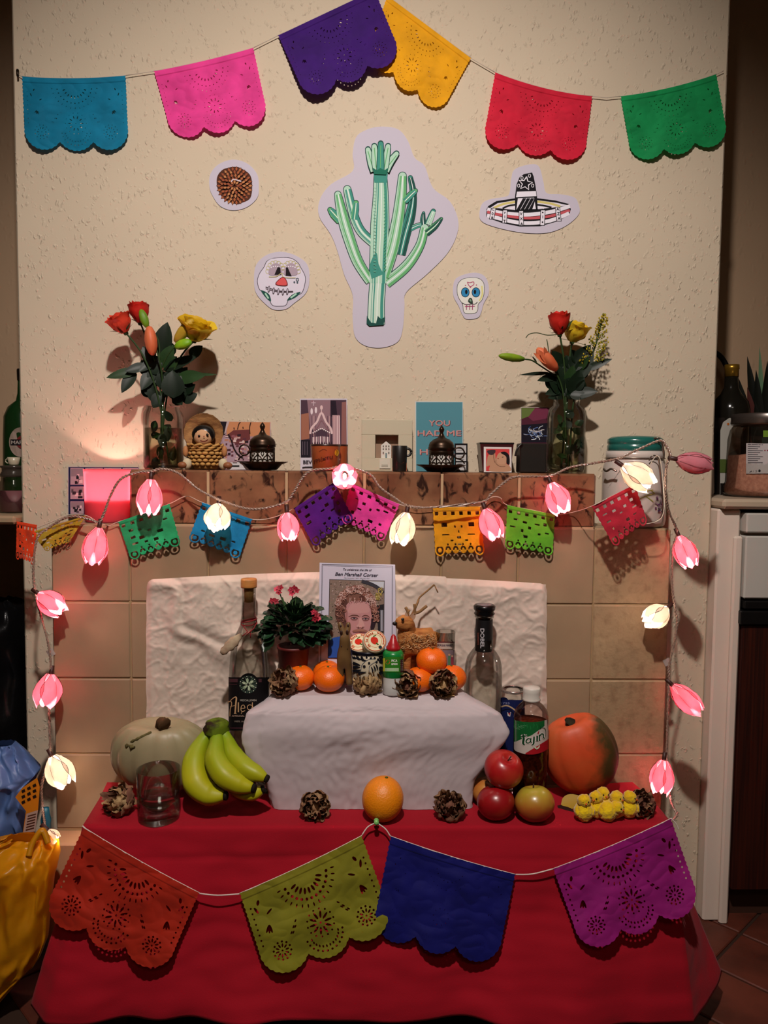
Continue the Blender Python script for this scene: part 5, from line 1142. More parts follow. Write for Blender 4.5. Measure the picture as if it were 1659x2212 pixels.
# shot glass
Ys = 1.428; cx = 961; S = Sc(Ys); c0 = P(cx, 1440, Ys); c0.z = ZB+.0012; z7 = lambda py: P(cx, py, Ys).z-c0.z
t = thing('shot_glass', 'small glass with a printed label behind the mandarins and straw deer', 'glass', (c0.x, Ys, ZB))
mesh1(glass).lathe(c0, [(0, 0), (17*S, 0), (18*S, .002), (22*S, z7(1364)), (21*S, z7(1363)), (17*S, .008), (0, .008)], 32).build('glass', t)
d = Draw(cylmap(cx, Ys, 20.6*S), base=.0006); d.quad(942, 1388, 982, 1402, '#b8a89c', 12); d.quad(942, 1386, 982, 1388.5, '#5a1c24', 12); d.text('POPULAR MARKET', 962, 1394, 4.5, '#3a2a40', 32, 0, 0, .2)
d.quad(943, 1404, 981, 1450, '#7a6a70', 12); d.stroke([(943, 1406), (981, 1406)], 2, '#6a3a38', 0)
for i, (x, h) in enumerate(((948, '#a84a3a'), (955, '#3a5a7a'), (962, '#c0a060'), (970, '#4a7a5a'), (976, '#8a3a4a'))): d.quad(x-2.5, 1416+(i % 3)*3, x+2.5, 1449, h); d.disc(x, 1414+(i % 3)*3, 2.4, '#b8907a')
d.done('label', t)
# potted flowering plant
Yp = 1.428; cx = 634; S = Sc(Yp); c0 = P(cx, 1450, Yp); c0.z = ZB+.0012; z8 = lambda py: P(cx, py, Yp).z-c0.z
t = thing('potted_kalanchoe', 'potted plant with dark green leaves and small red flowers in a plum pot', 'potted plant', (c0.x, Yp, ZB))
mesh1(mat('pot_plum', '#5a1a18', .5, .4)).lathe(c0, [(0, 0), (26*S, 0), (27*S, .004), (34*S, z8(1400)), (36*S, z8(1399)), (36*S, z8(1394)), (33*S, z8(1394)), (32*S, z8(1400)), (0, z8(1402))], 32).build('pot', t)
mesh1(glass).lathe(c0+Vector((0, 0, -.0008)), [(0, 0), (34*S, 0), (45*S, .010), (44*S, .0105), (33*S, .0015)], 32).build('saucer', t)
gl = [mat('leaf_dark', '#17301a', .35, .5, var=.2, vscale=40, transl=.15), mat('leaf_mid', '#24452a', .35, .5, var=.2, vscale=40, transl=.15)]
rg = random.Random(21); cc = P(cx, 1362, Yp)
def broad(mb, base, d_, L, W, up):
    d_ = Vector(d_).normalized(); side = d_.cross(Vector(up)).normalized(); nr = side.cross(d_)
    def g(u, v):
        w_ = W/2*(math.sin(math.pi*min(.98, u*.92+.04))**.6)*(1+.05*math.sin(u*28)); s_ = (v-.5)*2
        return base+d_*L*u+side*s_*w_+nr*(-.25*L*u*u+.12*L*s_*s_)
    return mb.grid(g, 8, 5)
for i in range(165):
    a = rg.uniform(0, 2*math.pi); b = rg.uniform(-.35, 1.35); rr = rg.uniform(.55, .92)
    dv = Vector((math.cos(a)*math.cos(b), math.sin(a)*math.cos(b)*.45, math.sin(b)*.75)); p = cc+dv*.070*rr
    if p.y > 1.462: continue
    L = rg.uniform(.020, .030); o = broad(mesh1(rg.choice(gl)), p-dv*.008, dv+Vector((rg.uniform(-.3, .3), -.25, rg.uniform(-.3, .15))), L, L*.82, (0, -.35, 1)); 
    o.v = [(v[0], min(v[1], 1.467), v[2]) for v in o.v]; o.build('leaf', t)
sg = mat('stem_green', '#35502a', .6, .3)
for (x, y) in ((603,1278),(632,1280),(592,1300),(682,1330),(640,1288),(610,1290),(652,1300)):
    tp = P(x, y, 1.41); mesh1(sg).tube(catmull([cc, (cc+tp)/2+Vector((0, -.01, .005)), tp], 4), .0011, 5).build('stem', t)
frm = mat('flower_crimson', '#8e1428', .6, .3, var=.2, vscale=80); fpm = mat('flower_pink', '#c23a50', .6, .3)
for j, (x, y) in enumerate([(598,1273),(606,1270),(602,1280),(628,1274),(636,1271),(641,1276),(631,1282),(588,1298),(596,1299),(677,1322),(684,1328),(680,1337),(687,1336)]):
    c = P(x, y, 1.405-.002*(j % 3)); mb = mesh1(frm if j % 3 else fpm); ax, e1, e2 = frame((rg.uniform(-.4, .4), -.8, rg.uniform(-.1, .8)))
    for k in range(5):
        a = 2*math.pi*k/5+j; dd = e1*math.cos(a)+e2*math.sin(a); leaf(mb, c, c+dd*.0065+ax*.002, .005, ax, .1, 4)
    mb.ell(c+ax*.001, (.0015,)*3, 6, 4); mb.build('flower', t)
# straw deer: one continuous skinned body
def skin(name, parent, nodes, edges, mt, lev=2, org=None):
    off = ORG[parent.name]; me = bpy.data.meshes.new(name); me.from_pydata([tuple(Vector(n_[0])-off) for n_ in nodes], edges, []); me.materials.append(mt)
    o = bpy.data.objects.new(name, me); COL.objects.link(o); o.parent = parent; ORG[o.name] = off.copy()
    sk_ = o.modifiers.new('skin', 'SKIN'); sk_.use_smooth_shade = True
    if not me.skin_vertices: 
        bm = bmesh.new(); bm.from_mesh(me); bm.verts.layers.skin.verify(); bm.to_mesh(me); bm.free()
    for i, n_ in enumerate(nodes): 
        r = n_[1]; r = r if isinstance(r, tuple) else (r, r); r = (r[0]*1.3, r[1]*1.3); me.skin_vertices[0].data[i].radius = r
    me.skin_vertices[0].data[0].use_root = True
    sb = o.modifiers.new('sub', 'SUBSURF'); sb.levels = lev; sb.render_levels = lev; return o
straw = mat('straw', '#b87a42', .8, .2, color2='#8a5228', vscale=60, detail=6, stretch=(1, 1, 4), c2=(.35, .7), bump=.001, bscale=140)
Yq = 1.43; S = Sc(Yq); t = thing('straw_deer', 'straw deer figure with twig antlers, looking left beside the portrait card', 'deer figure', (P(895, 1450, Yq).x, Yq, ZB))
Q = lambda x, y, dy=0: P(x, y, Yq+dy)
nodes = [(Q(905,1388),.021),(Q(880,1386),.022),(Q(932,1384,.004),.021),(Q(876,1366,-.004),.015),(Q(882,1352,-.008),.012),(Q(876,1344,-.012),.0155),(Q(866,1347,-.016),.0115),(Q(854,1349,-.020),.0075),
 (Q(876,1410,-.012),.010),(Q(877,1440,-.012),.0075),(Q(878,1462,-.012),.007),(Q(888,1410,.014),.009),(Q(890,1455,.014),.007),
 (Q(930,1410,-.010),.010),(Q(930,1440,-.010),.0075),(Q(931,1462,-.010),.007),(Q(940,1410,.014),.009),(Q(941,1455,.014),.007),(Q(944,1372),.006),(Q(951,1378),.0035)]
skin('body', t, nodes, [(0,1),(0,2),(1,3),(3,4),(4,5),(5,6),(6,7),(1,8),(8,9),(9,10),(1,11),(11,12),(2,13),(13,14),(14,15),(2,16),(16,17),(2,18),(18,19)], straw)
mb = MB().use(mat('straw_fibre', '#c89058', .8, .2)); mats_ = [mat('straw_fibre', '#c89058', .8, .2), mat('straw_fibre_dark', '#8a5228', .8, .2), mat('straw_fibre_pale', '#d8b080', .8, .2)]
rg = random.Random(31)
for i in range(420):
    kx = rg.random()
    if kx < .6: x, y, r0, dirn = rg.uniform(868, 940), rg.uniform(1372, 1402), .023, (rg.uniform(-1, 1), rg.uniform(-.6, 0.2))
    elif kx < .8: x, y, r0, dirn = rg.uniform(872, 884), rg.uniform(1356, 1380), .016, (rg.uniform(-.4, .4), -1)
    else: x, y, r0, dirn = rg.choice([877, 930])+rg.uniform(-4, 4), rg.uniform(1405, 1450), .010, (rg.uniform(-.2, .2), 1)
    p = P(x, y, Yq-r0*rg.uniform(.85, 1.0)-.004); d_ = Vector((dirn[0], rg.uniform(-.25, 0), -dirn[1])).normalized()*rg.uniform(.006, .012)
    mb.use(rg.choice(mats_)); mb.tube([p, p+d_*.5+Vector((0, -.001, 0)), p+d_], [.0006, .0005, .0002], 3, False)
tag(mb.build('straw_fibres', t), kind='stuff')
dkm = mat('near_black', '#0d0a09', .3, .5)
mesh1(dkm).ell(Q(853,1347,-.025), (.0045, .004, .004), 10, 8).build('nose', t); mesh1(dkm).ell(Q(870,1338,-.0315), (.0030,)*3, 10, 8).build('eye', t)
lm = mat('deer_ear', '#a8826a', .7, .2); leaf(mesh1(lm), Q(886,1342,-.014), Q(898,1322,-.014), .010, (0, -1, 0), .05).build('ear', t); leaf(mesh1(lm), Q(880,1338,-.02), Q(876,1322,-.018), .006, (0, -1, 0), .05).build('ear', t)
tw_ = mat('twig', '#8a6644', .85, .1, var=.2, vscale=90)
mb = mesh1(tw_); mb.tube(catmull([Q(884,1335,-.01), Q(893,1322,-.01), Q(902,1302,-.005), Q(907,1290), Q(928,1272), Q(938,1263)], 5), [.0022]*13+[.0017]*13, 6); mb.tube([Q(938,1263), Q(942,1272), Q(946,1280)], .0012, 5); mb.tube(catmull([Q(892,1325,-.01), Q(905,1322,-.01), Q(918,1312,-.008), Q(922,1309,-.008)], 4), [.0032]*13, 6); mb.build('antler', t)
mb = mesh1(tw_); mb.tube(catmull([Q(880,1335,-.014), Q(881,1322,-.014), Q(876,1312,-.014)], 4), .0030, 6); mb.tube([Q(880,1324,-.014), Q(885,1318,-.016)], .002, 6); mb.build('antler', t)
mb = mesh1(tw_); mb.tube(catmull([Q(896,1328,-.012), Q(896,1315,-.012), Q(895,1305,-.012)], 4), .0024, 6); mb.build('antler', t)
# carved wooden giraffe-like deer
Yv = 1.388; t = thing('carved_giraffe', 'small carved wooden giraffe with spotted ears in front of the portrait card', 'figurine', (P(747, 1470, Yv).x, Yv, ZB))
cw_ = mat('carved_wood', '#6f5230', .45, .4, color2='#4a3018', vscale=22, c2=(.4, .7), stretch=(1, 1, .4)); Q = lambda x, y, dy=0: P(x, y, Yv+dy)
nodes = [(Q(743,1424),(.0135,.012)),(Q(743,1410),(.012,.011)),(Q(745,1398,-.004),.0085),(Q(745,1384,-.007),.0085),(Q(745,1376,-.008),.0088),(Q(743,1370,-.008),.006),(Q(736,1352,-.006),.0045),(Q(733,1342,-.006),.0025),(Q(749,1370,-.008),.006),(Q(752,1352,-.006),.0042),(Q(753,1342,-.006),.0025),
 (Q(736,1440),.006),(Q(735,1460),.0048),(Q(735,1476),.0050),(Q(752,1440),.006),(Q(754,1462),.0048),(Q(755,1482,-.004),.0052),(Q(744,1430,.018),.009),(Q(738,1465,.02),.0045)]
skin('body', t, nodes, [(0,1),(1,2),(2,3),(3,4),(4,5),(5,6),(6,7),(4,8),(8,9),(9,10),(0,11),(11,12),(12,13),(0,14),(14,15),(15,16),(0,17),(17,18)], cw_)
sp = mat('burnt_brown', '#2c120a', .5, .4)
for x, y, w_, h_, dy in ((737,1367,.0028,.0045,-.0155),(750,1366,.0028,.0045,-.0155),(736,1353,.002,.003,-.0105),(752,1352,.002,.003,-.0105),(745,1398,.006,.010,-.0125),(738,1396,.0015,.002,-.013)):
    mesh1(sp).ell(Q(x, y, dy), (w_, .0016, h_), 10, 8).build('spot', t)
# yellow chicks
ym = mat('chick_fluff', '#e6c41a', .95, .05, color2='#cfa010', vscale=50, c2=(.3, .7), bump=.004, bscale=130, sheen=.4)
CH = [(1262,1722,1735,'leftmost yellow fluffy chick, facing forward beside the yellow leaf',(0,-1)),(1290,1716,1738,'second yellow chick from the left, looking left',(-.6,-.8)),(1313,1734,1742,'yellow chick bending low at the front of the huddle',(.7,-.7)),(1302,1703,1728,'yellow chick with its head highest at the back of the huddle',(.2,-1)),(1330,1712,1738,'yellow chick right of the middle, looking right',(.6,-.8)),(1358,1704,1738,'rightmost yellow chick next to the dried rose, looking right',(.8,-.6))]
for i, (x, yh, yb, lb, fc) in enumerate(CH):
    Y = 1.305 if i in (0, 2) else (1.318 if i != 3 else 1.334); S = Sc(Y); zc0 = ZT+.0008
    bx = P(x, yb, Y).x; body = Vector((bx, Y, zc0+.0175)); hd = P(x+4*fc[0], yh, Y-.003); hd.z = max(hd.z, body.z+.010) if i != 2 else body.z+.008; hd.z = min(hd.z, body.z+.0205)
    if i == 2: hd.x += .014
    t = thing('toy_chick', lb, 'chick', (bx, Y, ZT), 'yellow toy chicks at the right of the altar')
    def fz(p, a, b, i=i): return p*(1+.14*noise.noise(p*170+Vector((i, 0, 0))))
    mb = mesh1(ym).ell(body, (.0165, .0170, .0175), 26, 18, None, fz); mb.ell(hd, (.0118, .0120, .0115), 22, 14, None, fz); mb.ell(body+Vector((-.009*fc[0], .012, .006)), (.007, .009, .006), 14, 10, None, fz); mb.build('body', t)
    for s_ in (-1, 1):
        mesh1(ym).ell(body+Vector((s_*.0135, -.002, .001)), (.005, .010, .009), 16, 10, None, fz).build('wing', t)
        f_ = Vector((fc[0], fc[1], 0)).normalized(); sd = Vector((-f_.y, f_.x, 0)); mesh1(dkm).ell(hd+f_*.0102+sd*s_*.0045+Vector((0, 0, .002)), (.0016,)*3, 8, 6).build('eye', t)
    f_ = Vector((fc[0], fc[1], -.1)).normalized(); mesh1(mat('beak_orange', '#c45a10', .5, .4)).lathe(hd+f_*.010, [(.0028, 0), (.002, .002), (0, .0055)], 8, f_).build('beak', t)
# yellow leaf with brown curl below the chicks
t = thing('yellow_leaf', 'curled yellow leaf with a brown tip lying left of the chicks', 'leaf', Pz(1228, 1748, ZT))
b0 = Pz(1212, 1738, ZT+.004); t0 = Pz(1262, 1728, ZT+.012); mb = mesh1(mat('leaf_yellow', '#a8862a', .6, .3)); leaf(mb, b0, t0, .030, (0, -.6, 1), -.1, 8, .2); mb.v = [(v[0], v[1], max(v[2], ZT+.0008)) for v in mb.v]; mb.build('blade', t)
mb = mesh1(mat('leaf_brown', '#2c140e', .7, .2)); leaf(mb, Pz(1204, 1740, ZT+.003), Pz(1240, 1752, ZT+.003), .018, (0, -.5, 1), .05, 8, -.3); mb.v = [(v[0], v[1], max(v[2], ZT+.0006)) for v in mb.v]; mb.build('curl', t)
# ------------------------------------------------------------------ mantelpiece
ZMT = ZM+.0006; ZLT = ZL+.0002
def onbase(cx, Y, z): p = P(cx, 1000, Y); return Vector((p.x, Y, z))
def prof_at(cx, Y, z0, rows): S = Sc(Y); return [(hw*S, max(0, P(cx, py, Y).z-z0)) for hw, py in rows]
stm = mat('flower_stem', '#2a401c', .6, .3, transl=.1); lfm = [mat('rose_leaf', '#112012', .45, .3, var=.25, vscale=30, transl=.12), mat('rose_leaf_lit', '#26401f', .45, .3, var=.2, vscale=30, transl=.15)]  # leaf greens: a dark one and a copy painted lighter, as if lit
def rose_head(t, c, ax, R, L, m, m2, seed, openf=.0):
    ax, e1, e2 = frame(ax); rg = random.Random(seed)
    for ring_, k_ in enumerate((4, 4, 3)):
        for k in range(k_):
            ph = 2*math.pi*(k+.5*(ring_ % 2)+.1*rg.random())/k_; f = 1-.25*ring_; of = openf if ring_ == 0 else openf*.3
            pf = lambda u, f=f, of=of: .15+f*.83*math.sin(math.pi*min(.60, .06+.62*u))+(of+.12*(1-ring_*.4))*max(0, u-.75)*3
            mb = mesh1(rg.choice((m, m, m2))); petal(mb, c, ax, e1, e2, L*(.93+.05*ring_)*rg.uniform(.93, 1.05), R, ph, 2*math.pi/k_*1.6, pf, .10, seed+ring_*5+k, 10, 8, wfn=lambda u: math.sin(math.pi*min(.9, .15+.62*u))); mb.build('petal', t)
    for k in range(5):
        a = 2*math.pi*k/5+seed; d_ = e1*math.cos(a)+e2*math.sin(a); leaf(mesh1(stm), c+d_*R*.15, c+d_*R*rg.uniform(.95, 1.4)+ax*L*rg.uniform(.0, .45), R*.3, ax, .12, 6).build('sepal', t)
    mesh1(stm).lathe(c-ax*.006, [(0, 0), (.004, .001), (.0055, .006), (.004, .010)], 10, ax).build('hip', t)
def bud(t, a, b, r, m, name='bud'):
    ax, e1, e2 = frame(b-a); L = (b-a).length; c = a
    mb = mesh1(m); mb.lathe(c, [(0, 0), (r*.45, L*.04), (r*.8, L*.2), (r, L*.45), (r*.92, L*.7), (r*.6, L*.9), (r*.25, L*.985), (0, L)], 18, ax, rib=lambda an, z: 1-.14*abs(math.cos(an*1.5))**6); mb.build(name, t)
def stem(t, pts, r=.0019, name='stem'): mesh1(stm).tube(catmull(pts, 5), r, 6).build(name, t)
red_p = mat('rose_red', '#c8261c', .55, .3, var=.12, vscale=25, transl=.2); red_q = mat('rose_coral', '#e0452e', .55, .3, transl=.2)
yel_p = mat('rose_yellow', '#d8ae14', .55, .3, var=.1, vscale=25, transl=.25); yel_q = mat('rose_yellow_pale', '#e2c22c', .55, .3, transl=.25)
lil_o = mat('lily_orange', '#d06038', .5, .3, color2='#e8845a', vscale=30, stretch=(1, 1, .2), transl=.15); bgr = mat('bud_green', '#7f9a1c', .5, .3, color2='#5a8420', vscale=30, stretch=(1, 1, .2), transl=.1); lil_y = mat('lily_yellow', '#a88a1c', .5, .3, color2='#c09a34', vscale=30, transl=.1); gbud = mat('bud_bright', '#5f9a14', .5, .3, color2='#8fb41c', vscale=40, transl=.1)
YV = 1.562
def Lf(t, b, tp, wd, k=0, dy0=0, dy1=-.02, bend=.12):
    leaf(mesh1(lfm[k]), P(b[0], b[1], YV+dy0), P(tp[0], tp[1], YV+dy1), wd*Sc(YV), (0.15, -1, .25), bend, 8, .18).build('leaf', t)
# left vase: jar, then each flower a thing
def jar(name, lb, cx, rows, extra=None):
    z0 = ZMT; t = thing(name, lb, 'vase', onbase(cx, YV, z0)); c = onbase(cx, YV, z0+.0004)
    pr = [(0, 0)]+prof_at(cx, YV, c.z, rows); pr2 = [(max(0, r-.0022), z_) for r, z_ in pr[::-1]]
    mesh1(glass).lathe(c, pr, 40).build('glass', t)
    wt_ = prof_at(cx, YV, c.z, [(rows[0][0]*.90, 1008), (rows[1][0]*.93, 1000), (rows[2][0]*.93, 925)]); mesh1(mat('vase_water', '#ffffff', .05, glasslike=(.86, .88, .74))).lathe(c, [(0, .003)]+wt_+[(0, wt_[-1][1])], 32).build('water', t)
    mesh1(mat('glass_base', '#ffffff', .05, glasslike=(.6, .62, .5))).lathe(c, [(0, .001), (rows[0][0]*Sc(YV)*.95, .002), (rows[0][0]*Sc(YV)*.8, .007), (0, .006)], 32).build('base', t)
    return t, c
t, cL = jar('glass_vase', 'tall clear glass vase at the left end of the mantel holding roses', 353, [(38,1016),(41,1008),(41,905),(40,892),(35,884),(36,878),(34,876)])
t2, cR = jar('glass_vase', 'square-shouldered clear glass vase at the right end of the mantel', 1221, [(38,1020),(41,1012),(41,900),(38,884),(29,876),(28,866),(30,862),(29,857)])
def flower(name, lb, cat, head, base, mids=()):
    t = thing(name, lb, cat, base); ORG[t.name] = Vector(base)
    stem(t, [base]+[P(*m_) for m_ in mids]+[head]); return t
bL = lambda dx, dy=0: cL+Vector((dx, dy, .009)); bR = lambda dx, dy=0: cR+Vector((dx, dy, .009))
Pv = lambda x, y, dy=0: P(x, y, YV+dy)
h = Pv(271,718,-.02); t = flower('red_rose', 'red rose at the far left of the left vase, facing left', 'rose', h, bL(.012), [(342,860,YV-.005),(310,770,YV-.015)]); rose_head(t, h, (-.45,-.35,1), .0215, .040, red_q, red_p, 1, .25)
Lf(t,(300,800),(229,813),22,1); Lf(t,(292,800),(262,846),26,0); Lf(t,(318,790),(270,800),22,0)
h = Pv(303,697,-.005); t = flower('red_rose', 'red rose behind the green bud in the left vase', 'rose', h, bL(-.010,.01), [(348,860,YV),(330,770,YV)]); rose_head(t, h, (-.05,-.2,1), .0195, .042, red_p, red_p, 2, .05)
Lf(t,(345,770),(300,800),24,0,.01); Lf(t,(330,800),(305,840),28,0)
h = Pv(420,735,-.02); t = flower('yellow_rose', 'large open yellow rose in the left vase', 'rose', h, bL(-.005,-.01), [(360,860,YV),(385,780,YV-.01)]); rose_head(t, h, (.30,-.45,1), .030, .043, yel_p, yel_q, 3, .35)
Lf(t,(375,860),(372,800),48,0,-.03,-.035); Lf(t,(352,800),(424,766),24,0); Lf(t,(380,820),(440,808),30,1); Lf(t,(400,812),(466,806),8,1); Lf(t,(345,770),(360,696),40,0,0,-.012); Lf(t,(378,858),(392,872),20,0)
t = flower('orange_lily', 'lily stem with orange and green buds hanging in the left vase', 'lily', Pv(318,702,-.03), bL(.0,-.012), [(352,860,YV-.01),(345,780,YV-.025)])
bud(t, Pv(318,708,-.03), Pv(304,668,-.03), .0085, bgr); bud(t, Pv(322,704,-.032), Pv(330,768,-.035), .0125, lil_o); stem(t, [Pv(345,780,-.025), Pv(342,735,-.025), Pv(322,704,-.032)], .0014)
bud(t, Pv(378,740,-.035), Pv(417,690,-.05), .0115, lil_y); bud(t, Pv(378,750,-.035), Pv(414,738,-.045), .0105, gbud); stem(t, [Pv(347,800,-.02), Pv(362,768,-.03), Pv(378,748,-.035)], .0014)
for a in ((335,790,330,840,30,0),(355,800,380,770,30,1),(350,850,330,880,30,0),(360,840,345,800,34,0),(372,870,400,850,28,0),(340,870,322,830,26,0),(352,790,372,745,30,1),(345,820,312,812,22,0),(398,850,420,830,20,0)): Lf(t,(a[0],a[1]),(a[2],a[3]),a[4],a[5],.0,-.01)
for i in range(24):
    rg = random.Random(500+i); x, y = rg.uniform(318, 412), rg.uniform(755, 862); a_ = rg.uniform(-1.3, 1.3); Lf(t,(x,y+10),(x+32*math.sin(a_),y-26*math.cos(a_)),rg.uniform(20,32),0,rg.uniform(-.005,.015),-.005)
for i in range(16):
    rg = random.Random(i); x = cL.x+rg.uniform(-.022, .022); z_ = cL.z+rg.uniform(.015, .10); leaf(mesh1(lfm[i % 2]), Vector((x, YV-.01, z_)), Vector((x+rg.uniform(-.012, .012), YV+rg.uniform(-.025, .01), z_+rg.uniform(-.03, .03))), .016, (0, -1, .2)).build('submerged_leaf', t)
# right vase
h = Pv(1209,722,-.02); t = flower('red_rose', 'upright red rose above the right vase', 'rose', h, bR(.004), [(1222,860,YV),(1218,780,YV-.01)]); rose_head(t, h, (-.10,-.2,1), .0200, .045, red_p, red_q, 4, .1)
Lf(t,(1215,800),(1196,758),34,0); Lf(t,(1205,812),(1164,820),18,0)
mesh1(stm).tube(catmull([h, Pv(1183,724,-.03), Pv(1160,719,-.03), Pv(1143,722,-.03), Pv(1136,730,-.03)], 5), .0009, 5).build('tendril', t); leaf(mesh1(stm), h, Pv(1238,692,-.04), .006, (0,-1,0), .2).build('sepal', t)
h = Pv(1236,738,.0); t = flower('yellow_rose', 'yellow rose tucked behind the upright red rose, right vase', 'rose', h, bR(-.006,.01), [(1226,860,YV+.008),(1230,780,YV+.005)]); rose_head(t, h, (.22,-.35,1), .0245, .040, yel_q, yel_p, 5, .2)
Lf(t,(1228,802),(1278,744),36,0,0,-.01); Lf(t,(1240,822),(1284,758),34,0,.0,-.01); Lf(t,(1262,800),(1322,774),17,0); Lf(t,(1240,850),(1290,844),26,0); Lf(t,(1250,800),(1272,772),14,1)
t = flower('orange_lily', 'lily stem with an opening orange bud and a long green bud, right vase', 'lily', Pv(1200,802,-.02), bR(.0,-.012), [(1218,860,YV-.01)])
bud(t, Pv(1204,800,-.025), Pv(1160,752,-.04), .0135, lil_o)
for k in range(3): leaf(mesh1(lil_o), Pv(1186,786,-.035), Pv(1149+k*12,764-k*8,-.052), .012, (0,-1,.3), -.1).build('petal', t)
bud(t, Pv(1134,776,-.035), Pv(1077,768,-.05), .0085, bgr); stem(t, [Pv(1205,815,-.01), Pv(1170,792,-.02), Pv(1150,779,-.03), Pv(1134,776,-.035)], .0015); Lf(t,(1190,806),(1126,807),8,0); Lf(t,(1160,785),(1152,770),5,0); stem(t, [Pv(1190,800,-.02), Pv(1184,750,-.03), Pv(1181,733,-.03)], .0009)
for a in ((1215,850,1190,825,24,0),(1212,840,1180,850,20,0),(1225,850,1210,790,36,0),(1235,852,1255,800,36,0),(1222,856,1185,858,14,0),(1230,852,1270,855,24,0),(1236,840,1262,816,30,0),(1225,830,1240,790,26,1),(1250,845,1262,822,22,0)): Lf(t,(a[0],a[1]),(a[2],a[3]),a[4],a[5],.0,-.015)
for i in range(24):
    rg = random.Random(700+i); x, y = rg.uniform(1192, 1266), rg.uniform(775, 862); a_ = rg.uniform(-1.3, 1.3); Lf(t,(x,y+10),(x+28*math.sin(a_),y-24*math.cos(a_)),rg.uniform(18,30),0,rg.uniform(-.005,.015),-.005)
for i in range(20):
    rg = random.Random(100+i); x = cR.x+rg.uniform(-.022, .022); z_ = cR.z+rg.uniform(.02, .12); leaf(mesh1(lfm[1 if i % 3 else 0]), Vector((x, YV-.012, z_)), Vector((x+rg.uniform(-.012, .012), YV+rg.uniform(-.025, .01), z_+rg.uniform(-.035, .035))), .020, (0, -1, .2)).build('submerged_leaf', t)
t = flower('goldenrod_sprig', 'feathery yellow-green sprig at the right of the right vase', 'sprig', Pv(1300,690,-.0), bR(.010,.006), [(1240,860,YV),(1270,790,YV),(1288,740,YV)])
mb = MB().use(mat('goldenrod_green', '#7a7a24', .8, .1)); my = mat('goldenrod_yellow', '#b0982c', .8, .1); rg = random.Random(9)
for i in range(22):
    f = i/21; x0 = 1272+30*f**.8; y0 = 795-112*f; L_ = (1-f)*26+7
    for sx in (-1, 1):
        a0 = Pv(x0, y0); dx = sx*L_*rg.uniform(.5, 1); tp = Pv(x0+dx+4, y0-L_*.45, rg.uniform(-.02, .01)); mb.use(MATS['goldenrod_green']); mb.tube([a0, tp], .0005, 4, False)
        for q in range(5):
            p = a0.lerp(tp, .3+.17*q)+Vector((rg.uniform(-.003, .003), rg.uniform(-.003, .003), rg.uniform(-.002, .003))); mb.use(my if rg.random() < .6 else MATS['goldenrod_green']); mb.ell(p, (.0016, .0016, .0022), 5, 4)
tag(mb.build('florets', t), kind='stuff')
# pink candle glass, lit
YB = 1.560; cx = 231; S = Sc(YB); z0 = ZLT; c = onbase(cx, YB, z0); zq = lambda y: P(cx, y, YB).z-z0
t = thing('candle_glass', 'lit candle in a pink glass on the left ledge beside the mantel', 'candle', c)
pg = mat('pink_frosted_glass', '#ffa8b8', .35, .4, transl=.88)
mesh1(pg).lathe(c, [(0, .0), (43*S, 0), (46*S, .004), (46*S, .05), (47*S, zq(1025)), (48.5*S, zq(1014)), (47*S, zq(1013.5)), (45*S, zq(1024)), (44*S, .05), (44*S, .004), (0, .003)], 48).build('glass', t)
mesh1(mat('candle_wax', '#f04088', .5, .3, sss=.3)).lathe(c, [(0, .0035), (43.5*S, .0045), (43.6*S, zq(1080)), (40*S, zq(1081)), (0, zq(1081.5))], 40).build('wax', t)
wx = c+Vector((0, 0, zq(1081.5))); mesh1(dkm).tube([wx, wx+Vector((.001, 0, .007))], .0007, 5).build('wick', t)
mesh1(mat('flame', '#ffd890', .5, emit='#ffb880', es=80)).lathe(wx+Vector((.001, 0, .006)), [(0, 0), (.003, .003), (.0035, .006), (.002, .012), (0, .019)], 12).build('flame', t)
l = bpy.data.lights.new('candle_glow', 'POINT'); l.energy = 1.15; l.color = (1, .60, .52); l.shadow_soft_size = .006; o = bpy.data.objects.new('candle_glow', l); COL.objects.link(o); o.location = wx+Vector((.001, -.006, .022))
# cards and postcards
def card(name, lb, cat, pts, Y, z0, colr='#cfc6c2', th=.0012, lean=.06):
    # leaning card: foot at Y, top tilted back
    ys = [p[1] for p in pts]; yb = max(ys); k = lean
    t = thing(name, lb, cat, onbase(sum(p[0] for p in pts)/len(pts), Y, z0))
    def mp(x, y, l):
        p = P(x, y, Y+0); zz_ = max(0, p.z-z0); p2 = P(x, y, min(Y+zz_*k, YW-.002)-l); p2.z = max(p2.z, z0+.0004); return p2
    m = MB().use(flat(colr), False); plate(m, pts, 0, th, mp); m.build('board', t); d = Draw(mp, base=th+.0003); return t, d
# coastal postcard behind the candle
t, d = card('photo_postcard', 'navy-bordered postcard of small black and white views behind the pink candle', 'postcard', [(147,1008),(300,1009),(300,1113),(147,1112)], 1.612, ZLT, '#a59aa6', lean=.05)
d.quad(148, 1009, 299, 1112, '#1c1c40', 2, 2); rg = random.Random(2)
for j, (y0, y1) in enumerate(((1011,1047),(1051,1078),(1083,1110))):
    for x0, x1 in ((152,181),(184,222),(225,262),(265,298)):
        d.quad(x0, y0, x1, y1, '#9a8c94'); d.quad(x0+1.5, y0+1.5, x1-1.5, (y0+y1)/2, '#7a7078'); 
        for q in range(9): xx = rg.uniform(x0+2, x1-6); yy = rg.uniform((y0+y1)/2-8, y1-5); d.quad(xx, yy, min(xx+rg.uniform(3, 8), x1-1.5), min(y1-1.5, yy+rg.uniform(3, 9)), rg.choice(['#2a2228','#4a4048','#c0b2b6','#161218']))
d.done('print', t)
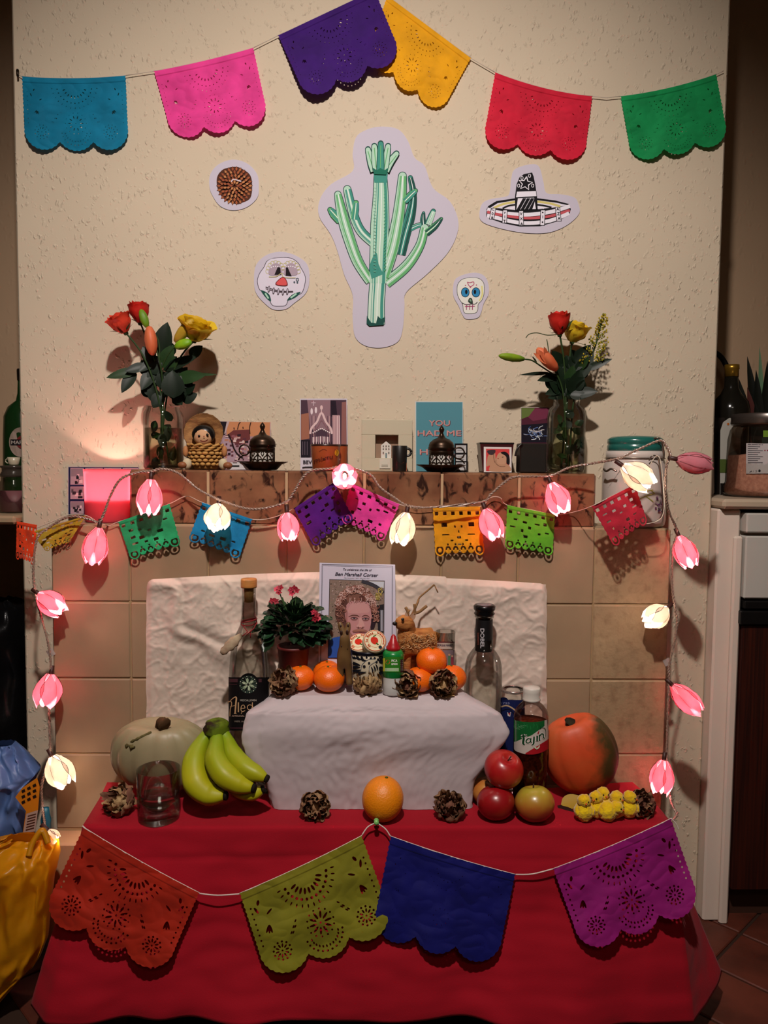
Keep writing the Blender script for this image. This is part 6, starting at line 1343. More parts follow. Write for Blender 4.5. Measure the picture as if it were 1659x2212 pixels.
# painted postcard behind the doll
t, d = card('painted_postcard', 'landscape postcard of a hillside village behind the straw doll and metal cup', 'postcard', [(438,909),(585,912),(585,1016),(438,1016)], 1.606, ZMT, '#c4aca4', lean=.05)
K = lambda pts: [(380+x/6.9125, 880+y/6.9125) for x, y in pts]
d.poly(K([(420,207),(1410,222),(1405,930),(420,930)]), '#a08088'); d.poly(K([(750,212),(1405,222),(1400,430),(760,440)]), '#c08058'); d.poly(K([(420,207),(765,212),(735,410),(600,440),(420,430)]), '#1c141c'); d.poly(K([(740,380),(800,210),(760,210),(720,400)]), '#b8a0a0')
d.poly(K([(780,400),(860,340),(1100,330),(1110,480),(950,560),(830,520)]), '#6a3434'); d.poly(K([(700,470),(780,450),(860,600),(920,800),(700,820)]), '#a88c98')
rg = random.Random(6)
for i in range(60):
    x, y = rg.uniform(700, 1110), rg.uniform(400, 780); w_, h_ = rg.uniform(20, 60), rg.uniform(12, 40); d.l -= d.st*.9; d.poly(K([(x, y), (x+w_, y-5), (x+w_, y+h_), (x, y+h_)]), rg.choice(['#8a5058','#c09c98','#4a2830','#b07864','#5c3038','#d0b4b0','#2c1c24']))
for a in ([(920,330),(940,250),(965,220)], [(1105,400),(1100,300),(1120,222)], [(870,330),(865,300)], [(1005,320),(1000,290)]): d.stroke(K(a), 2.2, '#3a2018', 3)
d.stroke(K([(780,400),(830,500),(860,600),(920,700),(1000,760)]), 3.5, '#241418'); d.stroke(K([(960,200),(950,190)]), 1, '#241418'); d.done('print', t)
# straw doll in a basket
YD = 1.548; S = Sc(YD); t = thing('straw_doll', 'little doll with a straw hat sitting in a woven straw basket', 'doll', onbase(444, YD, ZMT)); c = onbase(444, YD, ZMT); zd = lambda y: P(444, y, YD).z-ZMT
st = mat('basket_straw', '#b98a4c', .7, .25, var=.15, vscale=60, bump=.0006, bscale=200); st2 = mat('basket_straw_dark', '#8e6434', .7, .2, var=.15, vscale=60)
mesh1(st2).lathe(c, [(0, .001), (25*S, .001), (27*S, .004), (33*S, zd(970)), (37*S, zd(962)), (35*S, zd(961)), (0, zd(970))], 32).build('basket_core', t)
mb = mesh1(st)
for r in range(4):
    for k in range(16):
        a0 = 2*math.pi*(k+.5*(r % 2))/16; z_ = zd(1006)+(zd(975)-zd(1006))*(r+.3)/4+.001; rr = (27+5.5*(r+.3)/4)*S+.0012
        pts_ = [c+Vector((math.cos(a0+q)*(rr+.0018*math.cos(q/.17*1.3)), math.sin(a0+q)*(rr+.0018*math.cos(q/.17*1.3)), z_)) for q in (-.17, -.09, 0, .09, .17)]
        mb.tube(pts_, [.0018, .0034, .0036, .0034, .0018], 6)
mb.build('weave', t); mb = mesh1(st)
for r in range(3):
    for k in range(11):
        a0 = 2*math.pi*(k+.4*r)/11; rr = (34.5+1.2*r)*S; z_ = zd(972-r*5)
        mb.tube([c+Vector((math.cos(a0+q)*rr, math.sin(a0+q)*rr, z_+.0016*math.sin(q*9))) for q in (-.3, -.15, 0, .15, .3)], [.001, .0026, .0028, .0026, .001], 6)
mb.build('rim_plait', t)
hc_ = P(439, 943, YD-.012); mesh1(mat('doll_skin', '#c89a74', .7, .2)).ell(hc_, (20*S, 16*S, 20*S), 26, 16).build('head', t)
mesh1(dkm).ell(hc_+Vector((0, .0035, .004)), (25*S, 17*S, 21*S), 24, 14).build('hair', t)
mb = mesh1(dkm)
for x, y in ((430,942),(448,939)): mb.ell(P(x, y, YD-.0265), (.0026, .0014, .0028), 10, 6)
mb.build('eyes', t); d = Draw(lambda x, y, l: P(x, y, YD-.0295-l)); d.stroke(K([(365,495),(400,508),(440,505),(480,480)]), 2.2, '#5a1a14'); d.poly(K([(405,440),(418,420),(430,440)]), '#8e2a1c'); d.done('mouth', t)
hb = P(441, 936, YD+.010); ax = Vector((0, -1, .15)); mesh1(mat('hat_straw', '#a87848', .7, .2, color2='#7a5030', vscale=40, stretch=(1, 1, 3), bump=.0008, bscale=160)).lathe(hb, [(0, -.016), (18*S, -.016), (21*S, -.004), (24*S, .0), (34*S, .002), (42*S, .007), (42.5*S, .0075), (34*S, .0005), (24*S, -.0015)], 40, ax, rib=lambda a, z: 1+.015*math.sin(a*24)).build('hat', t)
for x in (401, 485): mesh1(mat('doll_hand', '#b0784c', .6, .2)).ell(P(x, 975, YD-.012), (6*S, 6*S, 12*S), 12, 10).build('arm', t)
for x, s_ in ((404, -1), (482, 1)): mesh1(mat('doll_sock', '#c4b494', .7, .2)).ell(Vector((P(x, 998, YD-.028).x, YD-.028, ZMT+.0115)), (10*S, 9*S, .0112), 14, 10).build('sock', t); mesh1(mat('doll_shoe', '#8a5434', .5, .3)).ell(Vector((P(x+s_*10, 1000, YD-.034).x, YD-.034, ZMT+.009)), (10*S, 8*S, 7*S), 14, 10).build('shoe', t)
t, d = card('small_white_tag', 'small white printed tag lying between the straw doll and the metal cup', 'tag', [(490,999),(520,998),(538,1014),(491,1015)], 1.515, ZMT, '#c8c2c4', lean=.0)
d.quad(500, 1005, 517, 1008.5, '#1c1818'); d.quad(503, 998.5, 512, 1000.5, '#6a6264'); d.done('print', t)
# ornate metal cups on saucers
brz = mat('dark_bronze', '#38281c', .32, .5, .75, var=.3, vscale=60); por = mat('white_porcelain', '#c9c4bc', .3, .5)
def ornate(cx, top, lb, hx, flip, saucer):
    Y = 1.540; S = Sc(Y); c = onbase(cx, Y, ZMT); g = lambda y: P(cx, y+(top-911), Y).z-ZMT
    t = thing('ornate_cup', lb, 'cup', c)
    mesh1(brz).lathe(c, [(0, .0006), (30*S, .0006), (33*S, .003), (saucer*.78*S, g(1003)), (saucer*S, g(998)), (saucer*S, g(996.8)), (36*S, g(1001)), (0, g(1002))], 40, rib=lambda a, z: 1+(.03*math.cos(a*12) if z > g(1001) else 0)).build('saucer', t)
    mesh1(por).lathe(c, [(24.6*S, g(1002)), (25*S, g(966))], 36).build('porcelain', t)
    mesh1(brz).lathe(c, [(0, g(1002)), (25*S, g(1001.5)), (26.8*S, g(1001)), (26.8*S, g(998)), (25.4*S, g(997.5))], 36).build('foot_band', t)
    mesh1(brz).lathe(c, [(25.4*S, g(976)), (26.8*S, g(975)), (27*S, g(968)), (26*S, g(966)), (28.5*S, g(965)), (28.5*S, g(960)), (27.5*S, g(958)), (27.5*S, g(955)), (25*S, g(949)), (17*S, g(942)), (9*S, g(939)), (6*S, g(934)), (3.5*S, g(928)), (4.5*S, g(926)), (6*S, g(921)), (4.5*S, g(917)), (2*S, g(914)), (0, g(911))], 36).build('lid', t)
    # pierced scrollwork, real strips standing off the porcelain
    dS = Draw(cylmap(cx, Y, 25.6*S), cx, g and (top-911), 1, base=.0005); mb_ = MB().use(brz)
    mp = cylmap(cx, Y, 25.6*S); oy = top-911
    def strip(pts, r): mb_.tube([mp(cx+x, y+oy, .0005) for x, y in c2(pts, 4)], r*S, 5)
    for rep in (-20, 0, 20):
        for sx in (-1, 1):
            strip([(rep+0, 998), (rep+sx*3, 988), (rep+sx*8, 983), (rep+sx*9, 977), (rep+sx*5, 976)], .9); strip([(rep+0, 992), (rep+sx*6, 992), (rep+sx*9, 996), (rep+sx*5, 998)], .9); strip([(rep+sx*10, 976), (rep+sx*10, 998)], 1.5)
            strip([(rep, 985), (rep+sx*3, 979), (rep+sx*1, 976)], .8)
    mb_.build('scrollwork', t)
    hc2 = P(cx+hx, 972+oy, Y); r = 11*S*(1 if flip else 1.1)
    mesh1(brz).tube([hc2+Vector((math.cos(a)*r, 0, math.sin(a)*r)) for a in [2*math.pi*k/20 for k in range(21)]], .0016, 6).tube(catmull([hc2+Vector((0, 0, -r)), hc2+Vector((math.copysign(.008, hx), 0, -r-.004)), hc2+Vector((math.copysign(.012, hx), 0, -r-.010))], 4), .0014, 6).build('handle', t)
ornate(567, 911, 'dark metal lidded cup on a saucer beside the straw doll', -39, True, 53); ornate(953, 918, 'dark metal lidded cup on a saucer in front of the teal card', 38, False, 52)
# organ photo card
t, d = card('organ_photo_card', 'photo card of a carved church organ behind the amber mug', 'card', [(648,861),(750,861),(751,1017),(649,1017)], 1.606, ZMT, '#c9c0ca', lean=.05)
K = lambda pts: [(600+x/3.072, 830+y/3.072) for x, y in pts]
d.poly(K([(153,104),(455,104),(458,486),(153,486)]), '#4a3440'); d.poly(K([(195,104),(350,104),(345,300),(215,300)]), '#8c6c74'); d.poly(K([(155,200),(205,190),(210,360),(155,370)]), '#9c6450'); d.poly(K([(350,110),(385,110),(395,210),(355,215)]), '#241824'); d.poly(K([(362,205),(412,205),(415,400),(365,400)]), '#b08c90'); d.poly(K([(425,120),(455,115),(456,480),(420,480)]), '#8a5c58'); d.poly(K([(153,370),(215,370),(215,486),(153,486)]), '#1c1620')
pc = '#d8b8b8'
for x in (225, 240, 252, 330, 345, 375, 395, 410): d.stroke(K([(x, 210), (x, 400)]), 1.4, rgb.choice(['#e0c4c4','#6a4a54','#c49c9c']), 0)
for x in (165, 180, 195): d.stroke(K([(x, 380), (x, 470)]), 1.2, '#6a5a68', 0)
d.disc(*K([(225,180)])[0], 2.6, '#e0ccd0', 7); d.disc(*K([(253,172)])[0], 2.6, '#e0ccd0', 7); d.stroke(K([(237,110),(237,145)]), 1.8, '#c0a8b0', 0); d.stroke(K([(222,124),(252,124)]), 1.8, '#c0a8b0', 0)
d.stroke(K([(215,330),(225,290),(260,250),(290,190),(320,250),(350,290),(360,330)]), 4.5, pc); d.stroke(K([(235,340),(245,310),(270,275),(290,240),(315,275),(335,310),(342,340)]), 2, '#8a6068'); d.disc(*K([(290,155)])[0], 3, pc, 5); d.stroke(K([(290,140),(290,190)]), 2, pc, 0)
for x in range(235, 350, 12): d.stroke(K([(x, 345-abs(x-290)*-.1), (x, 398)]), 2.4, '#e4cccc' if (x//12) % 2 else '#a07c84', 0); d.disc(*K([(x, 292+abs(x-290)*.55)])[0], 1.6, '#e8d4d4')
for x in range(225, 360, 16): d.poly(K([(x, 400), (x+5, 378), (x+10, 400)]), '#2a1c28')
d.text('BEVERLEY', 680, 998, 7.5, '#2a2630', 50, 0, 0, .2); d.stroke([(653,1010),(670,1009),(740,1011)], 2.5, '#1c181c', 3); d.done('print', t)
# amber mug and its twin
am = mat('amber_glaze', '#a0522c', .25, .5, color2='#8a3e1e', vscale=14)
def mug(name, lb, cx, hw, top, Y, print_=False):
    S = Sc(Y); c = onbase(cx, Y, ZMT); g = lambda y: P(cx, y, Y).z-ZMT; t = thing(name, lb, 'mug', c)
    mesh1(am).lathe(c, [(0, .0004), (hw*.82*S, .0004), (hw*.87*S, .003), (hw*S, g(top+2)), (hw*1.0*S, g(top)), (hw*.93*S, g(top+1)), (hw*.8*S, .005), (0, .005)], 36).build('body', t)
    mesh1(mat('dark_rim', '#2c1410', .3, .5)).lathe(c, [(hw*1.005*S, g(top+3)), (hw*1.02*S, g(top)), (hw*.98*S, g(top-1)), (hw*.92*S, g(top+1))], 36).build('rim', t)
    if print_:
        d = Draw(cylmap(cx, Y, hw*.97*S), base=.0006); d.text('mixtu', cx-4, 990, 8, '#4a1a10', 40, .35, -.22, .25); d.disc(727, 978, 4.5, '#c08a1c', 7); d.stroke([(690,975),(698,971),(706,973)], .9, '#5a2414'); d.stroke([(722,970),(728,976),(726,985),(732,988)], .8, '#6a3a10'); d.done('print', t)
mug('amber_mug', 'amber glazed mug with brown handwriting in front of the organ card', 703, 32, 961, 1.535, True); mug('amber_mug', 'second amber mug half hidden behind the handwritten one', 733, 18, 961, 1.578)
# cream box frame with a paper house
t = thing('box_frame', 'cream deep square frame with a little white house inside', 'frame', onbase(836, 1.60, ZMT)); fm = mat('frame_cream', '#bdb299', .6, .3)
def fr(x0, y0, x1, y1, Ya, Yb_): 
    a = P(x0, y1, Ya); b = P(x1, y0, Ya); m_ = mesh1(fm, False).box((a.x, Ya, max(a.z, ZMT)), (b.x, Yb_, b.z), .0008); return m_
fr(781,907,891,939,1.592,1.614).build('frame_rail', t); fr(781,990,891,1019,1.592,1.614).build('frame_rail', t); fr(781,939.2,811,989.8,1.592,1.614).build('frame_rail', t); fr(860,939.2,891,989.8,1.592,1.614).build('frame_rail', t)
m = fr(809,937,862,992,1.6145,1.618); m.mats = [mat('recess_brown', '#8f7460', .8, .2)]; m.build('back_board', t)
hs = mat('house_white', '#d0cac0', .7, .2); m = MB().use(hs, False); plate(m, [(823,989.5),(823,962),(834,953),(845,962),(845,989.5)], 1.612, .008); m.build('paper_house', t)
d = Draw(planemap(1.6035)); 
for x in (828, 834, 840):
    for y in (964, 970): d.quad(x-1.1, y-1.8, x+1.1, y+1.5, '#5a4c44')
for x in (828, 840): d.quad(x-1.1, 976, x+1.1, 980, '#5a4c44')
d.quad(832.5, 979, 835.8, 989, '#6a7a7c'); d.done('house_print', t)
m = MB().use(mat('frame_plaque', '#c9c2b2', .7, .2), False); plate(m, [(820,991),(843,991),(843,1012),(820,1012)], 1.5915, .0015); m.build('plaque', t); d = Draw(planemap(1.5898)); 
for y in (1004, 1007): d.quad(824, y, 838, y+.8, '#9a9284')
d.done('plaque_print', t)
# small dark cup
Y = 1.535; S = Sc(Y); c = onbase(863, Y, ZMT); g = lambda y: P(863, y, Y).z-ZMT; t = thing('dark_cup', 'small dark cup with terracotta foot and side handle in front of the cream frame', 'cup', c)
dcm = mat('cup_black_glaze', '#1c1815', .35, .5); mesh1(dcm).lathe(c, [(0, .0004), (15*S, .0004), (15.5*S, .002), (16.5*S, g(964)), (16*S, g(963)), (14*S, g(966)), (13*S, .004), (0, .004)], 30).build('body', t)
d = Draw(cylmap(863, Y, 16.2*S), base=.0002); d.poly([(847.5,1018),(847.5,1010),(856,1004),(866,1003),(872,998),(878.5,1000),(878.5,1018)], '#9a5a40', False); d.done('terracotta_foot', t)
mesh1(dcm).tube([P(880+8*math.cos(a), 977+8*math.sin(a), Y) for a in [2*math.pi*k/16 for k in range(17)]], .0026, 7).build('handle', t)
# teal card
t, d = card('teal_greeting_card', 'teal greeting card with pink block lettering behind a metal cup', 'card', [(897,867),(1000,868),(1001,1019),(898,1019)], 1.606, ZMT, '#b8c0c0', lean=.05)
d.quad(899, 869, 999, 1018, '#4f8490', 2, 2)
for s_, x, y, w_ in (('YOU',949,913.5,45),('HAD ME',949,935.5,94),('HELLO',949,976,84)): d.text(s_, x+1, y+1.2, 11.5, '#5a3038', w_, 0, 0, .5); d.text(s_, x, y, 11.5, '#c48a84', w_, 0, 0, .2)
d.text('AT', 949, 956, 10, '#5a3038', 16, 0, 0, .4); d.done('print', t)
t, d = card('small_black_frame', 'small black frame with white notes beside the right metal cup', 'frame', [(982,958),(1010,958),(1010,1020),(982,1020)], 1.585, ZMT, '#100e10', .006, .03)
for y0, y1 in ((962,978),(982,996),(999,1016)): d.quad(985, y0, 1007, y1, '#b9b5b4'); [d.quad(988, y0+3+k*3.5, 1003, y0+4+k*3.5, '#6a686c') for k in range(3)]
d.done('print', t)
# dark red tapered box and the print leaning on it
t = thing('dark_red_pot', 'dark red tapered square pot behind the red print', 'pot', onbase(1073, 1.575, ZMT)); rm_ = mat('dark_red_glaze', '#3c0c10', .3, .5)
a = [P(x, y, 1.556) for x, y in ((1037,956),(1110,956),(1103,1019),(1043,1019))]; b = [p+Vector((0, .045, 0)) for p in a]; 
for p in a+b: p.z = max(p.z, ZMT)
m = MB().use(rm_, False).add(a+b, [(0,1,2,3),(7,6,5,4),(0,4,5,1),(1,5,6,2),(2,6,7,3),(3,7,4,0)]); m.build('body', t); mesh1(dkm, False).box((a[0].x-.0008, 1.5555, a[0].z-.003), (a[1].x+.0008, 1.6015, a[0].z+.0004), .0006).build('rim', t)
t, d = card('red_print', 'small white-edged red print of a dark-haired figure drinking from a bowl', 'print', [(1045,965),(1105,966),(1105,1022),(1045,1021)], 1.538, ZMT, '#d2c8c4', .0015, .10)
K = lambda pts: [(600+x/3.072, 830+y/3.072) for x, y in pts]
d.poly(K([(1382,428),(1538,430),(1536,578),(1382,576)]), '#c03c3c'); d.poly(K([(1400,470),(1440,455),(1450,500),(1500,520),(1540,545),(1538,578),(1410,577),(1408,540),(1385,545),(1390,500)]), '#b08468', True); d.poly(K([(1450,500),(1465,460),(1500,450),(1520,490),(1515,525),(1470,530)]), '#b88c70', True)
d.poly(K([(1478,455),(1510,448),(1536,475),(1538,530),(1518,525),(1515,480)]), '#140c10', True); d.poly(K([(1392,440),(1442,436),(1440,458),(1420,470),(1398,462)]), '#3a2c30', True); d.stroke(K([(1450,500),(1448,525),(1475,545),(1510,545)]), .8, '#4a241c'); d.stroke(K([(1488,485),(1498,482)]), 1.2, '#20100c', 0); d.stroke(K([(1435,455),(1432,480),(1440,520)]), 1.0, '#5a3024'); d.disc(*K([(1462,492)])[0], 1.3, '#8e1c1c'); d.done('print', t)
# abstract card and black pot
t, d = card('abstract_postcard', 'postcard with green, maroon and blue-white squiggles behind the black pot', 'postcard', [(1125,879),(1186,880),(1186,1019),(1125,1019)], 1.606, ZMT, '#bdb2a8', lean=.05)
K = lambda pts: [(1050+x/4.74, 650+y/4.74) for x, y in pts]
d.quad(1126, 880.5, 1185, 1018, '#4a1c2c', 2, 2); d.poly(K([(362,1095),(500,1100),(440,1180),(362,1210)]), '#5c6a34'); d.poly(K([(500,1100),(640,1100),(640,1200),(480,1230),(430,1190)]), '#6a2a40'); d.poly(K([(362,1270),(640,1250),(640,1450),(362,1450)]), '#140f1c')
rg = random.Random(12)
for i in range(34):
    a_ = rg.random()*6.28; cx_, cy_ = 490+rg.uniform(-50, 110), 1350+rg.uniform(-30, 50); r_ = rg.uniform(30, 95); pts_ = [(max(366, min(636, cx_+math.cos(a_+k*.25)*r_*(.3+k*.25))), cy_+math.sin(a_+k*.25)*r_*.6*(.3+k*.25)) for k in range(4)]; d.l -= d.st*.6; d.stroke(K(pts_), rg.uniform(1, 2.0), rg.choice(['#8494b4','#c4c8cc','#3c5488','#566a9c','#b0a8a8']), 3)
d.done('print', t)
t = thing('black_pot', 'square black pot with a dangling cord left of the right vase', 'pot', onbase(1151, 1.545, ZMT)); a = P(1124, 957, 1.525); b = P(1180, 1019, 1.525)
mesh1(dcm, False).box((a.x, 1.525, ZMT), (b.x, 1.565, a.z), .002).build('body', t); mesh1(dcm).tube(catmull([P(1128,958,1.522), P(1118,968,1.52), P(1113,985,1.52)], 4), .0022, 6).build('cord', t)
# clip-top storage jar
YJ = 1.56; cx = 1371; S = Sc(YJ); c = onbase(cx, YJ, ZLT); g = lambda y: P(cx, y, YJ).z-ZLT; t = thing('storage_jar', 'white ceramic clip-top storage jar with a teal lid on the right ledge', 'jar', c)
mesh1(mat('jar_ceramic', '#c4b8b0', .25, .5)).lathe(c, [(0, .0004), (60*S, .0004), (65*S, .004), (67*S, .015), (67.5*S, g(1030)), (66*S, g(1008)), (61*S, g(994)), (60*S, g(989)), (61*S, g(987)), (61*S, g(975)), (0, g(975))], 48).build('body', t)
tl = mat('teal_lid', '#1c5c54', .2, .6); mesh1(tl).lathe(c, [(0, g(975)), (57*S, g(975)), (59*S, g(972)), (59*S, g(963)), (57*S, g(961)), (58*S, g(959)), (59*S, g(956)), (58*S, g(949)), (50*S, g(944)), (0, g(941))], 48).build('lid', t)
wr_ = mat('clip_wire', '#8a7c70', .3, .5, .9); mb = mesh1(wr_); mb.tube([c+Vector((math.cos(a)*62.5*S, math.sin(a)*62.5*S, g(990))) for a in [2*math.pi*k/40 for k in range(41)]], .0014, 6)
mb.tube(catmull([P(1402,995,1.493), P(1408,985,1.491), P(1418,986,1.490), P(1424,1000,1.490), P(1430,1060,1.492), P(1431,1105,1.495), P(1420,1125,1.497), P(1398,1131,1.497)], 5), .0013, 6); mb.tube(catmull([P(1304,1013,1.53), P(1310,1018,1.52), P(1320,1013,1.505), P(1332,1018,1.498)], 5), .0022, 6); mb.tube(catmull([P(1412,948,1.51), P(1420,946,1.505), P(1428,952,1.505), P(1434,975,1.51), P(1434,990,1.512)], 5), .0016, 6); mb.build('wire_clip', t)
d = Draw(cylmap(cx, YJ, 67.4*S), 1150, 900, 3.259, base=.0005)
for a in ([(750,580),(800,560),(860,540)],[(800,560),(840,590),(850,600)],[(790,530),(820,520),(850,515)],[(860,540),(830,515)]): d.stroke(a, 6, '#9a9040')
for x, y in ((780,520),(795,530),(700,560)): d.disc(x, y, 7, '#a85a6a')
rg = random.Random(3)
for i in range(22): d.disc(890+rg.uniform(-25,25), 625+rg.uniform(-75,45), rg.uniform(4,8), rg.choice(['#4a2a4a','#6a3a5a','#8a6a7a'])) 
d.stroke([(500,600),(530,500),(600,400),(640,350)], 5, '#a89c94'); d.done('painted_flowers', t)
# ------------------------------------------------------------------ right alcove
t = thing('gold_cap_bottle', 'dark glass bottle with a gold screw cap behind the pink salt jar', 'bottle', onbase(1573, 1.86, ZWR)); Y = 1.86; S = Sc(Y); c = onbase(1573, Y, ZWR+.0005); g = lambda y: P(1573, y, Y).z-c.z
mesh1(mat('bottle_dark', '#14130f', .12, .6)).lathe(c, [(0, 0), (38*S, 0), (40*S, .004), (40*S, g(885)), (36*S, g(868)), (22*S, g(852)), (15*S, g(838)), (14*S, g(814)), (0, g(814))], 32).build('glass', t)
mesh1(mat('gold_cap', '#a8802c', .3, .5, .8)).lathe(c, [(0, g(814)), (14.5*S, g(814)), (14.5*S, g(799)), (15.5*S, g(797)), (15*S, g(788)), (0, g(787))], 28).build('cap', t)
t = thing('salt_jar', 'large clear jar of pink salt with a steel lid and white label', 'jar', onbase(1662, 1.72, ZWR)); Y = 1.72; S = Sc(Y); c = onbase(1662, Y, ZWR+.0005); g = lambda y: P(1662, y, Y).z-c.z
mesh1(glass).lathe(c, [(0, 0), (84*S, 0), (92*S, .008), (92*S, g(1050)), (88*S, g(1042)), (86*S, g(950)), (82*S, g(930)), (76*S, g(920))], 48).build('glass', t)
mesh1(mat('pink_salt', '#b8826c', .8, .2, color2='#a06a58', vscale=120, bump=.001, bscale=300)).lathe(c, [(0, .002), (80*S, .003), (88*S, .010), (88*S, g(1050)), (84.5*S, g(1042)), (83.5*S, g(985)), (0, g(975))], 40).build('salt', t)
mesh1(mat('steel_lid', '#8f8680', .3, .5, .9)).lathe(c, [(0, g(918)), (79*S, g(918)), (81*S, g(915)), (80*S, g(906)), (81*S, g(898)), (78*S, g(895)), (0, g(894))], 48).build('lid', t)
d = Draw(cylmap(1662, Y, 86.5*S), base=.0006); d.quad(1600, 958, 1700, 1023, '#b8b0b0', 14); 
for i in range(10): d.quad(1602, 960+i*4.3, 1647-(i % 3)*6, 961.6+i*4.3, '#4a4448', 6)
for x in (1652, 1658, 1664): d.disc(x, 973, 1.6, '#8a2a3a')
d.text('A 1 2 3 4', 1622, 1018, 4, '#3a3438', 36); d.disc(1639, 1017, 3, '#2a2a2c'); d.quad(1648, 930, 1700, 944, '#6a8a2c', 8); d.quad(1645, 945, 1700, 957, '#20241c', 8); d.done('label', t)
def bord(name, lb, pts, Y, th, mt): 
    t = thing(name, lb, 'board', onbase(pts[0][0], Y, ZWR)); m = MB().use(mt, False); plate(m, c2(pts, 4, True) if False else pts, Y, th); m.v = [(a_, b_, max(c_, ZWR+.0005)) for a_, b_, c_ in m.v]; m.build('panel', t); return t
bord('white_tray', 'white tray standing on edge beside the chimney breast, right alcove', [(1528,1072),(1528,914),(1538,915),(1542,920),(1543,1064),(1540,1072)], 1.80, .01, mat('tray_white', '#a89888', .5, .3))
bord('black_tray', 'black tray standing on edge behind the pink salt jar', [(1543,1072),(1543,902),(1600,902),(1600,1072)], 1.835, .01, mat('tray_black', '#1a130e', .4, .4))
t = bord('packet_box', 'white and green packet between the black tray and salt jar', [(1555,1072),(1556,930),(1562,912),(1575,903),(1600,902),(1600,1072)], 1.815, .008, mat('packet_white', '#a8a59c', .5, .3)); d = Draw(planemap(1.8065)); d.quad(1555, 992, 1590, 1021, '#4a5a28'); d.disc(1573, 916, 2.5, '#b0601c'); d.quad(1556, 1044, 1590, 1070, '#16100c'); d.done('print', t)
t = thing('spiky_plant', 'dark-leaved spiky plant at the right edge behind the salt jar', 'plant', onbase(1640, 1.9, ZWR)); c = onbase(1640, 1.9, ZWR)
mesh1(dcm).lathe(c, [(0, .0006), (.04, .0006), (.05, .06), (.046, .06), (.03, .055), (0, .055)], 28).build('pot', t)
for x, y, w_, k in ((1612,860,.03,0),(1600,800,.028,0),(1628,770,.03,0),(1645,800,.03,0),(1655,748,.018,1),(1670,780,.03,0),(1625,838,.03,2),(1600,872,.026,0),(1690,820,.03,0),(1640,868,.028,0)):
    leaf(mesh1((mat('spike_dark', '#0e120e', .4, .4), mat('spike_pale', '#5c7a5c', .4, .4), mat('spike_red', '#4a2420', .5, .3))[k]), c+Vector((0, 0, .055)), P(x, y, 1.86), w_, (0, -1, .2), .1, 8).build('leaf', t)
mesh1(mat('hose_black', '#0c0b0b', .5, .3)).tube(catmull([P(1500,756,1.97), P(1540,758,1.97), P(1562,775,1.97), P(1580,810,1.96), P(1600,850,1.95), P(1616,900,1.94), Vector((P(1620,1000,1.93).x, 1.93, ZWR+.008))], 6), .007, 8)
m = mesh1(MATS['hose_black']).tube(catmull([Vector((P(1500,1000,1.985).x, 1.985, ZWR+.008)), P(1500,800,1.985), P(1520,760,1.985), P(1545,762,1.985), P(1565,782,1.985), P(1590,840,1.985), P(1612,900,1.985), Vector((P(1620,1000,1.985).x, 1.985, ZWR+.008))], 6), .007, 8)
tag(m.build('black_hoop_handle'), 'black arched handle rising behind the gold-capped bottle', 'handle')
# ------------------------------------------------------------------ left alcove
t = thing('vermouth_bottle', 'dark green bottle with a round label, half hidden by the chimney breast', 'bottle', onbase(50, 1.86, ZWL)); Y = 1.86; S = Sc(Y); c = onbase(50, Y, ZWL+.0005); g = lambda y: P(50, y, Y).z-c.z
mesh1(mat('bottle_green_glass', '#0f2c12', .15, .6)).lathe(c, [(0, 0), (40*S, 0), (41*S, .004), (38*S, g(940)), (36*S, g(900)), (28*S, g(880)), (12*S, g(866)), (8.5*S, g(850)), (7.5*S, g(822)), (0, g(822))], 32).build('glass', t)
mesh1(mat('cap_black', '#120d0c', .4, .4)).lathe(c, [(0, g(822)), (8.5*S, g(822)), (9*S, g(800)), (8*S, g(797)), (0, g(797))], 24).build('cap', t)
d = Draw(cylmap(50, Y, 39.5*S), base=.0008); d.disc(44, 955, 24, '#8f7c70', 32, n=24); d.disc(48, 955, 13, '#6a1a1c', 14); d.quad(23, 949, 75, 962, '#141014', 14); d.text('MARTINI', 48, 955.5, 7.5, '#a89c94', 46, 0, 0, .2); d.done('label', t)
t = thing('lidded_candle_jar', 'glass jar with a pink candle on the left alcove shelf', 'jar', onbase(30, 1.70, ZWL)); Y = 1.70; S = Sc(Y); c = onbase(30, Y, ZWL+.0005); g = lambda y: P(30, y, Y).z-c.z
mesh1(glass).lathe(c, [(0, 0), (27*S, 0), (30*S, .004), (30*S, g(1045)), (26*S, g(1037)), (26*S, g(1030))], 32).build('glass', t); mesh1(mat('dusky_wax', '#7a4a50', .5, .3)).lathe(c, [(0, .002), (26*S, .002), (28.5*S, .005), (28.5*S, g(1060)), (0, g(1060))], 32).build('wax', t)
mesh1(mat('lid_glass_dark', '#3a322c', .15, .6)).lathe(c, [(0, g(1030)), (27*S, g(1030)), (28*S, g(1025)), (24*S, g(1018)), (24*S, g(1012)), (28*S, g(1009)), (27*S, g(1006)), (0, g(1005))], 32).build('lid', t)
zl2 = c.z+g(1005); t = thing('tiny_cup', 'tiny cream cup standing on the lid of the candle jar', 'cup', (c.x, Y, zl2)); c = Vector((c.x, Y, zl2+.0004)); mesh1(cer).lathe(c, [(0, 0), (9*S, 0), (10*S, .002), (13*S, .017), (12*S, .0172), (8*S, .003), (0, .003)], 24).build('body', t); mesh1(cer).tube([c+Vector((-.013-.005*math.cos(a), 0, .009+.005*math.sin(a))) for a in [2*math.pi*k/12 for k in range(13)]], .0012, 6).build('handle', t)
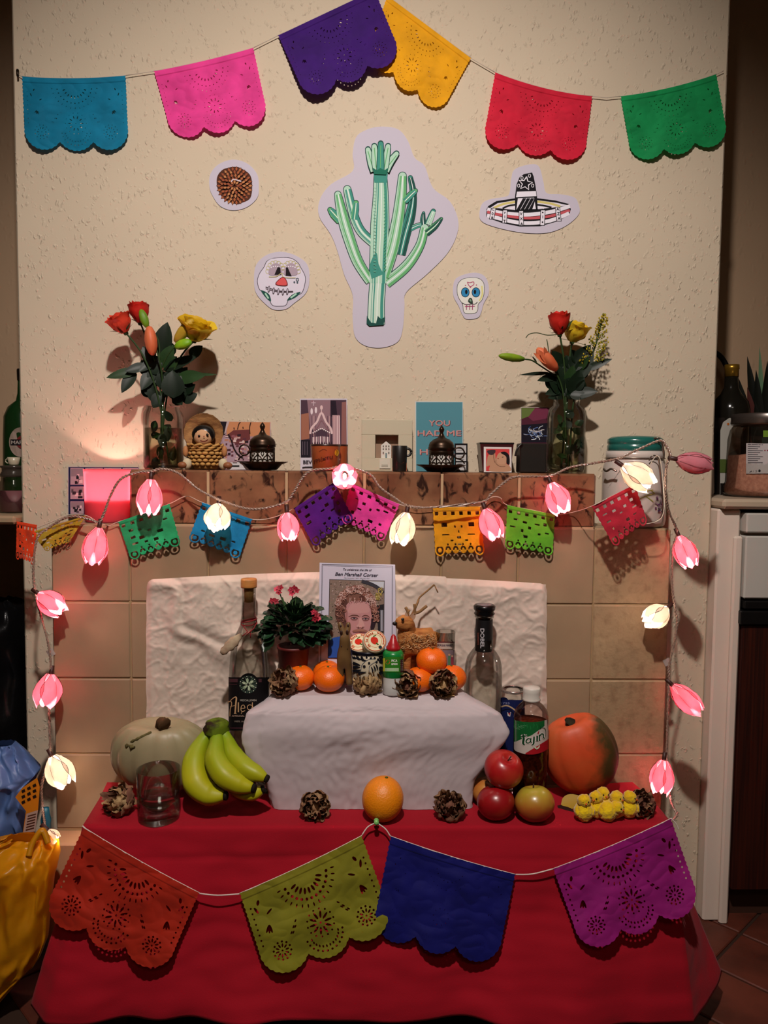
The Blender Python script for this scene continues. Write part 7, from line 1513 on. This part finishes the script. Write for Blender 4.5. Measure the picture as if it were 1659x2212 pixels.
# bags at the left
def bag(name, lb, rows, Y, dep, mt, seed, amp=.012, z0=0.004, groups=None):
    t = thing(name, lb, 'bag', (P(0, rows[-1][0], Y).x, Y, z0))
    n = len(rows)
    def f(u, v):
        k = v*(n-1); i = min(int(k), n-2); q = k-i; py = rows[i][0]*(1-q)+rows[i+1][0]*q; xl = rows[i][1]*(1-q)+rows[i+1][1]*q; xr = rows[i][2]*(1-q)+rows[i+1][2]*q
        a = 2*math.pi*u; cxp = (xl+xr)/2; hw = (xr-xl)/2; ca = math.copysign(abs(math.cos(a))**.75, math.cos(a)); sa = math.copysign(abs(math.sin(a))**.75, math.sin(a))
        sh_ = min(1, .25+v*3)
        nz = 1.0-2*abs(noise.noise(Vector((math.cos(a)*2.2+seed, v*5, math.sin(a)*2.2))))+.5*noise.noise(Vector((math.cos(a)*6, v*14+seed, math.sin(a)*6)))
        p = P(cxp+hw*ca, py, Y); p.y = Y+sa*dep*sh_-amp*nz*(1 if sa < 0 else .3); p.z += .3*amp*nz*(1-v); p.z = max(p.z, z0)
        return p
    m = mesh1(mt).grid(f, 96, 70, cu=True); m.add([f(k/96, 1) for k in range(96)], [tuple(range(96))]); m.build('sack', t); return t
bag('black_bin_bag', 'black shiny bin bag in the left alcove under the shelf', [(1296,-60,30),(1310,-110,55),(1350,-160,72),(1450,-200,78),(1600,-220,80),(1750,-220,80),(1900,-220,80),(2010,-200,70)], 1.85, .13, mat('bin_plastic', '#0c0c0d', .28, .6, bump=.004, bscale=22), 3, .02)
bag('blue_plastic_bag', 'blue plastic carrier bag slumped behind the yellow bag', [(1606,-30,34),(1625,-80,50),(1668,-120,84),(1690,-120,72),(1730,-120,66),(1780,-120,66),(1830,-120,62),(1900,-120,60),(1980,-110,50)], 1.53, .06, mat('blue_plastic', '#5a76ac', .4, .4, var=.15, vscale=6, transl=.2, bump=.002, bscale=16), 7, .018)
t = thing('orange_packet', 'orange packet with dark print and a barcode poking out of the blue bag', 'packet', P(60, 1800, 1.452)); m = MB().use(mat('packet_orange', '#c87818', .4, .4), False); plate(m, [(33,1722),(48,1702),(80,1680),(86,1700),(82,1752),(70,1812),(48,1808),(56,1752)], 1.452, .006); m.build('wrapper', t)
d = Draw(planemap(1.4455)); 
for i in range(9): d.poly([(46+(i % 3)*12, 1708+(i//3)*12-(i % 3)*6), (53+(i % 3)*12, 1704+(i//3)*12-(i % 3)*6), (55+(i % 3)*12, 1710+(i//3)*12-(i % 3)*6), (48+(i % 3)*12, 1713+(i//3)*12-(i % 3)*6)], '#1c100a')
d.poly([(57,1758),(82,1750),(76,1796),(50,1800)], '#b09488'); [d.poly([(60-k*.9, 1762+k*6), (78-k*.9, 1757+k*6), (78-k*.9, 1760+k*6), (60-k*.9, 1765+k*6)], '#4a2418') for k in range(6)]; d.done('print', t)
t = thing('teal_bottle', 'small teal plastic bottle beside the left edge of the tiles', 'bottle', (P(100, 1800, 1.47).x, 1.47, .25)); S = Sc(1.47); c = P(100, 1812, 1.47)
mesh1(mat('teal_plastic', '#1a6078', .4, .4)).lathe(c, [(0, 0), (10*S, 0), (11*S, 45*S), (8*S, 58*S), (7*S, 70*S), (0, 72*S)], 20).build('body', t)
yb_ = bag('yellow_shopping_bag', 'yellow plastic shopping bag standing on the floor left of the red tablecloth', [(1808,20,104),(1822,-20,124),(1850,-70,124),(1900,-130,114),(1960,-150,106),(2030,-150,100),(2075,-150,82),(2105,-150,50),(2150,-120,10)], 1.345, .055, mat('yellow_plastic', '#c8860c', .35, .5, var=.15, vscale=8, transl=.25, bump=.003, bscale=14), 11, .014)
mesh1(mat('yellow_handle', '#c8860c', .35, .5, transl=.2)).tube(catmull([P(62,1850,1.30), P(70,1822,1.31), P(88,1795,1.32), P(96,1800,1.32), P(104,1822,1.315)], 6), .0055, 6).build('handle', yb_)
